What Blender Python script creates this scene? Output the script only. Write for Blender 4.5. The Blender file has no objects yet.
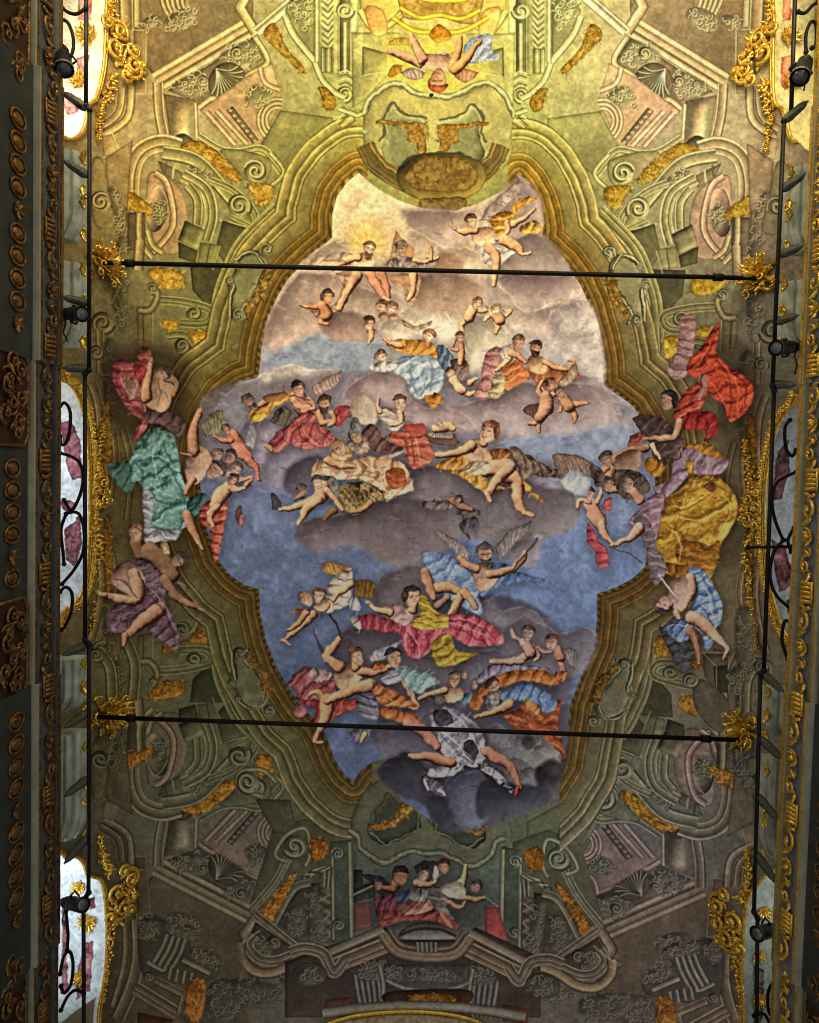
import bpy, bmesh, math, random
import numpy as np
from mathutils import Vector, Matrix
random.seed(7)
RNG = np.random.default_rng(11)
F4 = np.float32
# ------------------------------------------------------------------ the painter
# The vault carries a fresco. It is painted here stroke by stroke onto a canvas in image
# pixels (x to the right wall, y towards the arch end) and then cast along camera rays onto
# the curved vault mesh as pigment, one mesh for every painted figure.
S = 1.6
M = 44
CW, CH = int((819 + 2 * M) * S), int((1023 + 2 * M) * S)
CV = np.zeros((CH, CW, 3), F4)
ID = np.zeros((CH, CW), np.int32)
GX, GY = np.meshgrid((np.arange(CW) + .5) / S - M, (np.arange(CH) + .5) / S - M)
GX = GX.astype(F4); GY = GY.astype(F4)
PARTS = []            # (name, label, parent index or None)
CUR = [0]
OX, OY, SC = [0.], [0.], [1.]

def T(ox, oy, sc=3.996):
    OX[0], OY[0], SC[0] = ox, oy, sc

def tp(pts):
    return [(OX[0] + p[0] / SC[0], OY[0] + p[1] / SC[0]) for p in pts]

def begin(name, label=None, parent=None):
    PARTS.append((name, label, parent)); CUR[0] = len(PARTS) - 1
    return CUR[0]

def use(i): CUR[0] = i

def upnoise(cell, seed):
    r = np.random.default_rng(seed)
    nx, ny = int(CW / (cell * S)) + 4, int(CH / (cell * S)) + 4
    g = r.random((ny, nx)).astype(F4) * 2 - 1
    def axis(n, c):
        t = np.arange(n) / (c * S); i = t.astype(int); f = t - i
        return i, (f * f * (3 - 2 * f)).astype(F4)
    iy, fy = axis(CH, cell); ix, fx = axis(CW, cell)
    a = g[iy][:, ix]; b = g[iy][:, ix + 1]; c = g[iy + 1][:, ix]; d = g[iy + 1][:, ix + 1]
    top = a + (b - a) * fx; bot = c + (d - c) * fx
    return top + (bot - top) * fy[:, None]

N40, N20, N10, N5, N2, N1 = [upnoise(c, 100 + k) for k, c in enumerate((40, 20, 10, 5, 2.4, 1.2))]
FBM = (N40 + N20 * .6 + N10 * .4 + N5 * .25) / 1.6
FINE = (N5 * .5 + N2 * .7 + N1 * .5) / 1.2

def C(h):
    if isinstance(h, str):
        return np.array([int(h[i:i + 2], 16) / 255 for i in (0, 2, 4)], F4)
    return np.array(h, F4)

def smooth(pts, closed=True, n=6):
    p = np.array(pts, float); k = len(p)
    if k < 3: return p
    out = []
    rng = range(k) if closed else range(k - 1)
    for i in rng:
        if closed: a, b, c, d = p[i - 1], p[i], p[(i + 1) % k], p[(i + 2) % k]
        else: a, b, c, d = p[max(i - 1, 0)], p[i], p[i + 1], p[min(i + 2, k - 1)]
        for j in range(n):
            t = j / n
            out.append(.5 * ((2 * b) + (c - a) * t + (2 * a - 5 * b + 4 * c - d) * t * t + (3 * b - a - 3 * c + d) * t ** 3))
    if not closed: out.append(p[-1])
    return np.array(out)

def box(p, pad):
    p = np.asarray(p)
    x0 = max(int((p[:, 0].min() - pad + M) * S), 0); x1 = min(int((p[:, 0].max() + pad + M) * S) + 2, CW)
    y0 = max(int((p[:, 1].min() - pad + M) * S), 0); y1 = min(int((p[:, 1].max() + pad + M) * S) + 2, CH)
    if x1 <= x0 or y1 <= y0: return None
    return (slice(y0, y1), slice(x0, x1))

def inside(p, X, Y):
    r = np.zeros(X.shape, bool); n = len(p)
    for i in range(n):
        xa, ya = p[i]; xb, yb = p[(i + 1) % n]
        if ya == yb: continue
        c = (Y > min(ya, yb)) & (Y <= max(ya, yb))
        if not c.any(): continue
        r ^= c & (X < xa + (Y - ya) * (xb - xa) / (yb - ya))
    return r

def amask(p, sl):
    X, Y = GX[sl], GY[sl]; q = .25 / S; m = np.zeros(X.shape, F4)
    for dx, dy in ((-q, -q), (q, -q), (-q, q), (q, q)): m += inside(p, X + dx, Y + dy)
    return m / 4

def blur(a, r):
    r = max(int(round(r * S)), 1)
    for _ in range(2):
        for ax in (0, 1):
            pad = [(0, 0)] * a.ndim; pad[ax] = (r + 1, r)
            c = np.cumsum(np.pad(a, pad, mode='edge'), axis=ax, dtype=np.float64)
            n = a.shape[ax]
            hi = np.take(c, range(2 * r + 1, 2 * r + 1 + n), axis=ax); lo = np.take(c, range(0, n), axis=ax)
            a = ((hi - lo) / (2 * r + 1)).astype(F4)
    return a

def put(sl, col, al, idm=True):
    CV[sl] += (col - CV[sl]) * al[..., None]
    if idm: ID[sl][al > .5] = CUR[0]

def ramp(mid, lo, hi, t):
    t = np.clip(t, -1.2, 1.2)[..., None]
    return mid + (hi - mid) * np.maximum(t, 0) + (lo - mid) * np.maximum(-t, 0)

def tones(col, lo, hi):
    c = C(col)
    lo = C(lo) if lo is not None else c * np.array([.42, .36, .36], F4)
    hi = C(hi) if hi is not None else np.minimum(c * 1.3 + .07, 1)
    return c, lo, hi

def shape(pts, col, lo=None, hi=None, fold=None, infl=.6, r=4, ld=(-.45, -.7), soft=0, edge=.24, mott=.18, grain=1., sm=True, a=1., idm=True, raw=False):
    """a painted patch: outline, rounding, folds (angle, wavelength, strength)"""
    p = np.array(pts if raw else tp(pts), float)
    if sm: p = smooth(p)
    sl = box(p, 3 + soft * 2 + r)
    if sl is None: return
    m = amask(p, sl)
    if soft: m = blur(m, soft)
    c, lo, hi = tones(col, lo, hi)
    t = FINE[sl] * mott * 1.3 * grain + N10[sl] * mott
    if infl:
        b = blur(m, r); gy, gx = np.gradient(b)
        t = t - (gx * ld[0] + gy * ld[1]) * -1 * infl * 2.6 * r * S * .8
    if fold:
        ang, lam, amp = fold; ca, sa = math.cos(math.radians(ang)), math.sin(math.radians(ang))
        u = GX[sl] * ca + GY[sl] * sa; w = N20[sl] * 1.1 + N10[sl] * .7 + N40[sl] * .8
        ph = 2 * math.pi * u / lam + w * 1.7
        s = np.sin(ph) * .65 + np.sin(ph * 1.9 + 1 + N10[sl] * 2) * .45
        t = t + s * amp
    al = np.clip(m, 0, 1) * a
    put(sl, ramp(c, lo, hi, t), al, idm)
    if fold and not raw:                      # loose brush strokes along the folds, some past the edge
        x0, y0 = p.min(0); x1, y1 = p.max(0); th0 = math.radians(ang + 90)
        for _ in range(int((x1 - x0) * (y1 - y0) / 26) + 3):
            x, y = RNG.uniform(x0, x1), RNG.uniform(y0, y1)
            if not inside(p, np.array([[x]]), np.array([[y]]))[0, 0]: continue
            th = th0 + RNG.normal() * .45 + (math.pi if RNG.random() < .5 else 0); cu = RNG.normal() * .35; q = []; st = RNG.uniform(.9, 2.2)
            for j in range(4): q.append((x, y)); x += math.cos(th) * st; y += math.sin(th) * st; th += cu
            line(q, RNG.uniform(.8, 1.7), (lo, hi, hi, lo, c)[int(RNG.integers(5))], .5, raw=True)
    if edge:
        e = np.clip(m * (1 - blur(m, 1.2)) * 2.2, 0, 1) * edge
        CV[sl] *= (1 - e * .75)[..., None]

def seg_dist(p, X, Y):
    """nearest distance, signed offset and running length along an open polyline"""
    best = np.full(X.shape, 1e9, F4); sg = np.zeros(X.shape, F4); ln = np.zeros(X.shape, F4); L = 0.
    inn = np.zeros(X.shape, bool); n = len(p) - 1
    for i in range(n):
        ax, ay = p[i]; bx, by = p[i + 1]; dx, dy = bx - ax, by - ay; l2 = dx * dx + dy * dy
        if l2 < 1e-9: continue
        l = math.sqrt(l2)
        t0 = ((X - ax) * dx + (Y - ay) * dy) / l2; t = np.clip(t0, 0, 1)
        ex, ey = X - ax - t * dx, Y - ay - t * dy; d = ex * ex + ey * ey
        k = d < best
        best = np.where(k, d, best); ln = np.where(k, L + t * l, ln)
        sg = np.where(k, np.sign(dx * (Y - ay) - dy * (X - ax)), sg)
        ok = np.ones(X.shape, bool)
        if i == 0: ok &= t0 >= 0
        if i == n - 1: ok &= t0 <= 1
        inn = np.where(k, ok, inn); L += l
    d = np.sqrt(best)
    return d, d * sg, ln, L, inn

def line(pts, w, col, a=1., taper=.6, sm=True, idm=False, raw=False, mul=None):
    p = np.array(pts if raw else tp(pts), float)
    if sm and len(p) > 2: p = smooth(p, False)
    sl = box(p, w + 2)
    if sl is None: return
    d, _, ln, L, _ = seg_dist(p, GX[sl], GY[sl])
    f = ln / max(L, 1e-6); hw = w / 2 * (1 - taper * np.abs(2 * f - 1) ** 2)
    al = np.clip((hw - d) * S + .5, 0, 1) * np.clip(hw * S * 2, 0, 1) * a
    if mul is not None:
        CV[sl] *= (1 + (mul - 1) * al)[..., None]; return
    put(sl, C(col), al, idm)

def lines(ls, w, col, a=.8, **k):
    for l in ls: line(l, w, col, a, **k)

# stone: local tone of the painted architecture
STX = np.array([-44, 90, 200, 320, 430, 540, 660, 770, 863], F4)
STY = np.array([-44, 60, 150, 250, 350, 470, 600, 720, 830, 920, 1067], F4)
def stone_field():
    rows = STONE_ROWS
    g = np.array([[C(c) * k for c in r.split()] for r, k in zip(rows, STONE_GAIN)], F4)
    def ax(v, n):
        i = np.clip(np.searchsorted(v, n) - 1, 0, len(v) - 2); return i, ((n - v[i]) / (v[i + 1] - v[i])).astype(F4)
    ix, fx = ax(STX, GX[0]); iy, fy = ax(STY, GY[:, 0])
    top = g[iy][:, ix] * (1 - fx)[None, :, None] + g[iy][:, ix + 1] * fx[None, :, None]
    bot = g[iy + 1][:, ix] * (1 - fx)[None, :, None] + g[iy + 1][:, ix + 1] * fx[None, :, None]
    return top * (1 - fy)[:, None, None] + bot * fy[:, None, None]

def stonecol(sl, mult, tint=None):
    b = STONE[sl] * mult[..., None]
    if tint is not None: b = b * np.array(tint, F4)
    return np.clip(b, 0, 1)

def prof_eval(prof, v):
    xs = [q[0] for q in prof]; ys = [q[1] for q in prof]
    return np.interp(v, xs, ys).astype(F4)

BEAD = [(0, .6), (.06, 1.5), (.14, 1.25), (.2, .62), (.3, .85), (.52, 1.12), (.6, 1.45), (.66, .6), (.74, 1.0), (.88, 1.2), (.94, 1.5), (1, .62)]
BEAD2 = [(0, .55), (.1, 1.5), (.2, .7), (.45, .95), (.7, 1.15), (.82, 1.5), (.9, .7), (1, .55)]
ROUND = [(0, .5), (.15, .8), (.4, 1.2), (.55, 1.45), (.7, 1.15), (1, .5)]
LIP = [(0, .5), (.2, 1.0), (.5, 1.3), (.72, 1.55), (.85, .9), (1, .5)]

def mould(pts, w, prof=BEAD, tint=None, sm=True, a=1., flip=False, raw=False):
    """a painted cornice following a path, w wide, profile across"""
    p = np.array(pts if raw else tp(pts), float); w = w / SC[0]
    if sm and len(p) > 2: p = smooth(p, False)
    sl = box(p, w)
    if sl is None: return
    d, sd, ln, L, inn = seg_dist(p, GX[sl], GY[sl])
    v = sd / w + .5
    if flip: v = 1 - v
    al = np.clip((w / 2 - d) * S + .5, 0, 1) * inn * a
    m = prof_eval(prof, np.clip(v, 0, 1)) * (1 + FINE[sl] * .07 + N20[sl] * .05)
    put(sl, stonecol(sl, m, tint), al)

def panel(pts, mult=1., tint=None, sm=False, edge=.5, infl=.25, r=3, ld=(-.5, -.6), a=1., grad=None, raw=False, soft=0):
    p = np.array(pts if raw else tp(pts), float)
    if sm: p = smooth(p)
    sl = box(p, 4 + r)
    if sl is None: return
    m = amask(p, sl)
    if soft: m = blur(m, soft)
    b = blur(m, r); gy, gx = np.gradient(b)
    t = mult * (1 + FINE[sl] * .08 + N10[sl] * .07 + N20[sl] * .05) + (gx * ld[0] + gy * ld[1]) * infl * 2.2 * r * S
    if grad:
        ang, g = grad; ca, sa = math.cos(math.radians(ang)), math.sin(math.radians(ang))
        u = GX[sl] * ca + GY[sl] * sa; q = p[:, 0] * ca + p[:, 1] * sa
        t = t + (np.clip((u - q.min()) / (q.max() - q.min() + 1e-6), 0, 1) - .5) * g
    put(sl, stonecol(sl, np.maximum(t, .05), tint), m * a)
    if edge:
        e = np.clip(m * (1 - blur(m, 1.1)) * 2.2, 0, 1) * edge
        CV[sl] *= (1 - e * .6)[..., None]

def hl(pts, w=1.1, m=1.5, sm=False, a=.9):
    """a light painted edge (m > 1) or a dark one (m < 1) on the stone"""
    p = np.array(tp(pts), float); w = max(w / SC[0], 1.0)
    if sm and len(p) > 2: p = smooth(p, False)
    sl = box(p, w + 2)
    if sl is None: return
    d, _, ln, L, _ = seg_dist(p, GX[sl], GY[sl])
    al = np.clip((w / 2 - d) * S + .5, 0, 1) * a
    put(sl, stonecol(sl, np.full(d.shape, m, F4)), al, False)

def volute(cx, cy, r, ang=0, turns=1.7, cw=1, w=None, m=1.45, base=1., tint=None):
    """painted spiral scroll end"""
    r = r * .86; turns = turns * .85; w = (w or r * .34) * SC[0]
    panel([(cx + r * SC[0] * math.cos(t / 10 * 2 * math.pi), cy + r * SC[0] * math.sin(t / 10 * 2 * math.pi)) for t in range(10)], base, tint, True, .4, .7, 3)
    pts = []; n = int(18 * turns)
    for i in range(n + 1):
        f = i / n; th = math.radians(ang) + cw * f * turns * 2 * math.pi; rr = r * SC[0] * (1 - .86 * f)
        pts.append((cx + rr * math.cos(th), cy + rr * math.sin(th)))
    hl([(x + w * .45, y + w * .45) for x, y in pts], w * .75, .55)
    hl(pts, w * .5, 1 + (m - 1) * .75)

def gold(pts, n=None, base='b27f28', dk='6a4212', lt='e6bd58', L=6., w=1.4, dirn=None, a=1., soft=0):
    """painted gilt foliage: an ochre patch with curling strokes"""
    shape(pts, base, lo=dk, hi=lt, infl=.7, r=3, mott=.4, edge=.5, a=a, soft=soft)
    p = smooth(np.array(tp(pts))); sl = box(p, 1)
    if sl is None: return
    x0, y0 = p.min(0); x1, y1 = p.max(0)
    n = n or int((x1 - x0) * (y1 - y0) / 14) + 6
    k = 0; tries = 0
    while k < n and tries < n * 20:
        tries += 1
        x, y = RNG.uniform(x0, x1), RNG.uniform(y0, y1)
        if not inside(p, np.array([[x]]), np.array([[y]]))[0, 0]: continue
        k += 1
        th = (math.radians(dirn) + RNG.normal() * .35) if dirn is not None else RNG.uniform(0, 6.28)
        ll = L * RNG.uniform(.5, 1.1); cu = RNG.normal() * .9
        q = []
        for j in range(5):
            q.append((x, y)); x += math.cos(th) * ll / 4; y += math.sin(th) * ll / 4; th += cu / 2
        line(q, w * RNG.uniform(.6, 1.2), (lt, dk, dk, lt, base)[k % 5], .55, raw=True)

def skin_tones(col, lo, hi):
    c = C(col) * np.array([.97, .91, .84], F4)
    return c, (C(lo) if lo is not None else c * np.array([.46, .36, .32], F4)), (C(hi) if hi is not None else np.minimum(c * np.array([1.2, 1.2, 1.18], F4) + .02, 1))

LIGHT = np.array([-.45, -.62, .64])
def limb(pts, rad, col='c89a78', lo=None, hi=None, ld=LIGHT, edge=.22, sm=True):
    """a rounded, tapering painted limb"""
    p0 = np.array(tp(pts), float); rad = list(rad) if hasattr(rad, '__len__') else [rad] * len(p0)
    rr = np.array(rad, float) / SC[0]
    if sm and len(p0) > 2:
        q = smooth(np.c_[p0, rr], False, 4)
    else: q = np.c_[p0, rr]
    p = q[:, :2]; rr = q[:, 2]
    sl = box(p, rr.max() + 2)
    if sl is None: return
    X, Y = GX[sl], GY[sl]
    best = np.full(X.shape, 1e9, F4); nx = np.zeros(X.shape, F4); ny = nx.copy(); R = np.ones(X.shape, F4)
    for i in range(len(p) - 1):
        ax, ay = p[i]; bx, by = p[i + 1]; dx, dy = bx - ax, by - ay; l2 = dx * dx + dy * dy + 1e-9
        t = np.clip(((X - ax) * dx + (Y - ay) * dy) / l2, 0, 1); ra = rr[i] + (rr[i + 1] - rr[i]) * t
        ex, ey = X - ax - t * dx, Y - ay - t * dy; d = np.sqrt(ex * ex + ey * ey) - ra
        k = d < best
        best = np.where(k, d, best); nx = np.where(k, ex / ra, nx); ny = np.where(k, ey / ra, ny); R = np.where(k, ra, R)
    al = np.clip(.5 - best * S, 0, 1)
    nz = np.sqrt(np.clip(1 - nx * nx - ny * ny, 0, 1))
    t = (nx * ld[0] + ny * ld[1] + nz * ld[2] - .46) * 2.5 + FINE[sl] * .22 + N5[sl] * .28 + N10[sl] * .15
    c, lo, hi = skin_tones(col, lo, hi)
    put(sl, ramp(c, lo, hi, t), al)
    if edge:
        e = np.clip(1.2 + best, 0, 1) * al * edge
        CV[sl] *= (1 - e * .6)[..., None]

def ell(cx, cy, rx, ry, ang=0, n=14):
    a = math.radians(ang)
    return [(cx + rx * math.cos(t) * math.cos(a) - ry * math.sin(t) * math.sin(a), cy + rx * math.cos(t) * math.sin(a) + ry * math.sin(t) * math.cos(a)) for t in np.linspace(0, 2 * math.pi, n, endpoint=False)]

def head(x, y, r, up=-90, turn=0., hair='4a3020', skin='c89a78', beard=None, lo=None, hi=None, long=0):
    """a small painted head: skull, hair, eyes, nose, mouth; up = direction of the crown"""
    u = np.array([math.cos(math.radians(up)), math.sin(math.radians(up))]); s = np.array([-u[1], u[0]]); o = np.array([x, y], float)
    def P(a, b): q = o + s * a * r + u * b * r; return (q[0], q[1])
    if long: shape([P(-.9, .5), P(-1.2, -.3), P(-1.0, -1.2), P(1.0, -1.2), P(1.2, -.3), P(.9, .5)], hair, infl=.5, r=2, edge=.2, mott=.5)
    shape([P(math.cos(t) * .82 * (1 - .16 * math.sin(t + math.pi)), math.sin(t) * 1.08) for t in np.linspace(0, 6.28, 12, endpoint=False)], skin, lo, hi, infl=.8, r=2.2, edge=.4, mott=.2)
    tt = turn * .38
    shape([P(-.95 - tt * .3, .0 + .35 * (tt > 0)), P(-1.0, .6), P(-.5, 1.2), P(.2, 1.32), P(.8, 1.0), P(1.0, .45), P(.92 - tt * .3, .0 + .35 * (tt < 0)), P(.6 + tt, .5), P(.1 + tt, .62), P(-.5 + tt, .52)], hair, infl=.7, r=1.6, edge=.35, mott=.6)
    if abs(turn) > .5:
        q = -1 if turn > 0 else 1
        shape([P(q * .35, .6), P(q * 1.0, .6), P(q * 1.08, -.2), P(q * .75, -.55), P(q * .45, .0)], hair, infl=.5, r=1.4, edge=.3, mott=.6)
    dk = '3a2018'
    for e in (-.34, .34):
        line([P(e + tt - .15, .1), P(e + tt + .15, .12)], r / SC[0] * .17, dk, .6, taper=.3)
    line([P(tt * 1.25, .1), P(tt * 1.5 + .04, -.3), P(tt * 1.25 - .1, -.34)], r / SC[0] * .13, '7a4a38', .5)
    line([P(tt - .22, -.62), P(tt + .22, -.6)], r / SC[0] * .16, '8a4438', .55, taper=.3)
    if beard: shape([P(tt - .6, -.35), P(tt - .25, -.5), P(tt + .25, -.5), P(tt + .6, -.35), P(tt + .5, -1.2), P(tt, -1.6), P(tt - .5, -1.2)], beard, infl=.5, r=1.5, edge=.2, mott=.7)

def hand(x, y, ang, r=10, col='c89a78'):
    a = math.radians(ang)
    limb([(x, y), (x + math.cos(a) * r * .9, y + math.sin(a) * r * .9)], [r * .5, r * .45], col)
    for k, f in enumerate((-.5, -.17, .17, .48)):
        b = a + f * .8; l = r * (1.5, 1.75, 1.7, 1.4)[k]
        line([(x + math.cos(b) * r * .8, y + math.sin(b) * r * .8), (x + math.cos(b) * l, y + math.sin(b) * l)], r / SC[0] * .28, col, 1., taper=.3, idm=True)
    b = a + 1.1
    line([(x + math.cos(b) * r * .3, y + math.sin(b) * r * .3), (x + math.cos(b) * r, y + math.sin(b) * r)], r / SC[0] * .28, col, 1., taper=.3, idm=True)

def wing(lead, trail, col='b8a898', n=9, lo=None, hi=None):
    """feathers fanned between a leading edge and the tips line"""
    A = smooth(np.array(lead, float), False, 8); B = smooth(np.array(trail, float), False, 8)
    shape([tuple(q) for q in A] + [tuple(q) for q in B[::-1]], col, lo, hi, sm=False, infl=.5, r=3, edge=.4, mott=.3)
    for k in range(n):
        f = (k + .5) / n; a = A[int(f * (len(A) - 1))]; b = B[int(f * (len(B) - 1))]
        line([tuple(a), tuple((a + b) / 2 + RNG.normal(size=2) * 2), tuple(b)], 1.0, (C(col) * .55), .65)
        line([tuple(a + 4), tuple((a + b) / 2 + 4), tuple(b + 3)], .8, np.minimum(C(col) * 1.25, 1), .6)

def cloud(pts, col, lo=None, hi=None, soft=2.2, r=10, infl=1.15, mott=.35, a=1., idm=True):
    c, l, h = tones(col, lo, hi)
    if lo is None: l = c * np.array([.66, .63, .66], F4)
    if hi is None: h = np.minimum(c * 1.24 + .03, 1)
    shape(pts, c, l, h, infl=infl, r=r, soft=max(soft, .9), edge=0, mott=mott * .7, grain=.35, a=a, idm=idm)
    p = smooth(np.array(tp(pts), float)); x0, y0 = p.min(0); x1, y1 = p.max(0); o = (OX[0], OY[0], SC[0])
    for k in range(len(p)):
        q0, q1 = p[k - 1], p[k]; nx_, ny_ = q1[1] - q0[1], q0[0] - q1[0]
        s_ = 1 if sum((p[i - 1][0] - p[i][0]) * (p[i - 1][1] + p[i][1]) for i in range(len(p))) > 0 else -1
        if a >= 1 and k % 5 < 3 and ny_ * s_ < -.15 and RNG.random() < .8:
            b_ = (q0 + q1) / 2; line([tuple(b_ - (q1 - q0) * 1.6), tuple(b_ + np.array([0, .5])), tuple(b_ + (q1 - q0) * 1.6)], 2.2, h, .22, raw=True)
    for _ in range(int((x1 - x0) * (y1 - y0) / 160)):
        x, y = RNG.uniform(x0, x1), RNG.uniform(y0, y1)
        if not inside(p, np.array([[x]]), np.array([[y]]))[0, 0]: continue
        th = RNG.uniform(-.6, .6) + (3.14 if RNG.random() < .5 else 0); q = []
        cu = RNG.normal() * .5
        for j in range(4): q.append((x, y)); x += math.cos(th) * 3; y += math.sin(th) * 3; th += cu
        line(q, RNG.uniform(1.2, 2.8), h if RNG.random() < .5 else l, .28, raw=True)

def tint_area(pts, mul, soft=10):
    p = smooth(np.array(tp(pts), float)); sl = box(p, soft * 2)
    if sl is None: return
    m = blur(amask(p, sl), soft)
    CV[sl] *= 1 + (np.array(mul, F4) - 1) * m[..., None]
# ------------------------------------------------------------------ painted architecture
STONE_ROWS = [
 'a08858 a08850 9c8656 aea25e c8b05e b8ac68 a89468 ac9060 a08858',
 'a08850 a2844c 9c8656 a69a56 c6b25a b0a65e a69268 a68e60 a08858',
 '947c4a 987e4c 968450 8c8246 b8ae56 969050 a09166 a08c66 907c58',
 '806a40 7c683e 7e7442 6c6234 807438 746632 887e56 807058 70624c',
 '60543a 564a30 6a6238 665c34 6a6036 6c5e36 6c6444 605a48 5a5040',
 '544a32 564c30 584e30 564c30 5a5034 5c5236 605638 584e3e 504838',
 '4e462e 50462e 4a4630 484430 4c4634 4c4634 524a36 5a503e 504838',
 '443e2a 443e2a 444430 46422e 4a4632 4c4836 565242 524c40 4a443a',
 '363228 363226 444238 444436 48483a 545648 565450 4c483e 464038',
 '3a3428 3a3428 443e32 44423a 484440 4a463e 524a42 4a443c 443e38',
 '3a342a 3a342a 3c382f 423c36 443e38 443e36 4a443e 46403a 443e38']
STONE_GAIN = (1.26, 1.26, 1.2, 1.15, 1.08, 1.04, 1.04, 1.05, 1.06, 1.06, 1.05)
STONE = stone_field()
ARCH = begin('painted_architecture', 'painted olive and brown cornices, niches and scroll brackets around the sky')
CV[:] = STONE * (1 + FBM * .10 + FINE * .08)[..., None]
ID[:] = CUR[0]
XFORM = [None]
def ident(x, y): return x, y
def mirx(x, y):
    ax = 441 - .0145 * (y - 50); xx = 2 * ax - x
    return xx, y + (xx - x) * .038 * max(y - 50, -60) / 800
def miry(x, y): return x + (y < 60) * 4, 941 - .9 * y
_tp0 = tp
def tp(pts):
    q = _tp0(pts)
    return [XFORM[0](*p) for p in q] if XFORM[0] else q
_mould0 = mould
FLIP = [False]
def mould(pts, w, prof=BEAD, tint=None, sm=True, a=1., flip=False, raw=False):
    _mould0(pts, w, prof, tint, sm, a, flip ^ FLIP[0], raw)

PINK = (1.06, .95, .99)
GREEN = (1.0, .995, .93)
BROWN = (1.03, .98, .94)

def leafy(pts, n=14):
    """carved grey acanthus on the painted stone"""
    p = np.array(tp(pts)); x0, y0 = p.min(0); x1, y1 = p.max(0); q = smooth(p)
    panel(pts, .84, None, True, .25, .5, 3, soft=1)
    k = 0
    n = int(n * 2.6)
    for _ in range(n * 12):
        x, y = RNG.uniform(x0, x1), RNG.uniform(y0, y1)
        if not inside(q, np.array([[x]]), np.array([[y]]))[0, 0]: continue
        k += 1
        if k > n: break
        th = RNG.uniform(0, 6.28); cu = RNG.choice([-1, 1]) * RNG.uniform(.5, 1.1); c = []
        for j in range(6):
            c.append((x, y)); x += math.cos(th) * 1.5; y += math.sin(th) * 1.5; th += cu * .8
        o = XFORM[0]; ox = OX[0], OY[0], SC[0]; XFORM[0] = None; T(0, 0, 1)
        hl([(a + .8, b + .9) for a, b in c], 1.3, .62, True); hl(c, 1.0, 1.26, True)
        XFORM[0] = o; OX[0], OY[0], SC[0] = ox

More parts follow.
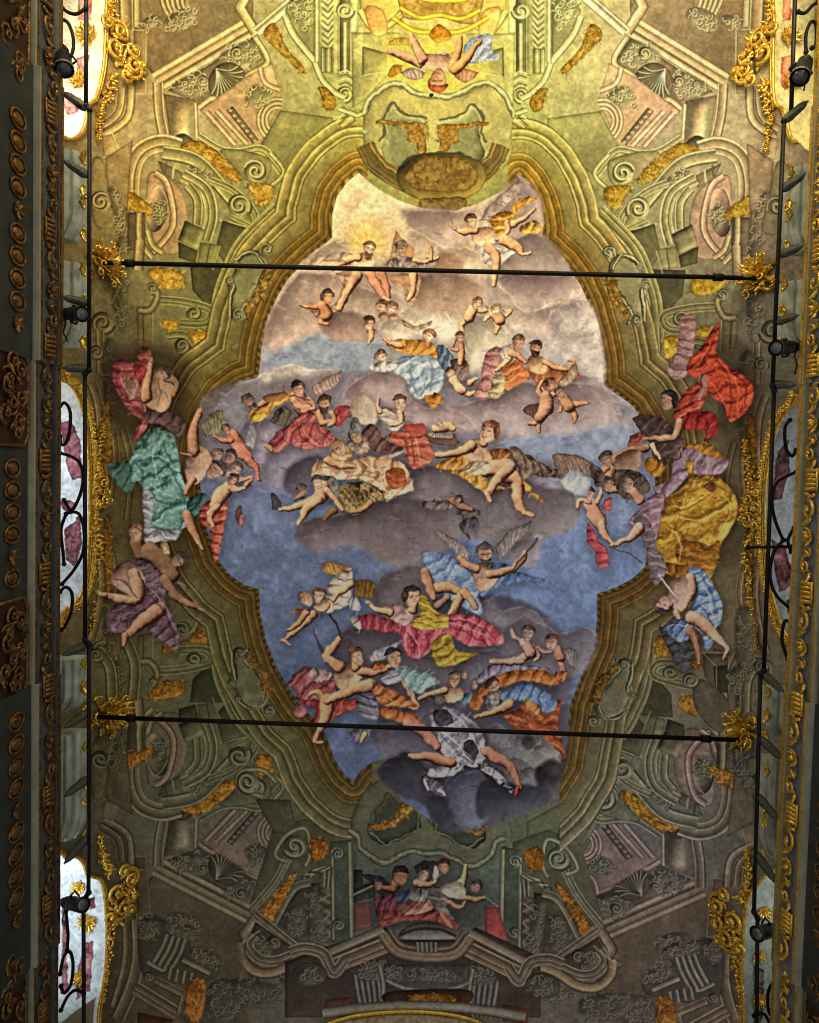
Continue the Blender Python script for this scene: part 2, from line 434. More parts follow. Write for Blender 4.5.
def quadrant(xf, flip, top):
    XFORM[0] = xf; FLIP[0] = flip
    T(80, 0)
    # plain field beside the window crest and the wide diagonal cornice
    panel([(215, -180), (700, -180), (690, 70), (300, 310), (215, 200)], .82, BROWN, grad=(60, -.25))
    mould([(180, -180), (188, 120)], 62, BEAD2, BROWN); mould([(225, -180), (228, 110)], 30, LIP, BROWN)
    panel([(215, 120), (265, 120), (265, 375), (215, 375)], .9, BROWN); hl([(215, 120), (265, 122), (262, 375), (215, 372)], 4, 1.3)
    # capital hanging into the field
    panel([(300, -80), (440, -80), (440, 60), (330, 60)], .95, BROWN)
    for k in range(5): mould([(322 + k * 22, -60), (330 + k * 20, 10), (352 + k * 19, 60)], 20, ROUND, BROWN)
    panel(ell(400, 82, 72, 42, -25), 1.0, None, True); leafy(ell(405, 80, 64, 36, -25), 9)
    panel(ell(285, 90, 44, 24, -20), .9, None, True); leafy(ell(285, 90, 40, 20, -20), 4)
    mould([(305, 330), (700, 95)], 84, [(0, .55), (.06, 1.25), (.18, 1.45), (.3, .75), (.4, 1.1), (.56, 1.28), (.66, .55), (.74, .95), (.86, 1.5), (.95, 1.3), (1, .5)], BROWN)
    mould([(702, 130), (640, 30), (690, -60)], 44, LIP, BROWN, sm=False)
    mould([(706, 128), (1010, -130)], 46, [(0, .5), (.15, 1.6), (.35, .7), (.5, 1.1), (.75, 1.7), (.9, 1.2), (1, .5)])
    # shell field under the cornice
    panel([(350, 362), (690, 150), (745, 245), (662, 300), (640, 400), (540, 412), (470, 424), (450, 402)], .74, BROWN)
    leafy([(365, 350), (480, 285), (520, 350), (460, 390)], 12); leafy([(560, 220), (680, 160), (720, 230), (640, 280)], 11)
    for v in ((490, 322, 24), (628, 212, 30), (420, 335, 18)): volute(v[0], v[1], v[2] / 3.996, 60, 1.5, 1, m=1.4, base=.8, tint=BROWN)
    panel(ell(592, 335, 80, 86), .62, BROWN, True)
    for k in range(11):
        a = math.radians(150 - k * 21); c = (545, 275)
        e = (592 + 76 * math.cos(a), 335 + 80 * math.sin(a))
        hl([c, ((c[0] + e[0]) / 2 + 8, (c[1] + e[1]) / 2 + 12), e], 4, 1.45, True); hl([(c[0] + 5, c[1] + 4), ((c[0] + e[0]) / 2 + 14, (c[1] + e[1]) / 2 + 16), (e[0] + 4, e[1] + 5)], 4, .45, True)
    mould([(474, 430), (530, 392), (560, 420), (620, 418), (660, 370), (668, 305), (750, 248), (700, 150)], 24, LIP, BROWN)
    # hollow pier
    panel([(335, 375), (460, 400), (468, 575), (365, 590)], .85, BROWN, grad=(0, .1))
    panel([(365, 395), (440, 408), (440, 560), (372, 575)], 1.15, BROWN, infl=.9, r=8, soft=3)
    panel([(368, 580), (380, 545), (420, 535), (458, 575)], .55, BROWN, True)
    mould([(312, 330), (318, 450), (345, 590)], 44, BEAD2, BROWN); mould([(462, 412), (468, 580)], 16, LIP, BROWN)
    # rose coloured vault beyond
    panel([(478, 440), (665, 305), (770, 250), (810, 400), (720, 580), (600, 585)], 1.1, PINK, infl=.1)
    for a in ((505, 445, 622, 580), (545, 440, 668, 575)): mould([a[:2], a[2:]], 22, LIP, PINK)
    panel([(585, 440), (610, 425), (715, 560), (690, 575)], .72, PINK)
    for k in range(7):
        f = k / 6; volute(600 + f * 100, 440 + f * 122, 2.1, 0, 1, m=1.5, base=1.0, tint=PINK)
    for rr in (78, 62, 46): mould([(790 + rr * math.cos(math.radians(t)), 480 + rr * 1.1 * math.sin(math.radians(t))) for t in range(110, 300, 25)], 16, LIP, PINK)
    leafy([(660, 400), (700, 340), (770, 380), (710, 430)], 7)
    mould([(720, 270), (740, 330), (800, 360)], 22, LIP, PINK)
    # lower broad field between scroll and frame
    panel([(724, 575), (800, 440), (1010, 470), (1010, 560), (810, 700), (760, 620)], .92, GREEN, grad=(70, -.2))
    # green scroll bracket
    mould([(470, 545), (560, 600), (640, 610), (730, 600), (810, 690)], 40, BEAD, GREEN)
    panel([(560, 600), (650, 600), (760, 640), (740, 730), (660, 720), (600, 650)], .95, GREEN, True)
    volute(700, 682, 13, 200, 1.7, 1, m=1.55, base=1.0, tint=GREEN)
    mould([(760, 610), (815, 690), (730, 760), (660, 740)], 20, LIP, GREEN)
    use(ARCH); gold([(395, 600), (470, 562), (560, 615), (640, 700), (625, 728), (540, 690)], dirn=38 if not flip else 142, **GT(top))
    # broad arch over the niche
    mould([(215, 1010), (205, 840), (205, 700), (240, 610), (320, 572), (400, 590)], 76, BEAD, BROWN)
    mould([(330, 610), (460, 640), (560, 740), (690, 900)], 60, BEAD2, GREEN)
    leafy([(440, 680), (470, 670), (540, 720), (520, 740)], 6)
    panel([(268, 720), (300, 685), (400, 750), (432, 880), (392, 1010), (300, 990), (270, 850)], 1.12, PINK, True, infl=.3)
    mould([(290, 1010), (372, 900), (350, 740), (300, 690)], 30, LIP, PINK)
    panel(ell(308, 830, 44, 98, 8), .98, PINK, True, infl=-.7, r=5); hl([(270, 880), (268, 800), (300, 735), (345, 790), (350, 850)], 4, 1.35, True)
    leafy(ell(315, 850, 30, 46), 10)
    panel([(310, 640), (410, 690), (400, 740), (330, 690)], .85, GREEN); hl([(345, 650), (340, 690)], 8, .6); hl([(375, 670), (370, 712)], 8, 1.3)
    mould([(410, 700), (500, 760), (525, 860), (500, 960)], 54, BEAD, GREEN)
    mould([(430, 740), (470, 800), (468, 900)], 40, BEAD2, GREEN)
    panel([(420, 880), (500, 920), (470, 1000), (392, 960)], .9, GREEN, infl=.9); panel([(392, 965), (470, 1003), (460, 1050), (395, 1030)], .6, GREEN)
    # second scroll and its bracket
    mould([(520, 720), (610, 760), (690, 840), (700, 910), (600, 870)], 34, BEAD, GREEN)
    volute(635, 820, 13, 30, 1.6, -1, m=1.5, base=1.0, tint=GREEN)
    hl([(560, 880), (690, 912), (712, 860)], 5, 1.5)
    panel([(570, 880), (690, 920), (600, 1080), (540, 1000)], .72, GREEN, grad=(70, .2))
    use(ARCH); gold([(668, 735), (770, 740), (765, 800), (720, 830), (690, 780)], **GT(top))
    gold([(150, 770), (200, 765), (290, 830), (270, 862), (160, 820)], **GT(top))
    # side scrolls and the bit of moulding under the window crest
    mould([(80, 505), (150, 450), (165, 350)], 40, BEAD2, BROWN); mould([(95, 540), (190, 470), (205, 340)], 34, LIP, BROWN)
    panel([(85, 545), (130, 535), (165, 625), (95, 625)], 1.15, BROWN); hl([(130, 535), (165, 625), (95, 628)], 5, 1.45)
    panel([(100, 630), (210, 560), (190, 840), (110, 760)], .95, BROWN, infl=0)
    panel([(50, 640), (90, 640), (120, 780), (140, 900), (60, 900), (40, 760)], 1.0, GREEN, True); volute(82, 805, 12, 20, 1.7, -1, m=1.5, base=1.0, tint=GREEN)
    leafy([(110, 760), (150, 770), (185, 900), (190, 1000), (140, 1000), (150, 900)], 14)
    panel([(190, 850), (260, 850), (262, 1000), (190, 1000)], .72, BROWN); mould([(238, 850), (240, 960), (290, 1030)], 28, LIP, BROWN)
    mould([(270, 920), (290, 980), (330, 1010)], 26, LIP, BROWN)
    # ---- lower tier
    T(80, 160)
    panel([(440, 420), (600, 420), (560, 590), (520, 600), (450, 520)], .62, GREEN)
    panel([(480, 330), (560, 340), (540, 420), (470, 410)], 1.0, GREEN); hl([(520, 335), (500, 440)], 5, .55); hl([(560, 345), (530, 440)], 4, 1.4)
    mould([(790, 190), (650, 330), (590, 450), (556, 560), (540, 745)], 58, BEAD, GREEN)
    mould([(240, 320), (230, 440)], 44, LIP, BROWN)
    panel([(225, 590), (285, 580), (295, 730), (230, 720)], 1.05, BROWN); hl([(250, 590), (255, 720)], 6, .6); hl([(290, 600), (292, 730)], 5, 1.35)
    mould([(290, 500), (310, 545), (280, 600), (235, 600)], 30, ROUND, BROWN); volute(290, 512, 7, 100, 1.4, 1, m=1.5)
    mould([(320, 560), (420, 570), (520, 600), (500, 650), (400, 650)], 40, BEAD, GREEN)
    volute(455, 612, 9, 200, 1.5, 1, m=1.5, base=.95, tint=GREEN)
    mould([(345, 700), (420, 700), (470, 760), (480, 830)], 34, BEAD2, GREEN); volute(408, 742, 9, 120, 1.5, -1, m=1.4, base=.9, tint=GREEN)
    use(ARCH)
    gold([(270, 445), (330, 430), (415, 460), (405, 515), (320, 510)], **GT(top)); gold([(330, 640), (385, 645), (385, 680), (335, 675)], **GT(top))
    gold([(430, 690), (480, 680), (520, 690), (510, 770), (470, 750)], **GT(top))
    leafy([(150, 330), (185, 330), (190, 560), (170, 690), (130, 560)], 14)
    volute(88, 650, 13, 10, 1.6, 1, m=1.35, base=.95, tint=GREEN)
    XFORM[0] = None; FLIP[0] = False

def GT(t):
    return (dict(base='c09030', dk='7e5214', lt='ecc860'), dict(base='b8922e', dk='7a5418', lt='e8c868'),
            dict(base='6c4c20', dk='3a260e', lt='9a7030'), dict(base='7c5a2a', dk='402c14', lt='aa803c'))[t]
GTI = {}
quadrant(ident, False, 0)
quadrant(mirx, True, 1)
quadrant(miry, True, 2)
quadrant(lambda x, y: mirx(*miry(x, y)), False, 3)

T(0, 0, 1)
for sgn, cx in ((1, 0), (-1, 857)):
    def X_(pts): return [((cx + sgn * x) if sgn < 0 else x, y + (12 if sgn < 0 else 0)) for x, y in pts]
    FLIP[0] = sgn < 0
    for q, w_, t_ in (([(92, 383), (99, 405), (101, 440), (97, 472)], 11, BROWN), ([(97, 540), (103, 575), (100, 610), (92, 640)], 11, BROWN), ([(112, 345), (108, 400), (116, 450), (112, 500)], 8, BROWN),
                      ([(110, 540), (118, 580), (112, 620), (118, 660)], 8, BROWN), ([(124, 430), (132, 470), (128, 520)], 9, GREEN), ([(100, 330), (101, 372)], 9, BROWN), ([(98, 650), (110, 668), (112, 700)], 12, GREEN), ([(126, 640), (135, 665), (133, 700)], 12, GREEN)):
        mould(X_(q), w_, BEAD2, t_)
    leafy(X_([(104, 345), (118, 350), (118, 420), (106, 430)]), 9); leafy(X_([(104, 600), (120, 600), (120, 650), (106, 650)]), 7)
    use(ARCH); gold(X_([(102, 410), (110, 405), (112, 460), (106, 480), (101, 450)]), base='6a4c1c', dk='3a260c', lt='a07a34'); gold(X_([(104, 520), (112, 525), (112, 590), (105, 585)]), base='6a4c1c', dk='3a260c', lt='a07a34')
    for y in (352, 655): volute(*X_([(96, y)])[0], 8, 30, 1.6, sgn, m=1.3, base=.95)
FLIP[0] = False
# scroll brackets either side of the parapet and the rolling S cornice below them
def mirp(x, y): return 853 - x, y - (2 * x - 853) * .045
for xf in (ident, mirp):
    XFORM[0] = xf; FLIP[0] = xf is mirp; T(480, 767); use(ARCH)
    panel([(130, 300), (270, 250), (400, 300), (500, 640), (300, 780), (130, 740)], .82, GREEN, edge=.2)
    panel([(330, 180), (470, 190), (400, 310), (300, 330)], .8, GREEN); mould([(385, 115), (440, 72), (520, 82), (545, 130), (500, 165), (440, 180)], 22, LIP, GREEN); volute(500, 125, 13, 160, 1.7, -1, m=1.6)
    panel([(215, 500), (300, 520), (390, 665), (300, 745), (222, 730)], .7, GREEN, infl=.6); leafy([(280, 600), (330, 610), (350, 700), (300, 730), (270, 680)], 8)
    mould([(250, 505), (320, 540), (400, 690)], 34, BEAD2, GREEN)
    gold([(300, 468), (340, 490), (400, 570), (452, 650), (412, 682), (350, 570)], base='6e4a22', dk='3a2610', lt='9c703a', dirn=52 if xf is ident else 128)
    mould([(340, 415), (395, 520), (490, 640)], 34, BEAD, GREEN)
    mould([(270, 440), (250, 390), (268, 290), (345, 322), (392, 405), (345, 430)], 20, LIP, GREEN); volute(312, 365, 13, 30, 1.6, 1, m=1.6, base=1.05)
    gold([(190, 335), (245, 325), (255, 385), (215, 410)], base='6a4420', dk='3a220e', lt='94683a')
    for k_ in range(4): hl([(200 + k_ * 18, 450 + k_ * 10), (236 + k_ * 16, 452 + k_ * 10), (250 + k_ * 12, 480 + k_ * 4)], 6, (1.5, .55)[k_ % 2])
    panel([(165, 470), (215, 460), (222, 740), (160, 720)], .9, GREEN)
    for k_ in range(8): hl([(170, 560 + k_ * 20), (212, 540 + k_ * 20)], 6, (.5, 1.3)[k_ % 2])
    hl([(240, 560), (235, 735)], 6, 1.4); hl([(262, 580), (255, 735)], 5, .55)
    mould([(300, 775), (475, 650)], 40, BEAD, BROWN)
    panel([(320, 770), (470, 680), (500, 760), (430, 830), (360, 820)], .66, BROWN); volute(395, 755, 8, 0, 1.5, 1, m=1.4, base=.8); leafy([(400, 780), (470, 730), (470, 800), (420, 825)], 6)
    mould([(98, 755), (135, 810), (170, 780), (215, 760), (300, 790), (390, 830), (460, 825), (500, 775), (478, 730)], 46, BEAD, BROWN)
    mould([(150, 860), (210, 800), (300, 820), (390, 875), (470, 880), (525, 830), (530, 770)], 44, LIP, (1.12, 1.02, .92))
    hl([(455, 715), (520, 770), (565, 790), (520, 800)], 5, 1.5)
    leafy([(220, 880), (360, 890), (350, 930), (240, 930)], 8)
XFORM[0] = None; FLIP[0] = False
def mirl(x, y):                          # right foot of the vault mirrors the left one
    xx = 862 - x; return xx, y + (xx - x) * .038
for xf in (ident, mirl):
    XFORM[0] = xf; FLIP[0] = xf is mirl; T(80, 767)
    panel([(110, 620), (640, 700), (700, 1100), (90, 1100)], .86, BROWN, grad=(90, -.1), edge=0, soft=3)
    mould([(228, 610), (232, 760), (205, 880), (150, 1010)], 60, BEAD2, BROWN); mould([(180, 620), (178, 780), (130, 960)], 26, LIP, BROWN)
    panel([(240, 620), (340, 612), (470, 650), (440, 720), (520, 740), (560, 790), (520, 850), (300, 860), (240, 800)], .7, (.98, 1, 1), True)
    leafy([(340, 610), (470, 650), (460, 690), (350, 660)], 10); leafy([(450, 720), (555, 760), (540, 800), (450, 770)], 10); leafy([(240, 620), (310, 625), (300, 680), (245, 690)], 7)
    for k_ in range(4): mould([(350 + k_ * 24, 668 + k_ * 6), (330 + k_ * 24, 720 + k_ * 8), (290 + k_ * 24, 790 + k_ * 8)], 22, ROUND, (.98, 1, 1.))
    mould([(270, 780), (330, 812), (340, 800)], 20, LIP); volute(275, 838, 6, 0, 1.5, 1, m=1.4, base=.8)
    mould([(410, 770), (520, 825)], 26, LIP, BROWN)
    for k_ in range(4): mould([(365 + k_ * 28, 800 + k_ * 8), (355 + k_ * 28, 850 + k_ * 8)], 18, ROUND)
    mould([(220, 880), (390, 985)], 56, BEAD, BROWN); mould([(300, 850), (420, 910), (400, 990)], 34, BEAD2, BROWN, sm=False)
    panel([(230, 980), (370, 1010), (360, 1060), (230, 1060)], .6, (1.25, .8, .7))
    leafy([(520, 870), (640, 860), (620, 1000), (520, 1000)], 16); leafy([(610, 850), (800, 880), (780, 960), (640, 940)], 12)
    use(ARCH); gold([(430, 870), (490, 840), (505, 900), (480, 1010), (425, 1000)], base='6a4420', dk='35200e', lt='94683a', dirn=100)
XFORM[0] = None; FLIP[0] = False
# ------------------------------------------------------------------ sky opening and its moulded frame
SKY = [(358.7, 172.5), (347, 182), (337, 196), (332, 215), (332, 238), (315, 252), (300, 266), (287, 280), (277, 297), (267, 322), (261, 350), (258.5, 377),
       (240, 383), (222, 396), (209, 418), (202, 450), (200, 485), (205, 525), (216, 558), (230, 575), (244, 585), (259, 589), (260, 612), (266, 640), (275, 664), (286, 684),
       (300, 706), (318, 722), (326, 736), (335, 760), (344, 774), (353, 782), (361, 770), (372, 762), (388, 758), (400, 800), (440, 826), (480, 828), (520, 812), (548, 786), (561, 765), (566, 735), (571, 702),
       (583, 672), (594, 645), (597, 620), (597, 594), (617, 587), (632, 579), (645, 567), (655, 520), (655, 470), (648, 430), (634, 407), (617, 394), (604, 387),
       (603, 362), (599, 338), (591, 308), (580, 284), (565, 263), (552, 250), (541, 242), (543, 228), (541, 214), (536, 198), (527, 183), (519, 175),
       (510, 185), (495, 195), (477, 204), (455, 210), (435, 210.5), (415, 206), (398, 200), (380, 190), (367, 180)]
def frame_distance():
    p = np.array(SKY); d = np.full(GX.shape, 1e9, F4); sl = box(p, 80)
    X, Y = GX[sl], GY[sl]
    b, _, _, _, _ = seg_dist(np.vstack([p, p[:1]]), X, Y)
    b = np.where(inside(p, X, Y), -b, b); d[sl] = b
    return d
FD = frame_distance()
begin('painted_frame', 'painted brown and gilt moulded frame around the open sky')
FRAME = CUR[0]
fd = FD + N40 * .8 + N10 * .3
FPROF = [(0, .75), (1.5, 1.1), (3.2, .55), (5, 1.0), (6.5, 1.25), (8, .6), (9.5, .95), (12, 1.1), (13.5, 1.7), (14.6, .6), (17, .95), (19.5, .85), (20.5, 1.7), (21.8, .6)]
OPROF = [(21, .62), (24, .92), (32, 1.0), (35, 1.08), (36, .5), (37.5, 1.55), (39.5, .7), (43, 1.05), (45, 1.55), (46.5, .6), (50, 1.0), (54, 1.15), (55.5, 1.6), (57.5, .5)]
k = (FD > 0) & (FD <= 57.5) & ~((GX > 372) & (GX < 560) & (GY > 745)) & ~((GX > 368) & (GX < 508) & (GY < 205))
GOLDB = np.array([.98, .81, .58], F4)
FPROF = [(x, .92 + (v - .92) * .62) for x, v in FPROF]; OPROF = [(x, 1 + (v - 1) * .85) for x, v in OPROF]
mF = prof_eval(FPROF, fd) * (1 + FINE * .10 + N10 * .08); mO = prof_eval(OPROF, fd) * (1 + FINE * .08 + N10 * .08)
kin = k & (FD <= 21.5); ID[kin] = FRAME
CV[kin] = (STONE * mF[..., None] * GOLDB)[kin]
ko = k & (FD > 21.5)
CV[ko] = (STONE * mO[..., None] * np.array([1.03, .97, .88], F4))[ko]
# bead-and-reel on the innermost gilt edge
ang = np.arctan2(GY - 500, GX - 430) * 90
kb = k & (FD < 3.2)
CV[kb] *= (1 + .22 * np.sign(np.sin(ang * 2.4)))[kb][:, None]

# four carved shields on the side runs of the frame
def side_shield(xf, flip, top):
    XFORM[0] = xf; FLIP[0] = flip; T(80, 160)
    begin('painted_shield', 'olive scroll-edged shield painted on the sky frame')
    panel([(640, 380), (700, 360), (745, 400), (740, 460), (690, 540), (660, 630), (610, 640), (600, 560), (590, 490), (615, 450)], 1.14, GREEN, True, infl=.8, edge=.7)
    for q in ([(730, 420), (700, 370), (660, 370), (630, 395)], [(590, 480), (612, 500), (600, 560), (598, 620)], [(660, 630), (650, 590), (690, 540), (735, 470)]):
        hl([(x + 7, y + 6) for x, y in q], 9, .45, True); hl(q, 8, 1.55, True); hl([(x - 6, y - 3) for x, y in q], 4, .6, True)
    volute(748, 356, 7.5, 160, 1.5, 1, m=1.6); volute(632, 618, 7.5, 0, 1.5, -1, m=1.6); volute(598, 482, 5, 200, 1.4, 1, m=1.5); volute(622, 412, 4, 200, 1.3, 1, m=1.5)
    use(FRAME)
    gold([(730, 440), (760, 450), (740, 540), (700, 580), (665, 620), (655, 590), (690, 540)], **(dict(base='8a6a2c', dk='4c3212', lt='c8a050') if top < 2 else dict(base='56401e', dk='2c1e0c', lt='7c5e30')))
    XFORM[0] = None; FLIP[0] = False
side_shield(ident, False, 0)
side_shield(mirx, True, 1)
side_shield(lambda x, y: (x + 2, 930 - .88 * y), True, 2)
side_shield(lambda x, y: mirx(x + 2, 930 - .88 * y), False, 3)

# ------------------------------------------------------------------ top centre
T(240, 0); use(ARCH)
for m_ in (ident, lambda x, y: (866 - x, y + 1)):
    XFORM[0] = m_; FLIP[0] = m_ is not ident
    # curved bracket and shaft
    panel([(180, 40), (230, -60), (300, -60), (296, 250), (250, 210), (200, 120)], .82); leafy([(200, 10), (285, 0), (285, 120), (240, 100)], 12)
    mould([(180, 60), (215, 140), (300, 245)], 30, LIP)
    use(ARCH); gold([(95, 140), (140, 92), (185, 190), (255, 268), (245, 292), (190, 240)], dirn=60 if m_ is ident else 120, **GT(0))
    panel([(298, -180), (395, -180), (395, 300), (330, 290), (298, 240)], .98)
    mould([(308, -180), (308, 250)], 18, LIP)
    for k_ in range(26): hl([(328, -100 + k_ * 13), (352, -80 + k_ * 13), (372, -106 + k_ * 13)], 4, (.5, 1.4)[k_ % 2])
    panel([(322, 190), (374, 190), (374, 290), (322, 290)], .9)
    for k_ in range(4): hl([(330 + k_ * 12, 195), (330 + k_ * 12, 285)], 4, (1.4, .5)[k_ % 2])
    panel([(398, -180), (440, -180), (440, 290), (398, 290)], .62); mould([(420, 90), (420, 290)], 18, ROUND)
    panel([(440, -60), (475, -60), (470, 130), (440, 130)], 1.25)
    volute(418, 40, 10, 0, 1.7, 1, m=1.5); volute(418, 375, 9, 90, 1.7, -1, m=1.5)
    for k_ in range(4): hl([(398, 290 + k_ * 16), (425, 282 + k_ * 16), (448, 296 + k_ * 16)], 6, (1.5, .6)[k_ % 2], True)
    panel([(445, 130), (640, 130), (600, 290), (500, 400), (450, 430)], 1.0, grad=(0, .1))
    panel([(490, 190), (585, 215), (590, 285), (490, 300)], .86); hl([(490, 300), (492, 188), (590, 215)], 6, .5); hl([(590, 220), (588, 284), (494, 300)], 4, 1.35)
    mould([(300, 250), (330, 320), (380, 370), (420, 390)], 26, LIP)
    use(ARCH); gold([(310, 352), (345, 350), (385, 400), (370, 442), (335, 430), (325, 380)], **GT(0))
    for k_ in range(4): hl([(400 + 16 * k_, 420 + 8 * k_), (412 + 16 * k_, 458 + 8 * k_), (380 + 14 * k_, 492 + 6 * k_)], 6, (1.45, .6)[k_ % 2])
    mould([(395, 435), (440, 450), (470, 462), (492, 450)], 22, LIP, sm=False)
    # upper corners: the swags of the big cartouche above
    panel([(470, -180), (660, -180), (640, 60), (560, 110), (480, 60)], 1.06, (1.02, .96, .85)); mould([(480, 40), (545, 120), (640, 60), (700, -40)], 30, LIP, (1.05, .95, .8))
    panel([(500, 30), (570, 40), (590, 130), (530, 140)], 1.1, (1.08, .88, .82), True)
XFORM[0] = None; FLIP[0] = False
use(ARCH)
gold([(640, -170), (960, -170), (960, 60), (900, 95), (800, 70), (700, 80), (640, 40)], n=90, base='d8aa48', dk='8a6424', lt='f4da84', L=9)
for q in ([(640, 30), (720, 70), (800, 60), (880, 75), (960, 40)], [(690, -20), (760, 0), (880, 0), (940, -20)], [(610, 70), (690, 120), (760, 130)], [(830, 130), (900, 120), (990, 70)]):
    mould(q, 20, ROUND, (1.2, 1.0, .55))
gold([(755, 140), (780, 105), (800, 98), (840, 130), (838, 160), (790, 172)], base='d88c1c', dk='9a5a10', lt='f2bc48')
panel([(600, 150), (720, 160), (890, 160), (1000, 150), (960, 350), (800, 375), (640, 340), (590, 300)], 1.12, (1.04, .98, .85), True, edge=0, soft=5)
mould([(590, 165), (640, 160), (690, 170)], 20, ROUND, (1.25, 1.1, .5))

# yellow shield at the head of the sky
begin('painted_cartouche', 'yellow-green scroll shield with gilt swags painted above the top of the sky')
CART = CUR[0]
panel([(495, 450), (530, 390), (600, 345), (660, 355), (720, 385), (800, 388), (880, 380), (950, 352), (1000, 340), (1060, 380), (1090, 440), (1085, 560), (1090, 600), (1060, 660), (990, 720), (900, 780), (800, 800), (700, 780), (600, 730), (520, 650), (495, 580)], 1.02, (1.03, .98, .86), True, infl=.25)
mould([(492, 455), (520, 395), (580, 345), (640, 335), (700, 370), (760, 385), (800, 384), (860, 380), (930, 345), (990, 333), (1050, 370), (1085, 440), (1090, 470)], 24, [(0, .6), (.2, 1.05), (.45, 1.35), (.6, 1.1), (.8, .7), (1, .5)], None)
for m_ in (ident, lambda x, y: (866 - x, y + 1)):
    XFORM[0] = m_; FLIP[0] = m_ is not ident
    panel([(565, 470), (610, 410), (660, 460), (750, 480), (745, 600), (690, 640), (610, 690), (570, 600), (585, 540)], .84, None, True, infl=-.5)
    mould([(560, 565), (580, 530), (575, 480), (612, 415), (650, 455), (750, 476)], 14, [(0, .5), (.5, .62), (1, 1.3)])
    hl([(752, 480), (748, 590)], 5, 1.3); hl([(560, 600), (605, 690), (690, 625)], 4, 1.4, True)
    gold([(545, 490), (570, 478), (640, 488), (700, 490), (750, 500), (745, 560), (735, 615), (715, 612), (705, 575), (670, 560), (665, 515), (600, 500)], base='c88a20', dk='8a560e', lt='eebc4c', L=5)
    volute(498, 525, 2.6, 0, 1, m=1.8, base=1.3)
    mould([(500, 575), (540, 650), (625, 712), (720, 752), (800, 770)], 76, [(0, .9), (.1, .6), (.2, 1.15), (.28, .6), (.45, .72), (.55, .6), (.68, .85), (.78, .6), (.88, .95), (1, .5)], (1.0, .82, .58))
XFORM[0] = None; FLIP[0] = False
begin('painted_medallion', 'brown oval boss with gilt reliefs painted at the foot of the yellow shield')
panel([(628, 690), (660, 640), (730, 612), (810, 605), (890, 615), (960, 650), (985, 700), (960, 760), (890, 800), (800, 815), (720, 800), (650, 760)], .74, (1.0, .84, .55), True, infl=.7, r=6)
gold([(660, 690), (720, 640), (810, 625), (900, 640), (950, 690), (930, 750), (870, 765), (740, 765), (680, 745)], n=60, base='a87a26', dk='5c3c0e', lt='d8a840')
gold([(720, 800), (800, 790), (900, 795), (890, 835), (810, 845), (730, 832)], n=26, base='9a7226', dk='5a3e10', lt='c89a3c')
hl([(640, 660), (720, 616), (810, 608), (900, 618), (975, 668)], 5, .5, True)
use(CART)
shape(ell(764, 384, 9, 9), '16140c', infl=0, edge=0)

# ------------------------------------------------------------------ bottom centre
T(300, 767); use(ARCH)
def mirb(x, y):
    return 853 - x, y + (853 - 2 * x) * .045
begin('painted_parapet', 'grey painted parapet with swags below the dark cloud')
PARA = CUR[0]
panel([(200, 250), (240, 120), (320, 50), (420, 40), (560, 260), (700, 150), (760, 60), (830, 190), (840, 300), (700, 390), (600, 360), (560, 345), (460, 330), (340, 385), (240, 340)], 1.0, GREEN, True, infl=.3)
panel([(215, 260), (230, 330), (340, 388), (460, 330), (580, 345), (680, 395), (800, 310), (835, 600), (700, 640), (215, 640)], .95, (.92, 1., 1.), edge=.2, grad=(90, -.3))
for m_ in (ident, mirb):
    XFORM[0] = m_; FLIP[0] = m_ is not ident
    use(PARA)
    panel([(290, 180), (350, 105), (400, 150), (470, 190), (470, 250), (340, 310), (270, 265)], .72, GREEN, True, infl=-.5)
    hl([(280, 262), (340, 312), (470, 250), (472, 190)], 5, 1.3); hl([(350, 108), (300, 180), (310, 260)], 5, .5)
    gold([(270, 225), (330, 225), (380, 200), (400, 145), (460, 130), (470, 165), (420, 200), (370, 240), (300, 255)], base='74501e', dk='3c260c', lt='b08038', L=5)
    mould([(195, 255), (230, 275), (250, 330), (330, 382), (390, 360), (450, 335), (520, 352)], 26, [(0, .55), (.25, 1.0), (.5, 1.5), (.75, 1.1), (1, .45)], GREEN)
    use(ARCH)
    panel([(120, 300), (205, 290), (215, 690), (125, 700)], .82, (.9, 1., .98)); mould([(200, 300), (208, 690)], 22, LIP, GREEN); mould([(130, 330), (135, 690)], 16, LIP, GREEN)
    for k_ in range(6): hl([(62 + k_ * 8, 500 + k_ * 40), (118, 470 + k_ * 40)], 7, (.55, 1.3)[k_ % 2])
    volute(152, 346, 7.5, 180, 1.8, 1, m=1.6); volute(152, 630, 7, 0, 1.6, 1, m=1.4)
    for k_ in range(4): hl([(60 + k_ * 14, 410 + k_ * 4), (100 + k_ * 10, 400), (96 + k_ * 8, 480)], 5, (1.5, .6)[k_ % 2])
    gold([(50, 300), (90, 290), (120, 320), (90, 370), (45, 365)], base='70481e', dk='3a220c', lt='9a6c34')
    leafy([(30, 520), (60, 500), (110, 690), (60, 700)], 8)
XFORM[0] = None; FLIP[0] = False
panel([(215, 480), (300, 460), (300, 520), (215, 540)], .5); panel([(215, 410), (250, 410), (250, 480), (215, 490)], .45); hl([(215, 510), (300, 470)], 8, 1.35); hl([(740, 520), (790, 560)], 8, 1.3)
panel([(215, 545), (280, 540), (290, 640), (215, 660)], 1.0, (1.15, .78, .82)); panel([(740, 560), (790, 560), (835, 700), (740, 690)], 1.05, (1.4, .72, .8))
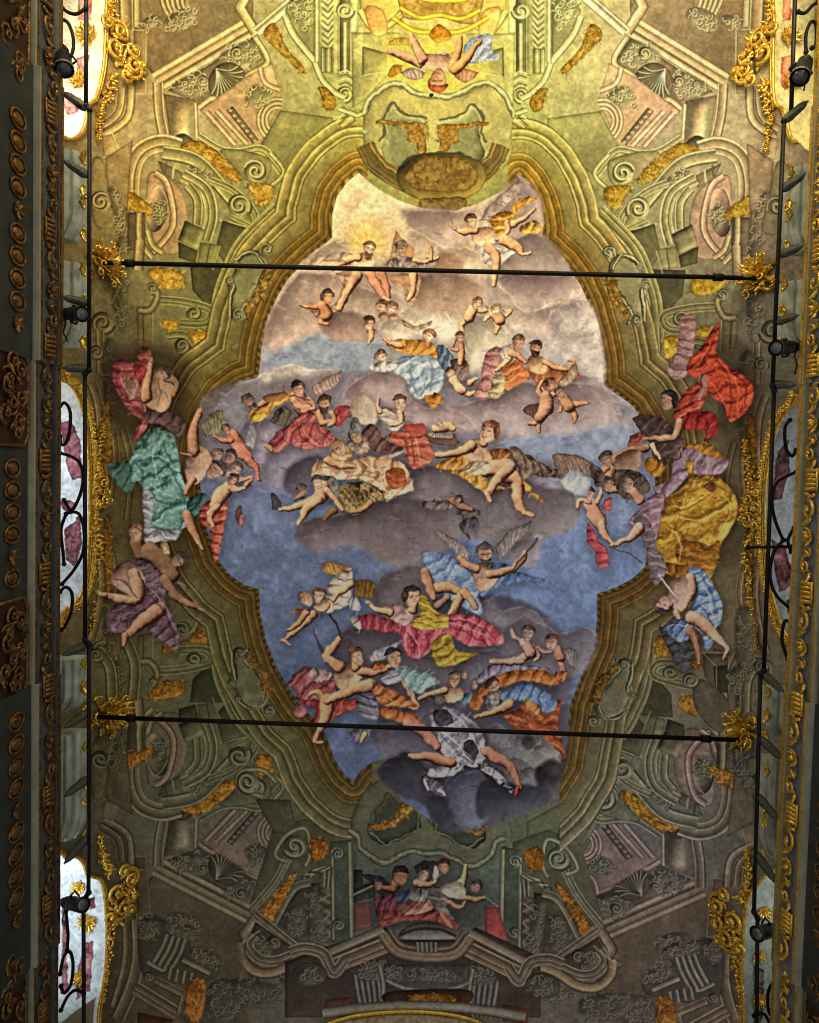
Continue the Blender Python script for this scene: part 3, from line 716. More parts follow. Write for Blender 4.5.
# cornice with a curved middle, below the parapet
panel([(100, 720), (340, 640), (400, 690), (640, 690), (700, 640), (960, 760), (960, 1000), (-60, 1000), (-60, 780)], .62, (1.05, .95, .95), grad=(90, .1))
for m_ in (ident, mirb):
    XFORM[0] = m_; FLIP[0] = m_ is not ident
    mould([(110, 745), (335, 648)], 40, LIP, BROWN); mould([(120, 800), (340, 712)], 66, BEAD, (1.1, .98, .88))
    mould([(338, 660), (380, 720), (430, 742), (520, 752)], 66, [(0, .6), (.15, 1.2), (.3, .5), (.45, 1.25), (.62, 1.0), (.75, 1.3), (.9, .9), (1, .4)], (1.1, .98, .88))
    # great S scroll at the side of the cornice
    mould([(-40, 740), (20, 725), (90, 745), (120, 800), (140, 820), (180, 770)], 50, BEAD, BROWN)
    panel(ell(40, 830, 70, 50), .75, BROWN, True); leafy(ell(40, 835, 52, 34), 8)
    # scroll bracket pairs
    for k_ in range(5): mould([(222 + k_ * 22, 830), (232 + k_ * 22, 900), (250 + k_ * 18, 980)], 20, ROUND, (.95, .96, 1.))
    leafy([(240, 790), (320, 780), (330, 850), (240, 840)], 10)
    mould([(320, 790), (335, 880), (320, 990)], 20, LIP)
    panel([(100, 930), (200, 920), (200, 990), (100, 990)], .75, (1.2, .85, .75))
XFORM[0] = None; FLIP[0] = False
panel([(340, 790), (680, 790), (670, 900), (345, 880)], .75, None); leafy([(340, 800), (400, 810), (400, 860), (345, 850)], 9); leafy([(450, 820), (640, 830), (620, 860), (460, 850)], 14)
mould([(345, 850), (430, 885), (580, 890), (675, 862)], 20, LIP)
panel([(350, 900), (670, 890), (640, 960), (380, 960)], .45, (1.3, .9, .7), True); gold([(430, 920), (520, 905), (620, 915), (600, 955), (450, 960)], base='5c3c18', dk='2e1c0a', lt='84602c')
# urn between the scrolls
panel([(395, 670), (430, 635), (500, 620), (580, 635), (625, 670), (600, 690), (420, 690)], 1.2, None, True, infl=.8); hl([(400, 672), (470, 648), (560, 650), (620, 675)], 12, .45, True)
panel([(420, 690), (600, 690), (560, 705), (460, 705)], .5)
for k_ in range(5): mould([(470 + k_ * 18, 700), (472 + k_ * 18, 740)], 16, ROUND)
# last courses before the arch
mould([(90, 985), (250, 965), (420, 955), (600, 960), (760, 975), (900, 1000)], 44, [(0, .6), (.3, 1.3), (.6, 1.5), (.85, 1.1), (1, .5)], (.98, 1, .98))
# ------------------------------------------------------------------ the painted sky
use(ARCH)
SKYID = begin('painted_sky', 'open sky turning from warm cream at the head to blue at the foot')
def paint_sky():
    p = np.array(SKY); sl = box(p, 3); m = amask(p, sl); Y = GY[sl]; X = GX[sl]
    ys = [150, 215, 260, 310, 350, 400, 440, 490, 540, 600, 660, 720, 800]
    cl = [C(h) for h in 'ead8a4 e0cc9e d0ba9a b8a292 a09a98 8e929c 84889a 6a748e 5c6884 56627e 4e5a78 546284 4c5878'.split()]
    cr = [C(h) for h in 'c4b09a c4b09a beaa98 b8a69a b8b0a8 a4a0a6 949aac 7e8aa6 6c7ca2 6478a4 5c6c94 525e7e 4c5672'.split()]
    L = np.stack([np.interp(Y, ys, [c[k] for c in cl]) for k in range(3)], -1); R = np.stack([np.interp(Y, ys, [c[k] for c in cr]) for k in range(3)], -1)
    f = np.clip((X - 330) / 200, 0, 1)[..., None]
    c = L * (1 - f) + R * f
    w = np.clip(1 + FBM[sl] * .10 + N10[sl] * .07 + FINE[sl] * .07, .6, 1.4)
    put(sl, np.clip(c * w[..., None], 0, 1).astype(F4), m)
paint_sky()
FIGS = []
CLOUDS = begin('painted_cloud', 'painted drifts of mauve, brown and dark grey cloud')
# upper heaven
T(240, 150)
cloud([(95, 800), (110, 680), (170, 570), (240, 490), (340, 485), (420, 540), (360, 640), (330, 740), (230, 770)], 'a68e7c', soft=1.7)
cloud([(230, 470), (300, 405), (380, 360), (450, 365), (470, 420), (440, 480), (300, 490)], 'c8b698', soft=1.7)
cloud([(340, 650), (430, 640), (520, 650), (540, 740), (470, 780), (380, 785), (330, 740)], '94796a', soft=2.2)
cloud([(440, 540), (520, 560), (620, 600), (640, 660), (560, 690), (450, 640)], 'a8907c', soft=2.2)
cloud([(690, 560), (819, 540), (900, 560), (900, 640), (780, 660), (700, 610)], '957a66', soft=2.2)
cloud([(640, 240), (760, 235), (900, 260), (900, 350), (760, 350), (680, 300)], 'a08e80', soft=2.2)
cloud([(560, 480), (640, 420), (800, 440), (900, 470), (900, 560), (700, 560)], 'a88e76', soft=2.8)
cloud([(640, 650), (720, 630), (900, 650), (900, 740), (700, 730)], 'cfc2a4', soft=3.3)
cloud([(560, 700), (640, 660), (700, 730), (640, 770), (580, 760)], 'c8b89c', soft=2.8)
cloud([(110, 830), (190, 790), (300, 735), (400, 765), (545, 770), (600, 790), (520, 850), (500, 900), (430, 960), (420, 1020), (360, 1020), (345, 930), (230, 880), (120, 880)], '8c97a4', hi='a9b0b4', soft=2.2, infl=.2, mott=.6)
cloud([(80, 900), (200, 860), (300, 880), (400, 880), (360, 920), (240, 930), (120, 925)], 'c6b89e', soft=2.2, mott=.6)
cloud([(0, 930), (110, 915), (180, 930), (130, 970), (0, 985)], 'b4aca0', soft=2.2)
T(410, 150)
cloud([(0, 240), (110, 245), (240, 235), (300, 250), (190, 300), (160, 370), (70, 380), (0, 320)], '9d8b80', soft=2.2)
cloud([(440, 105), (520, 200), (525, 330), (420, 340), (290, 260), (380, 160)], '9c8c8a', soft=1.7, mott=.5)
cloud([(440, 345), (530, 340), (640, 480), (560, 500), (360, 490), (380, 400)], '8f8078', soft=2.2)
cloud([(350, 500), (630, 500), (640, 560), (520, 640), (430, 600)], '8c7a74', soft=2.2)
cloud([(0, 320), (120, 380), (250, 400), (300, 480), (200, 490), (110, 450), (0, 420)], 'c2ae94', soft=3.3)
cloud([(300, 500), (380, 560), (460, 640), (600, 610), (720, 640), (740, 760), (600, 760), (400, 700), (330, 620)], 'baa796', soft=3.3)
cloud([(560, 660), (700, 600), (760, 740), (770, 930), (640, 880), (580, 780)], 'b9aca2', soft=2.8, mott=.6)
cloud([(600, 930), (640, 890), (740, 900), (780, 950), (800, 1060), (640, 1040)], 'a8968f', soft=2.2)
cloud([(0, 620), (90, 620), (160, 680), (150, 760), (60, 700)], 'd0c4ac', soft=2.8)
cloud([(20, 500), (200, 495), (290, 560), (220, 640), (60, 650), (0, 590)], '9a7f6c', soft=2.2)
cloud([(90, 440), (150, 400), (215, 440), (200, 480), (90, 470)], '9c7c64', soft=1.7)
cloud([(200, 700), (280, 660), (400, 740), (300, 850), (220, 880)], 'bdb094', soft=3.3)
# the middle band
T(0, 0, 1)
cloud([(262, 385), (340, 372), (420, 370), (520, 388), (600, 395), (640, 420), (600, 450), (560, 490), (480, 500), (380, 480), (320, 470), (270, 465), (240, 430)], '867a7c', hi='a29698', soft=2.8, a=.8)
cloud([(200, 400), (260, 384), (280, 440), (262, 480), (240, 485), (205, 470)], '8a7f80', soft=2.2, a=.8)
cloud([(345, 630), (420, 600), (520, 600), (575, 650), (568, 700), (560, 760), (480, 780), (400, 770), (376, 735), (380, 690), (330, 670)], '554e56', hi='6e6670', soft=1.7, a=.9)
T(410, 350)
cloud([(110, 230), (240, 210), (340, 180), (430, 130), (520, 130), (640, 130), (780, 150), (819, 190), (840, 290), (760, 310), (620, 340), (500, 360), (380, 340), (250, 320), (130, 290)], 'a38d88', hi='c0aca4', soft=2.2, r=14)
cloud([(0, 230), (120, 210), (250, 290), (200, 330), (60, 300), (0, 280)], '9c837c', soft=2.2)
cloud([(360, 370), (500, 345), (640, 335), (819, 300), (900, 330), (880, 430), (740, 440), (560, 440), (400, 400)], '8e98ac', hi='aab0bc', soft=2.2, infl=.2, mott=.6)
cloud([(500, 500), (600, 520), (690, 470), (720, 520), (660, 570), (560, 560)], 'a8a8b0', soft=2.8)
cloud([(-90, 470), (60, 470), (170, 480), (310, 560), (420, 500), (520, 540), (630, 560), (680, 640), (640, 720), (520, 760), (380, 830), (300, 760), (120, 760), (-80, 780)], '756865', hi='948580', soft=1.7, r=14)
cloud([(380, 780), (520, 750), (500, 860), (400, 850)], '8c8084', soft=2.8)
T(240, 350)
cloud([(90, 400), (200, 350), (330, 390), (300, 430), (200, 460), (170, 560), (90, 540)], '83767c', hi='9c9096', soft=2.2)
cloud([(60, 270), (160, 290), (120, 380), (80, 470), (30, 440), (0, 320)], '897e86', soft=2.2)
cloud([(170, 520), (200, 460), (280, 420), (340, 430), (300, 520), (250, 580), (190, 580)], '544a50', hi='74686c', soft=1.7)
cloud([(215, 740), (260, 680), (420, 650), (520, 610), (680, 590), (780, 600), (830, 620), (830, 800), (730, 850), (680, 870), (560, 850), (470, 790), (400, 790), (330, 812), (270, 790)], '6a5b58', hi='8a7a74', soft=1.7, r=14)
cloud([(410, 190), (470, 120), (560, 85), (640, 110), (670, 180), (740, 230), (840, 230), (840, 310), (720, 300), (640, 270), (560, 200), (450, 260)], 'a78d88', hi='c0a8a0', soft=1.7)
cloud([(660, 500), (760, 460), (830, 470), (830, 600), (700, 590)], '6e605e', hi='8a7a76', soft=1.7)
cloud([(640, 880), (720, 860), (760, 960), (700, 1000)], '6f6261', soft=1.7)
cloud([(540, 1000), (560, 910), (640, 880), (740, 930), (750, 1050), (560, 1080)], '6a5e5c', hi='85766f', soft=1.7)
cloud([(0, 500), (80, 560), (200, 580), (240, 700), (120, 700), (0, 640)], '6c7590', soft=4.4, infl=.1)
# the lower sky
T(240, 550)
cloud([(380, 350), (480, 300), (640, 320), (720, 380), (830, 430), (830, 560), (720, 500), (520, 480), (420, 420)], '5a5056', hi='70656a', soft=1.7)
cloud([(520, 720), (620, 690), (740, 700), (780, 830), (700, 860), (580, 840)], '5c545e', hi='747080', soft=1.7)
cloud([(640, 640), (760, 560), (840, 600), (840, 700), (700, 700)], '5e5460', soft=1.7)
T(410, 550)
cloud([(270, 250), (330, 190), (350, 240), (450, 230), (530, 280), (530, 330), (420, 340), (380, 320)], '7c7274', hi='9a9090', soft=1.7)
cloud([(360, 350), (440, 270), (540, 300), (600, 330), (700, 310), (745, 360), (700, 480), (600, 500), (400, 470)], '756c72', hi='938a8e', soft=2.2)
cloud([(180, 440), (330, 400), (420, 460), (260, 520), (230, 620), (180, 620)], '645a64', hi='857a82', soft=1.7)
cloud([(0, 860), (100, 880), (300, 860), (450, 960), (560, 900), (620, 850), (560, 1000), (430, 1060), (300, 1110), (180, 1100), (80, 1000), (0, 960)], '3c383e', hi='56525a', soft=1.7)
cloud([(140, 940), (200, 880), (280, 890), (330, 960), (320, 1060), (240, 1110), (160, 1060)], '5e606e', hi='767a88', soft=2.8)
T(300, 767)
cloud([(316, 0), (420, -60), (520, 20), (500, 90), (560, 110), (700, 40), (819, 30), (819, 190), (760, 195), (660, 255), (560, 250), (490, 150), (400, 110), (330, 60)], '35323a', hi='4c4a54', soft=1.1)
cloud([(590, 120), (620, 50), (700, 20), (760, 80), (770, 170), (720, 230), (640, 230)], '5a5c6c', hi='70748a', soft=2.8)
T(480, 767)
cloud([(-10, 200), (60, 190), (150, 185), (215, 140), (212, 70), (120, 60), (0, 60)], '39363e', hi='504e5a', soft=1.1)
cloud([(180, 80), (290, 80), (300, 0), (200, -30)], '2e2c30', soft=1.1)
T(410, 550)
for x, y, r, c in ((380, 790, 70, '6e6a68'), (470, 800, 80, '7c7876'), (430, 880, 60, '747070'), (540, 820, 60, '86807c'), (480, 900, 45, '6a6666'), (560, 790, 50, '8c8480'), (350, 740, 50, '645e60'), (540, 900, 48, '2a2628'), (570, 870, 40, '38322f'), (470, 770, 32, '3c3634')):
    cloud(ell(x, y, r, r * .85, RNG.uniform(0, 90), 10), c, soft=1.1, r=5, mott=.8, infl=1.0)
# ------------------------------------------------------------------ painted figures in the sky
BODY = [0]
def fig(label, name='painted_figure'): BODY[0] = begin(name, label); return BODY[0]
def robe(label=None, name='painted_drapery'): return begin(name, label, BODY[0])
def body(): use(BODY[0])
SK1, SK2, SK3, SK4 = 'd0a884', 'c29470', 'b08666', 'a47c60'
def dr(pts, col, fold=(30, 9, .55), hi=None, lo=None, **k): shape(pts, col, lo, hi, fold=fold, infl=k.pop('infl', .8), r=k.pop('r', 4), **k)
def folds(ls, dk=None, lt=None, w=1.3):
    for i, l in enumerate(ls):
        w = (2.4, 1.5)[i % 2]
        line(l, w, dk if i % 2 == 0 else lt, .5)

# --- upper heaven
T(240, 150)
fig('haloed bearded figure seated on the cream cloud near the top left of the sky')
g = robe('yellow glow of rays', 'painted_halo')
shape(ell(510, 355, 82, 70), 'd8b65c', lo='c4a050', hi='ecd27e', soft=5, edge=0, infl=.2, a=.75)
for k in range(22):
    a = k / 22 * 6.28; line([(512 + 34 * math.cos(a), 390 + 34 * math.sin(a)), (512 + (88 + 18 * (k % 3)) * math.cos(a), 375 + (80 + 16 * (k % 3)) * math.sin(a))], 1.3, 'ecd070' if k % 2 else 'c89c3c', .6)
robe(); dr([(275, 470), (300, 430), (380, 410), (450, 415), (470, 450), (420, 485), (330, 485)], 'c8b294', hi='e0d0b4', lo='8a7258')
dr([(385, 490), (470, 485), (455, 560), (420, 600), (410, 635), (365, 645), (360, 625), (400, 590), (405, 530)], 'bc9876', (100, 10, .5), hi='d8b894', lo='7c5c44')
body(); shape([(455, 425), (500, 410), (540, 425), (530, 460), (500, 480), (440, 480), (400, 460)], SK1, infl=1.0); limb([(470, 430), (420, 445), (370, 470)], [18, 15, 10], SK1)
limb([(520, 490), (545, 540), (575, 590)], [24, 20, 12], 'c89478'); limb([(560, 490), (585, 540), (590, 590)], [20, 16, 10], 'bc886c'); limb([(575, 590), (600, 605)], [10, 7], SK1)
limb([(470, 500), (430, 560), (395, 630)], [22, 20, 14], 'c4a07c'); head(516, 398, 27, -75, .5, '6e4a30', SK1, beard='7a5236')
folds([[(420, 500), (410, 560), (385, 620)], [(445, 500), (435, 560), (405, 620)], [(330, 440), (400, 440), (440, 460)]], '6c4c38', 'dcc09c')
fig('grey-bearded figure in a grey cloak with a dim triangle behind the head')
robe(None, 'painted_triangle'); shape([(620, 325), (700, 400), (690, 430), (600, 430)], 'b88e56', sm=False, infl=.3, edge=.2)
robe(); dr([(590, 440), (640, 425), (720, 435), (770, 430), (775, 465), (700, 475), (600, 470)], '928478', hi='b4a496'); dr([(600, 500), (670, 495), (720, 510), (705, 590), (690, 610), (662, 600), (668, 560), (620, 540)], 'b48e68', (100, 10, .5), hi='d0ac84', lo='7a563a')
body(); limb([(700, 440), (745, 445), (790, 430)], [12, 10, 7], SK1); limb([(760, 440), (765, 410), (755, 385)], [8, 7, 5], SK1); head(643, 396, 27, -80, -.3, '857262', 'b08c6c', beard='9a8878')
limb([(690, 500), (690, 560), (675, 600)], [16, 14, 9], SK1)
def putto(label, hd, bodyp, limbs, skin=SK2, hair='6a4630', r=20, up=-85, turn=0, wings=None, wcol='a08878', name='painted_cherub'):
    fig(label, name)
    if wings:
        robe(None, 'painted_wing')
        for a, b in wings: wing(a, b, wcol, 6)
        body()
    for l, w in limbs: limb(l, w, skin)
    if bodyp: limb(bodyp[0], bodyp[1], skin)
    if hd: head(hd[0], hd[1], r, up, turn, hair, skin)
putto('small cherub in a dark cap flying below the haloed figure', (352, 588), ([(330, 620), (345, 660)], [20, 24]), [([(320, 625), (280, 625), (240, 620)], [12, 10, 7]), ([(340, 665), (325, 690), (350, 695)], [14, 11, 7])], 'bc8a64', '4c3428', 27, -95, .6, [([(320, 640), (270, 640)], [(310, 670), (260, 625)])], 'b08060')
for x, y, l in ((565, 630, 'left of two cherub heads under the bearded figure'), (607, 634, 'right of two cherub heads under the bearded figure'), (515, 692, 'single cherub head on the cream cloud above the dove')):
    fig(l, 'painted_cherub'); head(x, y, 24, -80, .3, '7a553a', SK1); shape(ell(x + 8, y + 34, 24, 14), 'b08a6c', infl=.8, r=2)
fig('small winged cherub standing on cloud left of the dove', 'painted_cherub'); limb([(520, 715), (525, 745), (515, 770)], [12, 14, 7], SK1)
fig('small brown dove with spread wings on the pale cloud', 'painted_dove'); wing([(640, 680), (680, 690), (706, 710)], [(655, 700), (690, 715), (706, 724)], 'a0846a', 6); wing([(706, 708), (740, 690), (772, 684)], [(706, 724), (740, 712), (765, 696)], 'b09478', 6); shape(ell(708, 714, 18, 9, 40), 'bca488', infl=.8, r=1.5)
fig('woman in a blue-white robe and orange shawl seated at the heart of the upper sky')
robe('orange shawl'); dr([(580, 775), (640, 760), (710, 760), (770, 770), (795, 830), (770, 850), (720, 825), (640, 810)], 'c88c34', (40, 8, .6), hi='e4b45c', lo='7a4a18')
robe('blue-white robe'); dr([(605, 860), (660, 825), (730, 820), (790, 840), (815, 900), (795, 965), (730, 995), (690, 985), (660, 920), (610, 890)], '9cabb2', (60, 12, .7), hi='ccd4d0', lo='586878')
dr([(785, 790), (815, 780), (860, 840), (840, 880), (800, 870)], '5e7488', hi='8a9ca8'); dr([(735, 990), (790, 970), (815, 1000), (770, 1030)], 'b8742c', hi='d89a4c')
folds([[(690, 840), (680, 900), (710, 980)], [(720, 840), (715, 900), (740, 975)], [(760, 840), (770, 900), (760, 960)], [(640, 860), (690, 850), (740, 860)], [(800, 900), (760, 930), (720, 985)]], '54646e', 'd8dedc')
body(); limb([(640, 785), (600, 770), (575, 750)], [13, 10, 7], SK1); head(755, 745, 27, -60, -.4, '8a5f3c', SK1)
putto('sleeping child lying in white cloth beside the blue-robed woman', (568, 830), None, [], SK1, '8a6444', 26, -120, .2)
robe(); dr([(515, 865), (545, 850), (610, 850), (640, 865), (600, 885), (540, 885)], 'c6bcae', hi='e0d8cc')
T(410, 150)
fig('flying angel with bare torso, gold sash and outspread arms at the top right of the sky')
robe('grey feathered wing', 'painted_wing'); wing([(275, 285), (320, 220), (400, 150), (440, 120)], [(330, 280), (380, 230), (430, 180), (455, 130)], 'a0908c', 10)
robe('gold cloth'); dr([(405, 235), (440, 195), (500, 185), (505, 200), (450, 225), (430, 260)], 'c49238', hi='e6bc60'); dr([(440, 310), (480, 285), (525, 300), (520, 335), (450, 335)], 'c89a48', hi='e8c878'); dr([(325, 265), (370, 245), (410, 250), (420, 300), (380, 330), (340, 345), (325, 310)], 'b8862c', (80, 7, .8), hi='e8c468', lo='64420f')
robe('white loincloth'); dr([(258, 380), (320, 370), (410, 380), (425, 410), (380, 440), (350, 470), (300, 460), (280, 420)], 'c0b4a8', (60, 8, .7), hi='e0d8cc', lo='7c6c66')
body(); shape([(240, 330), (280, 310), (330, 315), (345, 350), (330, 385), (270, 380)], SK1, infl=1.1, r=5); limb([(262, 325), (210, 325), (180, 315)], [15, 12, 8], SK1); limb([(182, 316), (165, 300), (162, 288)], [8, 6, 4], SK1)
limb([(405, 300), (455, 275), (500, 237)], [14, 11, 6], SK1); limb([(385, 290), (390, 330), (345, 360)], [13, 12, 10], SK1); limb([(318, 390), (345, 435), (336, 540)], [22, 19, 9], SK1); limb([(375, 360), (430, 390), (450, 415), (485, 410)], [22, 18, 10, 7], SK1); head(246, 288, 27, -100, -.5, '6a4a30', SK1)
putto('fair cherub tumbling on the pale cloud', (268, 612), ([(250, 640), (235, 670)], [22, 24]), [([(265, 640), (300, 640), (330, 620)], [10, 9, 6]), ([(235, 680), (205, 700), (215, 740)], [14, 12, 7])], SK1, '8a6848', 23, -70, .3)
putto('pair of fair cherubs wrestling with white wings', (345, 640), ([(340, 655), (360, 680)], [22, 24]), [([(340, 680), (350, 710), (345, 730)], [14, 11, 7]), ([(320, 660), (300, 680)], [10, 7]), ([(385, 660), (405, 640)], [10, 7])], SK1, '9a7850', 22, -95, 0, [([(350, 640), (300, 620)], [(340, 660), (310, 645)]), ([(370, 640), (400, 620)], [(390, 660), (410, 640)])], 'c8b89c')
fig('standing child angel with brown cloth between the woman and the red-robed group'); robe(); dr([(160, 850), (200, 830), (235, 860), (225, 910), (180, 915)], '86685c', hi='a88a78'); body(); limb([(200, 770), (205, 810), (200, 850)], [12, 15, 12], SK2); head(200, 752, 20, -90, .2, '6c4a34', SK2); limb([(190, 800), (165, 790), (180, 760)], [9, 7, 5], SK2)
putto('infant kneeling at the feet of the blue-robed woman', (160, 890), ([(175, 920), (210, 960)], [18, 20]), [([(205, 960), (235, 975), (260, 970)], [14, 11, 7]), ([(240, 930), (265, 915)], [12, 8])], SK1, '7c5a40', 20, -110, .2)
fig('seated saint in a rose robe with a white head cloth')
robe('rose robe'); dr([(295, 830), (325, 795), (365, 800), (360, 860), (330, 920), (315, 990), (255, 985), (285, 920)], 'b0746a', (100, 10, .6), hi='d09c8c', lo='683c3a'); robe('white head cloth'); dr([(355, 810), (380, 785), (410, 795), (415, 825), (375, 835)], 'c4b8a8', hi='e4dccc')
body(); limb([(400, 830), (370, 860), (345, 880)], [12, 10, 7], SK1); head(395, 815, 20, -110, -.4, 'b8a898', SK1)
fig('woman in an orange robe seated on the right of the upper cloud')
robe('orange robe'); dr([(365, 880), (400, 850), (440, 845), (478, 900), (460, 925), (420, 940), (380, 965)], 'c8743a', (60, 9, .6), hi='e8a060', lo='7a3c1c'); dr([(335, 905), (370, 890), (385, 940), (360, 985), (318, 985)], 'b8a070', (100, 8, .5), hi='d8c494'); body(); limb([(410, 810), (440, 830), (460, 850)], [16, 14, 8], SK2); head(432, 775, 27, -80, .2, '7a5a3c', SK2)
fig('bearded man in a russet cloak pointing right from the upper cloud')
robe('russet cloak'); dr([(470, 870), (520, 840), (560, 870), (650, 885), (690, 905), (610, 925), (560, 965), (500, 930)], 'a05c38', (20, 10, .6), hi='c8865c', lo='5c2e1c'); body(); shape([(470, 830), (520, 820), (550, 850), (540, 890), (480, 880)], 'bc9468', infl=.9); limb([(540, 845), (590, 870), (640, 875)], [14, 11, 7], SK2); limb([(640, 878), (655, 850), (635, 845)], [8, 6, 5], SK2); head(500, 792, 26, -75, .4, '5a4030', SK2, beard='5c4232'); limb([(530, 930), (550, 985), (540, 1020)], [18, 14, 9], SK2)
# --- the middle band
T(410, 350)
putto('cherub seen from behind carrying a round brown basket', None, ([(540, 190), (545, 230), (520, 265)], [26, 30, 26]), [([(515, 265), (510, 300), (515, 330)], [18, 14, 8]), ([(530, 265), (500, 290), (475, 295)], [16, 12, 7]), ([(520, 180), (515, 150), (540, 120)], [12, 10, 7]), ([(565, 185), (590, 160), (580, 130)], [12, 10, 7])], 'b88c70', wings=[([(520, 215), (480, 220), (450, 240)], [(510, 280), (480, 265), (455, 250)])], wcol='6c4644')
robe('round brown basket', 'painted_basket'); shape(ell(556, 136, 30, 30), '7a5038', infl=1.0, mott=.7)
putto('cherub diving down to the right beside the basket carrier', (600, 170), ([(610, 190), (635, 225)], [20, 24]), [([(635, 225), (655, 260), (658, 290)], [17, 13, 7]), ([(640, 215), (680, 215), (710, 215)], [16, 12, 7]), ([(615, 215), (600, 240)], [10, 7])], 'b48868', '5c4030', 20, -120, .2, [([(590, 130), (650, 60), (660, 50)], [(620, 150), (660, 110), (672, 80)])], 'a88c6c')
fig('nude youth reclining on an orange cloak and looking left at the centre of the sky')
robe('orange cloak'); dr([(95, 460), (180, 420), (235, 385), (250, 430), (215, 470), (160, 480)], 'c07a30', (20, 9, .6), hi='e8b068', lo='6c3c14'); dr([(155, 485), (230, 480), (290, 500), (340, 540), (420, 545), (430, 500), (460, 520), (490, 565), (525, 590), (520, 608), (470, 570), (400, 555), (320, 560), (300, 575), (220, 520)], 'c4822f', (25, 10, .7), hi='eab868', lo='704216'); dr([(320, 400), (380, 395), (410, 420), (360, 440), (320, 440)], '9c5a28', hi='c88048')
body(); limb([(380, 500), (425, 520), (432, 600), (455, 645)], [34, 28, 22, 13], SK2); limb([(455, 648), (492, 660)], [12, 8], SK2); shape([(225, 370), (270, 358), (300, 385), (325, 425), (320, 465), (250, 470), (225, 430)], SK2, hi='e4bc94', infl=1.2, r=6); limb([(245, 385), (180, 412), (90, 420)], [24, 16, 10], SK2); limb([(310, 478), (385, 462), (400, 470)], [34, 30, 25], SK2); limb([(398, 470), (340, 530), (315, 580)], [26, 22, 13], SK2); limb([(310, 575), (325, 605)], [12, 8], SK2)
limb([(295, 370), (300, 340)], [18, 16], SK2); line([(285, 400), (290, 440), (270, 460)], 1.2, '7c5038', .6); line([(240, 410), (280, 415)], 1, '8a5c40', .6)
robe('cream loincloth'); dr([(215, 462), (260, 440), (315, 448), (330, 470), (300, 500), (235, 495)], 'c0a47c', (60, 8, .6), hi='e4d0a8', lo='7a5c3c')
body(); head(318, 328, 38, -75, -.9, '8a5838', SK2)
robe('orange cloak over the shoulder'); hand(88, 420, 180, 11, SK2)
fig('pale infant leaning on a small brown organ with white keys')
robe('organ', 'painted_organ'); shape([(66, 330), (180, 335), (200, 370), (160, 385), (70, 370)], '5c4034', sm=False); shape([(70, 330), (172, 334), (170, 350), (72, 347)], 'b8a890', sm=False, infl=0)
for k in range(13): line([(76 + k * 8, 331), (76 + k * 8, 349)], .8, '4a3428', .8)
body(); limb([(100, 315), (150, 305), (175, 315)], [16, 18, 10], SK1); head(120, 300, 16, -120, 0, 'c8a878', SK1)
fig('brown eagle with folded wings behind the reclining youth', 'painted_eagle'); shape([(395, 400), (430, 388), (445, 405), (500, 430), (560, 470), (600, 490), (570, 515), (500, 505), (450, 515), (430, 470)], '6c5646', infl=.8, mott=.8, lo='33261e', hi='94785c'); 
for k in range(9): line([(430 + k * 16, 410 + k * 7), (450 + k * 15, 440 + k * 6), (455 + k * 13, 480 + k * 3)], 1.5, '3a2a20' if k % 2 else '9a8060', .7)
robe(None, 'painted_wing'); wing([(570, 420), (620, 410), (680, 425), (730, 450)], [(590, 515), (660, 500), (720, 510), (745, 530)], '7c6250', 10)
fig('dark little figure crouching in the grey cloud under the youth'); robe(); dr([(190, 640), (270, 640), (275, 665), (200, 660)], '5a463e'); dr([(195, 690), (250, 670), (275, 690), (230, 720), (245, 755), (215, 740)], '4e424a', hi='6e5e62'); dr([(50, 610), (130, 600), (190, 625), (130, 640), (60, 630)], '6c5c54'); body(); limb([(170, 600), (200, 620), (245, 635)], [16, 18, 10], '8a6650'); head(190, 600, 18, -30, 0, '4a342c', '94705a')
fig('rosy cherub with crimson drapery flying at the right edge of the sky', 'painted_cherub'); robe('crimson drapery'); dr([(710, 690), (735, 720), (760, 770), (790, 800), (795, 860), (770, 875), (745, 855), (735, 800), (708, 770)], 'a8484a', (100, 9, .5), hi='cc6c66', lo='5c2228'); dr([(780, 600), (805, 590), (800, 650), (780, 650)], 'b85850'); body(); limb([(720, 620), (745, 670), (765, 700)], [30, 30, 24], 'c4947c'); limb([(765, 700), (780, 745), (815, 780)], [18, 15, 8], 'c4947c'); limb([(715, 610), (680, 600), (670, 630)], [12, 10, 7], 'c4947c'); limb([(750, 610), (765, 570), (760, 555)], [11, 9, 6], 'c4947c'); head(715, 580, 25, -100, -.3, '6c4a34', 'c4947c')
fig('brown-haired angel leaning in at the right edge above the crimson cherub'); limb([(800, 480), (790, 540), (830, 560)], [30, 26, 14], 'a47c60'); head(790, 440, 27, -100, -.2, '4e3628', 'a87e62'); limb([(790, 470), (760, 500), (775, 540)], [13, 11, 8], 'a47c60')
robe(None, 'painted_drapery'); dr([(600, 520), (660, 480), (720, 520), (700, 580), (650, 570)], 'b0b0b4', hi='c8c8c8', lo='84868e', a=.8)
T(240, 350)
fig('old musician with a lute and ochre mantle at the left of the sky')
robe('ochre mantle'); dr([(35, 250), (80, 220), (140, 175), (195, 165), (195, 205), (140, 230), (100, 270), (50, 290)], 'b87c34', (30, 9, .7), hi='e4b050', lo='64401a'); dr([(45, 262), (100, 250), (95, 280), (55, 285)], 'dca63c', hi='f0cc6c'); dr([(120, 280), (165, 230), (205, 240), (190, 280), (170, 305)], '5c4e40', hi='7c6c58'); body(); limb([(80, 215), (110, 200), (150, 190)], [14, 12, 8], SK3); head(35, 205, 26, -120, .4, '6a5648', 'a07858', beard='766456'); shape([(95, 185), (170, 165), (190, 175), (150, 205), (100, 205)], '8a5a30', infl=.8)
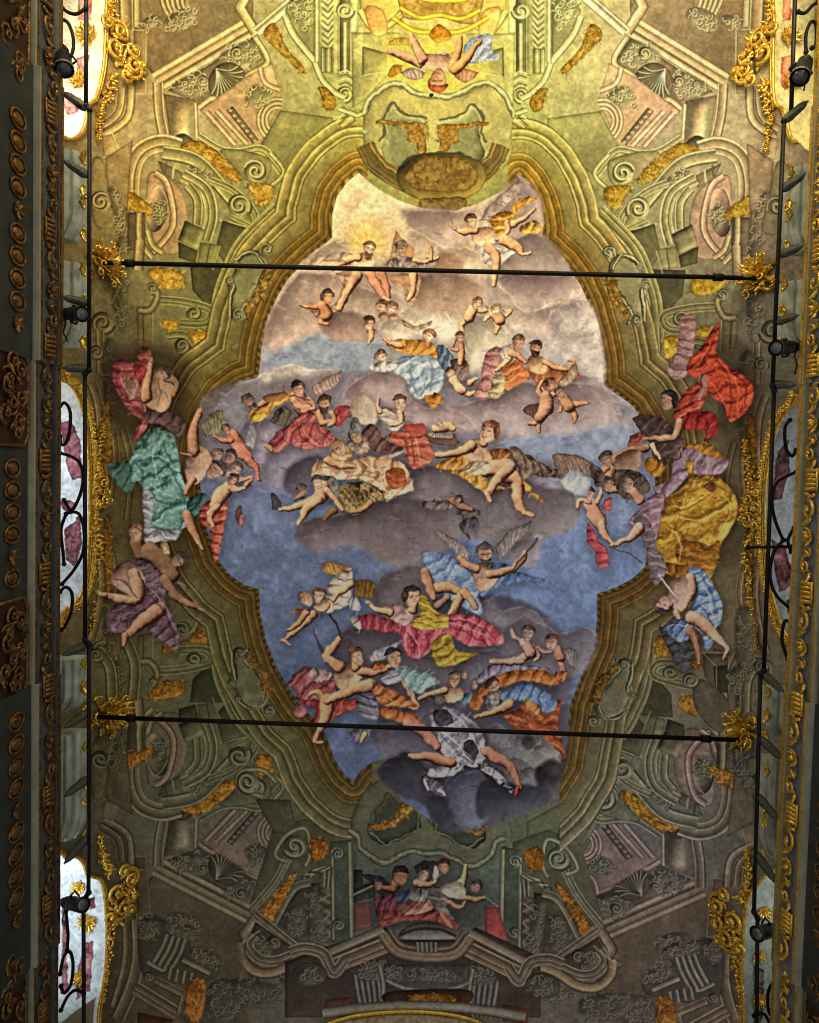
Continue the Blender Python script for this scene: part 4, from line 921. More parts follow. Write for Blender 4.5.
fig('dark-haired boy playing a flute above the red robe'); limb([(230, 190), (250, 230), (290, 250)], [34, 32, 20], 'b88468'); limb([(215, 205), (250, 235), (285, 220)], [14, 12, 9], 'c09070'); limb([(275, 200), (295, 230), (250, 245)], [13, 11, 8], 'b88468'); head(232, 158, 30, -95, .3, '4a3428', 'b88a6c'); line([(200, 180), (275, 200)], 1.6, '5a3c24', .9, taper=0)
robe(None, 'painted_wing'); wing([(290, 150), (330, 120), (380, 100), (402, 78)], [(300, 190), (350, 165), (390, 140), (404, 112)], '9c8070', 9)
fig('bald bearded prophet in a wide crimson robe at the left of the sky')
robe('wide crimson robe'); dr([(355, 290), (380, 235), (430, 222), (440, 250), (420, 285), (390, 305)], '98383a', (60, 8, .5), hi='c05c50', lo='541c22'); dr([(108, 385), (135, 340), (170, 310), (215, 284), (285, 284), (345, 318), (385, 350), (395, 372), (330, 390), (250, 398), (200, 380), (150, 408)], 'a84e46', (35, 13, .6), hi='d08468', lo='5a2022'); dr([(205, 290), (235, 260), (300, 250), (300, 285)], '9a4a40')
folds([[(230, 290), (240, 340), (300, 385)], [(250, 292), (262, 340), (315, 380)], [(180, 310), (170, 350), (140, 395)], [(200, 305), (190, 350), (160, 395)], [(300, 300), (330, 330), (370, 360)], [(215, 380), (280, 372), (340, 385)]], '642428', 'dc9478')
body(); limb([(315, 250), (330, 295), (365, 285)], [16, 15, 9], SK3); limb([(365, 250), (375, 285), (355, 305)], [13, 11, 8], SK3); head(335, 215, 28, -85, 0, '5a4434', 'ac8060', beard='6c5040'); limb([(108, 385), (125, 400)], [9, 7], SK3)
fig('pale oval tablet standing behind the armoured soldier', 'painted_tablet'); shape([(442, 225), (455, 190), (480, 170), (515, 180), (540, 215), (552, 270), (540, 300), (500, 305), (455, 280)], 'b49e82', hi='ccb89c', lo='7c6650', infl=.9, r=6)
fig('fair woman in white with raised hands at the centre left of the sky')
robe('red cushioned throne', 'painted_throne'); shape([(650, 260), (665, 300), (735, 292), (748, 330), (740, 350), (660, 330)], 'a84436', sm=False, hi='c86c54', infl=.6)
robe('coral robe'); dr([(595, 335), (660, 322), (735, 338), (768, 400), (770, 435), (720, 470), (680, 468), (660, 420), (620, 385)], 'b4583f', (95, 10, .6), hi='dc8c68', lo='642a20'); folds([[(680, 340), (690, 400), (700, 460)], [(700, 340), (712, 400), (720, 455)], [(640, 340), (660, 370), (675, 420)]], '682c22', 'e49c78')
robe('white tunic'); dr([(548, 240), (600, 230), (650, 240), (655, 300), (620, 325), (575, 300)], 'b4a088', (100, 8, .6), hi='dccab0', lo='725c48'); body(); limb([(560, 245), (545, 225), (552, 195)], [10, 8, 6], SK1); limb([(640, 250), (640, 290), (600, 300)], [13, 11, 8], SK1); head(638, 212, 28, -100, .5, '64483a', SK1)
fig('armoured soldier bending forward with a brown cloak beside the oval tablet')
robe('brown cloak'); dr([(500, 310), (545, 300), (575, 350), (655, 395), (665, 400), (600, 430), (530, 400), (490, 350)], '5c3c34', (35, 9, .6), hi='8a6454', lo='2c1a18'); shape([(575, 425), (655, 392), (665, 402), (590, 436)], 'b0a498', sm=False, infl=.5); body(); shape([(430, 380), (450, 350), (500, 350), (520, 400), (470, 420)], '7c6450', mott=.8, infl=.9); head(462, 345, 27, -130, -.3, '4c4440', 'ac8262'); shape([(435, 330), (450, 270), (475, 280), (490, 320), (460, 325)], '6c6460', mott=.5, infl=.9)
fig('woman wrapped in a broad peach robe lying across the centre of the clouds')
robe('broad peach robe'); dr([(285, 480), (310, 445), (370, 430), (440, 440), (490, 428), (560, 425), (625, 440), (668, 470), (685, 530), (695, 560), (640, 580), (585, 600), (560, 560), (480, 520), (400, 522), (330, 500), (290, 510)], 'cc9c70', (20, 14, .7), hi='f0cfa0', lo='7c4c2c'); dr([(585, 480), (640, 470), (662, 500), (655, 545), (600, 555), (585, 520)], 'a85428', hi='c87844', lo='5c2a12', fold=(100, 9, .4))
folds([[(470, 440), (500, 480), (560, 500)], [(480, 436), (520, 470), (580, 490)], [(300, 480), (360, 470), (440, 490)], [(520, 510), (560, 540), (600, 585)], [(420, 510), (500, 500), (560, 530)], [(560, 560), (620, 565), (690, 560)]], '8a5630', 'f4d8ac', 1.5)
body(); shape([(360, 420), (390, 380), (430, 385), (445, 430), (400, 440)], 'b08a54', mott=.6, infl=.9); limb([(350, 440), (400, 460), (455, 468)], [18, 15, 9], SK2); head(398, 392, 30, -120, -.2, 'a0804c', SK2); hand(452, 468, 10, 10, SK2)
fig('tawny lion crouching under the peach robe', 'painted_lion'); shape([(395, 560), (430, 535), (500, 530), (560, 560), (575, 595), (520, 620), (480, 655), (440, 660), (410, 620)], '7a5e34', lo='3c2a14', hi='a88a54', mott=1.0, infl=1.0, r=5)
for k in range(26):
    x, y = RNG.uniform(410, 550), RNG.uniform(545, 640); line([(x, y), (x + 12, y + 8), (x + 16, y + 22)], 1.2, '3a2812' if k % 2 else 'b89a60', .7)
limb([(520, 610), (480, 640), (450, 650)], [14, 12, 9], '94764a'); limb([(380, 640), (350, 660), (340, 680)], [12, 11, 8], '6c522e')
fig('cherub in grey falling head up below the peach robe', 'painted_cherub'); robe('dark wing tip', 'painted_wing'); wing([(120, 580), (135, 575), (165, 610)], [(130, 640), (150, 640), (170, 625)], '4c4448', 5); robe('grey cloth'); dr([(310, 520), (360, 500), (395, 530), (395, 590), (360, 600), (340, 560)], '6c645c', hi='908678'); body(); limb([(330, 545), (320, 585)], [28, 32], SK2); limb([(320, 595), (250, 620), (160, 640)], [24, 18, 8], SK2); limb([(310, 600), (260, 640), (235, 700)], [22, 17, 8], SK2); limb([(345, 560), (380, 600), (410, 640)], [15, 12, 8], SK2); head(312, 530, 24, -110, -.2, '4e3a2e', SK2)
fig('half-hidden cherub head in the dark cloud left of the grey cherub', 'painted_cherub'); head(250, 560, 22, -120, .2, '4a3c38', '8c6e60'); limb([(250, 580), (220, 595)], [12, 8], '8c6e60')
# --- the lower sky
T(410, 350)
fig('winged bearded man with a long spear and blue mantle in the lower middle of the sky')
robe('pale wing on the left', 'painted_wing'); wing([(95, 715), (140, 735), (200, 770), (240, 805)], [(120, 745), (160, 780), (190, 820), (235, 850)], '94847e', 9); robe('brown wing on the right', 'painted_wing'); wing([(340, 790), (400, 720), (470, 690), (485, 680)], [(360, 850), (400, 800), (440, 760), (482, 705)], '84746c', 11)
robe('light blue mantle'); dr([(45, 815), (100, 805), (170, 830), (230, 880), (270, 950), (285, 1060), (200, 1020), (120, 960), (80, 890)], '7488a8', (50, 12, .6), hi='a4b4c8', lo='40506e'); dr([(360, 910), (430, 885), (480, 905), (540, 915), (520, 930), (440, 930), (370, 940)], '466088', hi='6c86ac', lo='26385a'); dr([(260, 870), (340, 850), (400, 870), (380, 930), (320, 970), (280, 980)], '4c648c', hi='7088ac')
body(); shape([(245, 880), (270, 855), (320, 870), (350, 900), (335, 945), (275, 965), (255, 920)], SK3, hi='d8b090', infl=1.1, r=5); limb([(320, 895), (380, 885), (420, 870)], [19, 14, 10], SK3); limb([(410, 875), (445, 840), (462, 805)], [15, 12, 8], SK3); limb([(200, 830), (230, 860), (265, 880)], [14, 16, 18], SK3); head(300, 818, 36, -95, .2, '544438', SK3, beard='5e4e44')
robe('long dark spear', 'painted_spear'); line([(370, 930), (440, 840), (515, 750)], 2.0, '4a3c38', .95, taper=.2, idm=True)
T(410, 550)
body(); limb([(90, 150), (150, 150), (190, 165)], [22, 22, 16], SK3); limb([(60, 90), (80, 150), (95, 190)], [22, 20, 14], SK4); limb([(170, 260), (195, 200), (215, 170)], [17, 19, 18], SK3); limb([(215, 170), (245, 200), (262, 235)], [18, 15, 9], SK3); limb([(110, 220), (150, 190)], [16, 14], '8a6c60')
T(240, 550)
fig('pair of entwined blond angels with gold wings floating at the lower left of the sky')
robe('gold wings', 'painted_wing'); wing([(318, 62), (360, 48), (420, 58), (448, 70)], [(345, 95), (390, 100), (425, 98), (448, 90)], 'a8763c', 9); wing([(450, 130), (500, 118), (545, 135), (535, 160)], [(455, 180), (490, 190), (530, 195), (540, 175)], '7a5624', 9)
robe('white shirt'); dr([(350, 140), (400, 85), (450, 75), (445, 130), (440, 200), (390, 240), (345, 200)], 'b4a084', (100, 9, .7), hi='dccab0', lo='6c5440'); dr([(205, 240), (260, 235), (300, 250), (250, 265)], '94543c'); dr([(430, 200), (470, 190), (480, 240), (450, 240)], 'a89c98')
body(); shape([(300, 210), (340, 190), (375, 210), (370, 245), (310, 250)], SK2, infl=1.0); limb([(290, 260), (235, 310), (170, 365)], [20, 15, 8], SK3); limb([(265, 255), (225, 300), (190, 320)], [14, 11, 7], 'a47858'); limb([(170, 360), (200, 385)], [9, 6], SK3); limb([(440, 140), (400, 170), (370, 200)], [14, 12, 8], SK2); head(265, 195, 28, -130, .2, 'a07c4c', SK2); head(312, 182, 26, -80, -.2, '7c5834', SK2); limb([(350, 225), (330, 245), (300, 230)], [10, 9, 6], SK2)
fig('woman in a yellow bodice and billowing rose skirt flying across the lower sky')
robe('crimson scarf'); dr([(455, 285), (510, 260), (570, 270), (640, 290), (645, 325), (580, 330), (520, 320), (480, 310)], '8e343c', (20, 9, .6), hi='b85a58', lo='4c161e'); dr([(440, 270), (475, 275), (490, 310), (465, 310)], 'b09080')
robe('rose skirt'); T(410, 550); dr([(-50, 300), (0, 290), (80, 290), (130, 270), (190, 255), (260, 265), (330, 300), (378, 355), (350, 382), (270, 385), (210, 370), (150, 335), (100, 360), (70, 420), (20, 435), (-20, 400)], 'b0444e', (20, 13, .6), hi='dc8284', lo='5c1a28')
folds([[(60, 310), (140, 300), (220, 330), (300, 375)], [(80, 300), (160, 290), (240, 315), (330, 360)], [(130, 285), (220, 285), (320, 330)], [(0, 330), (30, 380), (40, 425)], [(-10, 330), (10, 370), (20, 420)], [(150, 275), (240, 280), (300, 310)]], '6c2030', 'eaa09c', 1.6)
robe('yellow lining'); dr([(85, 370), (130, 338), (165, 340), (185, 395), (240, 410), (295, 400), (250, 425), (175, 460), (110, 460), (95, 430)], 'a8842c', (70, 10, .6), hi='d4b250', lo='543c10')
robe('yellow bodice'); T(240, 550); dr([(715, 185), (745, 190), (780, 240), (830, 260), (830, 310), (760, 320), (700, 315), (690, 280), (715, 250)], 'b08a2c', (100, 8, .6), hi='dab852', lo='5c4414')
robe('rose sleeve'); dr([(575, 230), (640, 222), (690, 240), (680, 290), (640, 300), (600, 270)], 'b08478', (50, 9, .5), hi='d8b0a0', lo='6c4844')
body(); limb([(600, 250), (550, 240), (510, 212)], [17, 12, 8], SK2); hand(515, 214, 210, 11, SK2); limb([(690, 240), (700, 215)], [18, 15], SK2); head(688, 188, 37, -95, .6, '3c2a24', SK2)
fig('bare-chested man raising a staff at the lower left of the sky')
robe('dull crimson cape'); dr([(185, 535), (225, 490), (265, 465), (330, 490), (375, 510), (380, 580), (330, 600), (270, 600), (225, 580), (210, 550)], '84403e', (40, 10, .6), hi='b07468', lo='3e1a1e'); dr([(270, 470), (330, 475), (370, 500), (330, 530), (280, 510)], 'a07c74', hi='c4a498'); dr([(215, 590), (300, 600), (380, 600), (470, 595), (475, 630), (400, 660), (340, 695), (290, 690), (300, 640)], '8a3630', (20, 10, .6), hi='b85a4a', lo='441614')
robe('dark wing', 'painted_wing'); wing([(292, 305), (300, 340), (330, 390)], [(310, 380), (335, 430), (360, 450)], '5c4c48', 6)
body(); limb([(340, 600), (310, 570), (280, 580)], [20, 15, 9], SK4); limb([(350, 600), (345, 660), (315, 735)], [30, 26, 13], SK4); limb([(310, 735), (300, 765), (330, 770)], [12, 10, 7], SK4); shape([(385, 470), (420, 445), (470, 455), (500, 480), (480, 520), (460, 560), (410, 565), (385, 540), (375, 500)], SK3, hi='d8ac82', infl=1.3, r=7); limb([(395, 465), (350, 425), (375, 385), (400, 345)], [26, 22, 17, 10], SK3); limb([(490, 485), (545, 485), (600, 465)], [20, 15, 10], SK3); limb([(520, 540), (450, 560), (350, 605)], [30, 24, 14], SK3); limb([(460, 470), (465, 450)], [17, 15], SK3); head(468, 428, 31, -105, .2, '5c3c28', SK3)
line([(400, 490), (440, 500), (470, 490)], 1.2, '7a5038', .6); line([(430, 460), (435, 520), (425, 555)], 1.1, '7a5038', .6)
shape([(430, 400), (440, 365), (455, 385), (460, 400)], '6a4838', infl=.5, r=2)
robe('short dark staff', 'painted_staff'); line([(362, 257), (402, 345)], 2.2, '2a2224', .95, taper=0, idm=True)
fig('round rose shield held at the lower left edge of the sky', 'painted_shield'); shape(ell(240, 640, 26, 30, 30), 'a06058', infl=1.0, r=3)
fig('dark-haired angel with one pale wing and an orange skirt in the lower sky')
robe('pale wing', 'painted_wing'); wing([(510, 425), (560, 395), (620, 375), (652, 350)], [(525, 450), (570, 440), (610, 410), (648, 365)], '9a9290', 9)
robe('grey legging'); dr([(470, 585), (510, 570), (545, 600), (552, 660), (520, 680), (475, 650)], '6c6670', (100, 8, .5), hi='9a949c'); dr([(425, 715), (480, 705), (530, 715), (500, 760), (465, 770), (440, 740)], '605a60', hi='8a8488')
robe('orange skirt'); dr([(530, 525), (580, 545), (640, 575), (700, 610), (705, 640), (640, 625), (580, 625), (545, 600)], 'b06034', (60, 9, .7), hi='e09a60', lo='5c2c14'); dr([(550, 630), (620, 635), (690, 660), (730, 690), (700, 700), (640, 690), (570, 665)], 'b4582e', (30, 9, .6), hi='dc8850', lo='602a14'); dr([(520, 460), (570, 450), (585, 470), (540, 480)], '9c5030')
robe('grey-white shirt'); dr([(560, 510), (600, 480), (650, 462), (690, 480), (690, 515), (640, 530), (590, 540)], '9c949a', (60, 8, .6), hi='cec8c8', lo='5c545e')
body(); limb([(500, 735), (485, 765)], [11, 8], SK3); limb([(655, 520), (680, 570), (712, 615)], [17, 14, 8], SK3); hand(708, 612, 60, 10, SK3); limb([(600, 465), (615, 455)], [10, 9], SK3); head(614, 432, 34, -100, .5, '33262a', SK3)
limb([(700, 700), (760, 740), (800, 780)], [24, 22, 18], SK4)
T(410, 550)
fig('young woman with a sea-green scarf in the lower sky')
robe('sea-green scarf'); dr([(-60, 470), (10, 475), (70, 490), (120, 525), (80, 545), (50, 575), (0, 560), (-30, 520)], '7c9890', (40, 9, .6), hi='a8c0b4', lo='48605c'); dr([(200, 580), (250, 570), (245, 610), (205, 620)], '5c7a84', hi='84a0a4'); body(); shape([(130, 560), (170, 545), (210, 560), (205, 600), (150, 610)], SK3, infl=1.0); limb([(140, 560), (90, 575), (40, 590)], [15, 12, 8], SK3); head(176, 518, 28, -80, .2, '7a6450', SK3); leaf = [(90, 590), (120, 575), (150, 600), (120, 615)]; shape(leaf, '4c4a38', mott=.8)
fig('small cherub head between the rose skirt and the orange canopy', 'painted_cherub'); head(215, 500, 18, -80, .2, '6c5448', 'a88674'); head(258, 540, 17, -80, -.2, '7a6454', 'a88674')
putto('left of the grey cherubs clustered at the lower right of the sky', (470, 335), ([(460, 375), (480, 410)], [24, 26]), [([(445, 370), (420, 350), (408, 320)], [11, 9, 6]), ([(470, 420), (430, 440), (345, 450)], [20, 16, 10]), ([(490, 390), (515, 420), (500, 440)], [12, 10, 7])], 'a8887c', '64504a', 28, -85, .1)
putto('brown-haired cherub reaching left among the grey cherubs', (568, 372), ([(590, 400), (600, 430)], [20, 22]), [([(580, 400), (545, 410), (510, 390)], [12, 10, 7]), ([(600, 440), (615, 490), (620, 515)], [16, 12, 8])], 'a88070', '7a5040', 30, -95, -.4, [([(600, 400), (640, 392), (662, 400)], [(630, 450), (650, 470), (660, 480)])], '8c7c78')
fig('reclining lilac-grey figure below the cherubs'); robe(); dr([(270, 500), (330, 460), (420, 455), (520, 465), (560, 480), (440, 480), (330, 505), (280, 530)], '85788a', (20, 9, .5), hi='a89cac'); body(); limb([(330, 445), (390, 450), (450, 445)], [12, 14, 10], 'a08478')
fig('dark-haired bearded man under a swelling orange canopy with a blue tunic at the lower right')
robe('orange canopy'); dr([(235, 630), (262, 570), (300, 530), (360, 495), (440, 478), (520, 478), (570, 500), (600, 530), (570, 545), (510, 530), (440, 525), (380, 545), (320, 560), (290, 610), (270, 640)], 'b0622e', (30, 12, .6), hi='d88c4c', lo='5c2c10')
robe('orange cloak below'); dr([(370, 650), (430, 640), (480, 600), (520, 630), (560, 620), (605, 600), (595, 680), (600, 740), (615, 830), (560, 770), (500, 740), (440, 720), (400, 690)], '94482a', (110, 11, .6), hi='c87448', lo='481e10'); dr([(440, 560), (480, 580), (520, 640), (500, 660), (460, 620)], 'b8703c', hi='e0a058'); dr([(580, 490), (630, 490), (620, 520), (590, 525)], 'b05c30')
robe('blue tunic'); dr([(360, 580), (410, 545), (470, 535), (530, 560), (575, 590), (585, 630), (540, 655), (500, 610), (430, 600), (380, 605)], '5c72a0', (30, 10, .6), hi='8aa0c8', lo='2e4066')
body(); limb([(400, 615), (340, 645), (265, 665)], [20, 16, 9], SK3); hand(270, 662, 170, 11, SK3); shape([(290, 590), (320, 575), (360, 590), (340, 630), (305, 640)], '7a726c', mott=.6, infl=.8); head(335, 548, 32, -120, .3, '3c2c26', SK3, beard='5a4438')
fig('falling figure in a white and black mantle above the dark bottom cloud')
robe('white and black mantle'); dr([(75, 650), (110, 630), (180, 632), (240, 670), (285, 720), (305, 790), (290, 850), (240, 868), (170, 840), (110, 790), (90, 720)], '948a92', (55, 14, .6), hi='c4bcc2', lo='4c444e'); dr([(90, 645), (150, 640), (170, 690), (110, 700)], '3e363c', hi='5c545a'); dr([(215, 770), (250, 760), (275, 800), (260, 840), (225, 820)], '3a333c', hi='504852'); dr([(60, 890), (130, 860), (220, 850), (190, 890), (110, 910)], 'a49ca6', hi='c8c0c8'); dr([(45, 905), (100, 915), (140, 960), (140, 985), (110, 975), (70, 950)], '5c5460', hi='8a8290')
folds([[(110, 720), (160, 780), (240, 850)], [(130, 710), (180, 770), (255, 840)], [(180, 640), (240, 700), (290, 800)], [(165, 645), (225, 705), (275, 800)]], '544c56', 'd0c8ce', 1.5)
body(); limb([(-10, 690), (60, 730), (110, 790)], [20, 24, 18], 'a8746a'); limb([(0, 825), (80, 830), (165, 850)], [12, 22, 22], 'a87860'); limb([(310, 805), (370, 845), (410, 880), (440, 950)], [24, 22, 17, 10], 'a07060'); limb([(430, 945), (425, 975)], [11, 8], '8c3c34'); limb([(60, 925), (75, 960)], [9, 6], 'b09890'); limb([(115, 960), (140, 980)], [8, 6], 'b8a8a8')
robe('patterned dark sleeve'); shape([(270, 850), (310, 850), (370, 900), (410, 950), (400, 970), (340, 920), (285, 880)], '544e54', mott=1.2, hi='a8a0a4', lo='241f24', infl=.7)
# --- the little group above the parapet at the foot of the vault
T(300, 767)
fig('cluster of dark-winged figures in crimson perched on the parapet at the foot of the vault')
robe('dark wings', 'painted_wing'); wing([(245, 430), (300, 430), (340, 450), (370, 480)], [(290, 470), (310, 500), (340, 515), (380, 515)], '241f22', 7); wing([(450, 400), (490, 375), (540, 375), (555, 390)], [(460, 425), (490, 420), (530, 410), (550, 400)], '2a2529', 7)
robe('crimson cloth'); dr([(300, 525), (360, 510), (420, 530), (420, 580), (340, 600), (300, 590)], '5c2e34', hi='7c4448'); dr([(310, 580), (430, 570), (570, 575), (640, 640), (600, 645), (540, 620), (420, 615), (320, 640)], '6c342e', hi='8c4c40', lo='361414'); dr([(400, 570), (440, 540), (500, 520), (530, 540), (520, 570), (440, 590)], '8c5c4c', hi='c49474', lo='4c2824')
robe('grey and blue cloth'); dr([(385, 520), (430, 490), (460, 500), (410, 540)], '37405a'); dr([(510, 500), (560, 470), (600, 500), (590, 560), (620, 610), (580, 590), (530, 560)], '5a544e', (100, 8, .5), hi='7c766c'); dr([(430, 520), (480, 490), (520, 500), (480, 540)], '67665a')
body(); limb([(390, 460), (370, 490), (330, 480)], [20, 16, 10], '6c4c3e'); limb([(470, 465), (520, 470), (545, 460)], [16, 13, 8], '946e5c'); limb([(590, 490), (640, 480), (665, 395)], [26, 20, 9], '9a8a70'); shape([(560, 480), (620, 455), (660, 480), (660, 520), (600, 520)], '94866e', infl=.9); limb([(650, 520), (700, 530), (740, 525)], [14, 10, 7], '8c6a58'); limb([(600, 540), (640, 560), (660, 540)], [12, 10, 7], '9a6a58'); limb([(570, 590), (590, 620), (610, 640)], [12, 9, 6], '9c5c4c')
head(402, 438, 32, -95, -.2, '2e211c', '76543f'); head(492, 432, 26, -60, .1, '5c4434', '9c7a62'); head(575, 398, 26, -90, 0, '3c2418', '8c6450'); head(310, 470, 20, -100, .3, '2e2422', '7c5a4a'); head(700, 480, 24, -60, .2, '3c3028', '7c6252'); dr([(530, 400), (550, 390), (555, 440), (535, 450)], '9a9080')
# --- the cherub hanging head down at the head of the vault
T(240, 0)
fig('upside-down cherub with red hair and a blue-white scarf at the head of the vault', 'painted_cherub')
robe('gold wings', 'painted_wing'); wing([(595, 165), (640, 150), (700, 155)], [(600, 180), (640, 182), (700, 178)], 'd8b444', 6); wing([(590, 300), (610, 262), (650, 260)], [(605, 310), (625, 300), (645, 285)], 'c08a1c', 6); wing([(640, 290), (690, 270), (740, 290)], [(660, 310), (700, 320), (735, 310)], 'b8a088', 6); wing([(850, 280), (900, 275), (955, 290)], [(860, 310), (900, 330), (940, 310)], 'c08c60', 6)
robe('blue-white scarf'); dr([(895, 190), (930, 150), (990, 135), (1010, 150), (1005, 200), (1035, 215), (1030, 240), (960, 248), (910, 250)], '8ea2bc', (50, 9, .7), hi='d0dae4', lo='5a6e94'); dr([(780, 225), (820, 210), (850, 235), (810, 255)], 'c8c0bc', hi='e8e4dc')
body(); shape([(700, 225), (760, 215), (850, 230), (880, 270), (840, 290), (740, 280), (705, 260)], SK1, hi='f0cc98', infl=1.0, r=5); limb([(600, 205), (650, 222), (720, 250)], [13, 18, 22], SK1); limb([(685, 145), (705, 190), (730, 235)], [11, 18, 22], SK1); limb([(880, 150), (872, 200), (850, 270)], [10, 16, 20], 'd8a070'); limb([(860, 280), (900, 240), (960, 165)], [20, 18, 9], 'd09660')
head(792, 318, 40, 95, .2, 'b05a2c', 'd8a478')
# --- figures on the left haunch of the vault
T(80, 320)
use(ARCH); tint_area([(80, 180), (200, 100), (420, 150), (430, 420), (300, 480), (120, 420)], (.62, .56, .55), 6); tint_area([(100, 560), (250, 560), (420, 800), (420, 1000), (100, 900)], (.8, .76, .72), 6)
fig('muscular man seen from behind wrapped in a crimson cloak on the left haunch of the vault')
robe('crimson cloak'); dr([(135, 175), (180, 150), (215, 170), (250, 105), (285, 130), (280, 165), (250, 230), (245, 300), (268, 360), (272, 420), (235, 470), (212, 490), (215, 450), (240, 400), (200, 370), (160, 310), (130, 240)], '7c3834', (100, 12, .6), hi='ac6a5c', lo='3c1618'); dr([(215, 175), (260, 190), (240, 260), (225, 240)], '8a2c2e', hi='b04a44'); dr([(180, 230), (230, 240), (240, 290), (200, 320), (175, 280)], '8a5c50', hi='b08a78')
folds([[(150, 190), (150, 260), (200, 330)], [(165, 180), (170, 250), (215, 320)], [(240, 300), (250, 370), (225, 460)], [(255, 320), (262, 390), (235, 450)]], '4c1c1e', 'b87c6c', 1.5)
robe('dark brown cloth'); dr([(255, 370), (330, 360), (400, 390), (425, 430), (390, 470), (330, 420), (270, 410)], '503a34', (30, 9, .5), hi='70564c')
body(); shape([(285, 205), (330, 190), (365, 210), (390, 260), (370, 300), (355, 350), (320, 370), (275, 350), (248, 315), (265, 260)], '9a7656', hi='c09a74', infl=1.3, r=7); limb([(262, 310), (270, 240), (285, 170)], [22, 20, 11], 'a27c5e'); hand(283, 168, -80, 12, 'a27c5e'); limb([(340, 220), (385, 255), (370, 300)], [18, 15, 10], '8c6a4e'); line([(310, 220), (320, 290), (305, 350)], 1.4, '5c402e', .7); line([(340, 290), (355, 330)], 1.2, '5c402e', .6); head(330, 215, 28, -30, .6, '342620', '8c684e')
fig('woman in a flowing sea-green robe with one arm raised on the left haunch of the vault')
robe('flowing sea-green robe'); dr([(110, 575), (160, 570), (215, 560), (230, 620), (200, 690), (160, 670), (120, 620)], '3c5646', hi='5c7c66', lo='1c2c24'); dr([(200, 560), (220, 510), (275, 440), (330, 440), (375, 460), (395, 540), (405, 610), (430, 690), (445, 780), (420, 830), (340, 840), (280, 820), (262, 730), (240, 650), (205, 640)], '55806a', (60, 17, .7), hi='94b49c', lo='223c32'); dr([(270, 440), (320, 430), (370, 460), (380, 490), (310, 480)], '486a58', hi='7c9c84'); dr([(430, 720), (490, 690), (510, 720), (470, 780), (440, 780)], '2e5248', hi='4c7468')
folds([[(240, 560), (320, 560), (380, 620), (420, 740)], [(250, 545), (330, 550), (390, 600), (425, 700)], [(290, 660), (310, 720), (400, 740)], [(280, 650), (330, 690), (410, 715)], [(340, 480), (350, 540), (385, 590)], [(300, 490), (290, 560), (310, 640)], [(220, 560), (250, 610), (250, 680)]], '1e382e', 'a8c4ac', 1.8)
robe('white underskirt'); dr([(248, 690), (280, 680), (295, 740), (285, 820), (330, 840), (398, 830), (385, 878), (320, 885), (262, 895), (255, 800)], '8a8480', (100, 9, .6), hi='b8b2ac', lo='4c4644')
robe(None, 'painted_wing'); wing([(480, 420), (530, 370), (570, 360)], [(500, 470), (550, 460), (590, 430)], '7c7450', 7)
body(); limb([(428, 780), (450, 840), (478, 895)], [20, 17, 10], 'a47858'); limb([(475, 890), (490, 915)], [10, 7], 'a47858'); shape([(430, 530), (470, 500), (515, 515), (530, 560), (500, 630), (450, 660), (420, 620)], SK3, hi='d4a680', infl=1.1, r=6); limb([(455, 520), (452, 450), (478, 360)], [26, 21, 10], 'a67a5a'); hand(478, 365, -70, 11, 'a67a5a'); limb([(450, 640), (430, 670), (420, 690)], [16, 13, 9], SK4); head(540, 602, 38, -40, .4, '5a4434', SK3)
line([(395, 530), (445, 540)], 1.4, 'c0b8b0', .7)
fig('flying cherub with a pale wing above the left haunch figures', 'painted_cherub'); robe('pale wing', 'painted_wing'); wing([(655, 490), (675, 430), (690, 415)], [(690, 520), (705, 480), (700, 440)], 'a09690', 7); body(); limb([(610, 460), (635, 510), (670, 550)], [26, 30, 24], 'b87860'); limb([(670, 560), (700, 590), (715, 640)], [18, 14, 8], 'b87860'); limb([(605, 480), (570, 480), (535, 465)], [13, 10, 7], 'b87860'); limb([(590, 440), (580, 415)], [10, 7], 'b87860'); head(588, 440, 20, -120, .2, '6c4438', 'b07862')
fig('cluster of brown cherub heads beside the woman in green', 'painted_cherub'); head(600, 548, 26, -70, .2, '4c3830', 'a47c66'); head(550, 540, 24, -100, -.3, '5c4436', '9c7660'); head(620, 600, 26, -60, .4, '6c5040', 'ac846a'); limb([(600, 620), (640, 640), (690, 630)], [14, 12, 8], 'ac846a')
fig('infant wrapped in scarlet cloth hanging over the left edge of the sky', 'painted_cherub'); robe('scarlet cloth'); dr([(478, 760), (510, 720), (560, 700), (590, 720), (588, 780), (570, 860), (560, 930), (540, 968), (522, 900), (515, 840), (485, 810)], '94402f', (100, 10, .7), hi='d0785c', lo='481812'); dr([(620, 770), (640, 740), (655, 790), (645, 830), (625, 815)], '7c504c'); body(); limb([(600, 665), (565, 700), (540, 740)], [26, 30, 26], 'b8906e'); limb([(545, 745), (520, 780), (530, 825)], [19, 14, 8], 'b8906e'); limb([(605, 670), (640, 680), (675, 660)], [13, 10, 7], 'b8906e'); limb([(665, 660), (690, 640)], [9, 6], 'a88060'); head(610, 640, 22, -60, .2, '5c4434', 'b08868')
T(80, 480)
fig('brooding man in a mauve-brown mantle seated at the lower left haunch of the vault')
robe('mauve-brown mantle'); dr([(105, 590), (110, 540), (150, 490), (200, 480), (260, 430), (320, 420), (345, 500), (385, 580), (400, 650), (380, 680), (320, 640), (270, 600), (200, 610), (140, 610)], '583e44', (50, 12, .6), hi='8a6a6a', lo='281a20'); dr([(130, 370), (180, 325), (230, 320), (290, 340), (330, 400), (340, 470), (300, 440), (260, 420), (230, 380), (150, 420)], '644a4c', (70, 10, .5), hi='907470')
dr([(150, 570), (190, 560), (185, 600), (160, 610)], '5c3e46', hi='8c6c70')
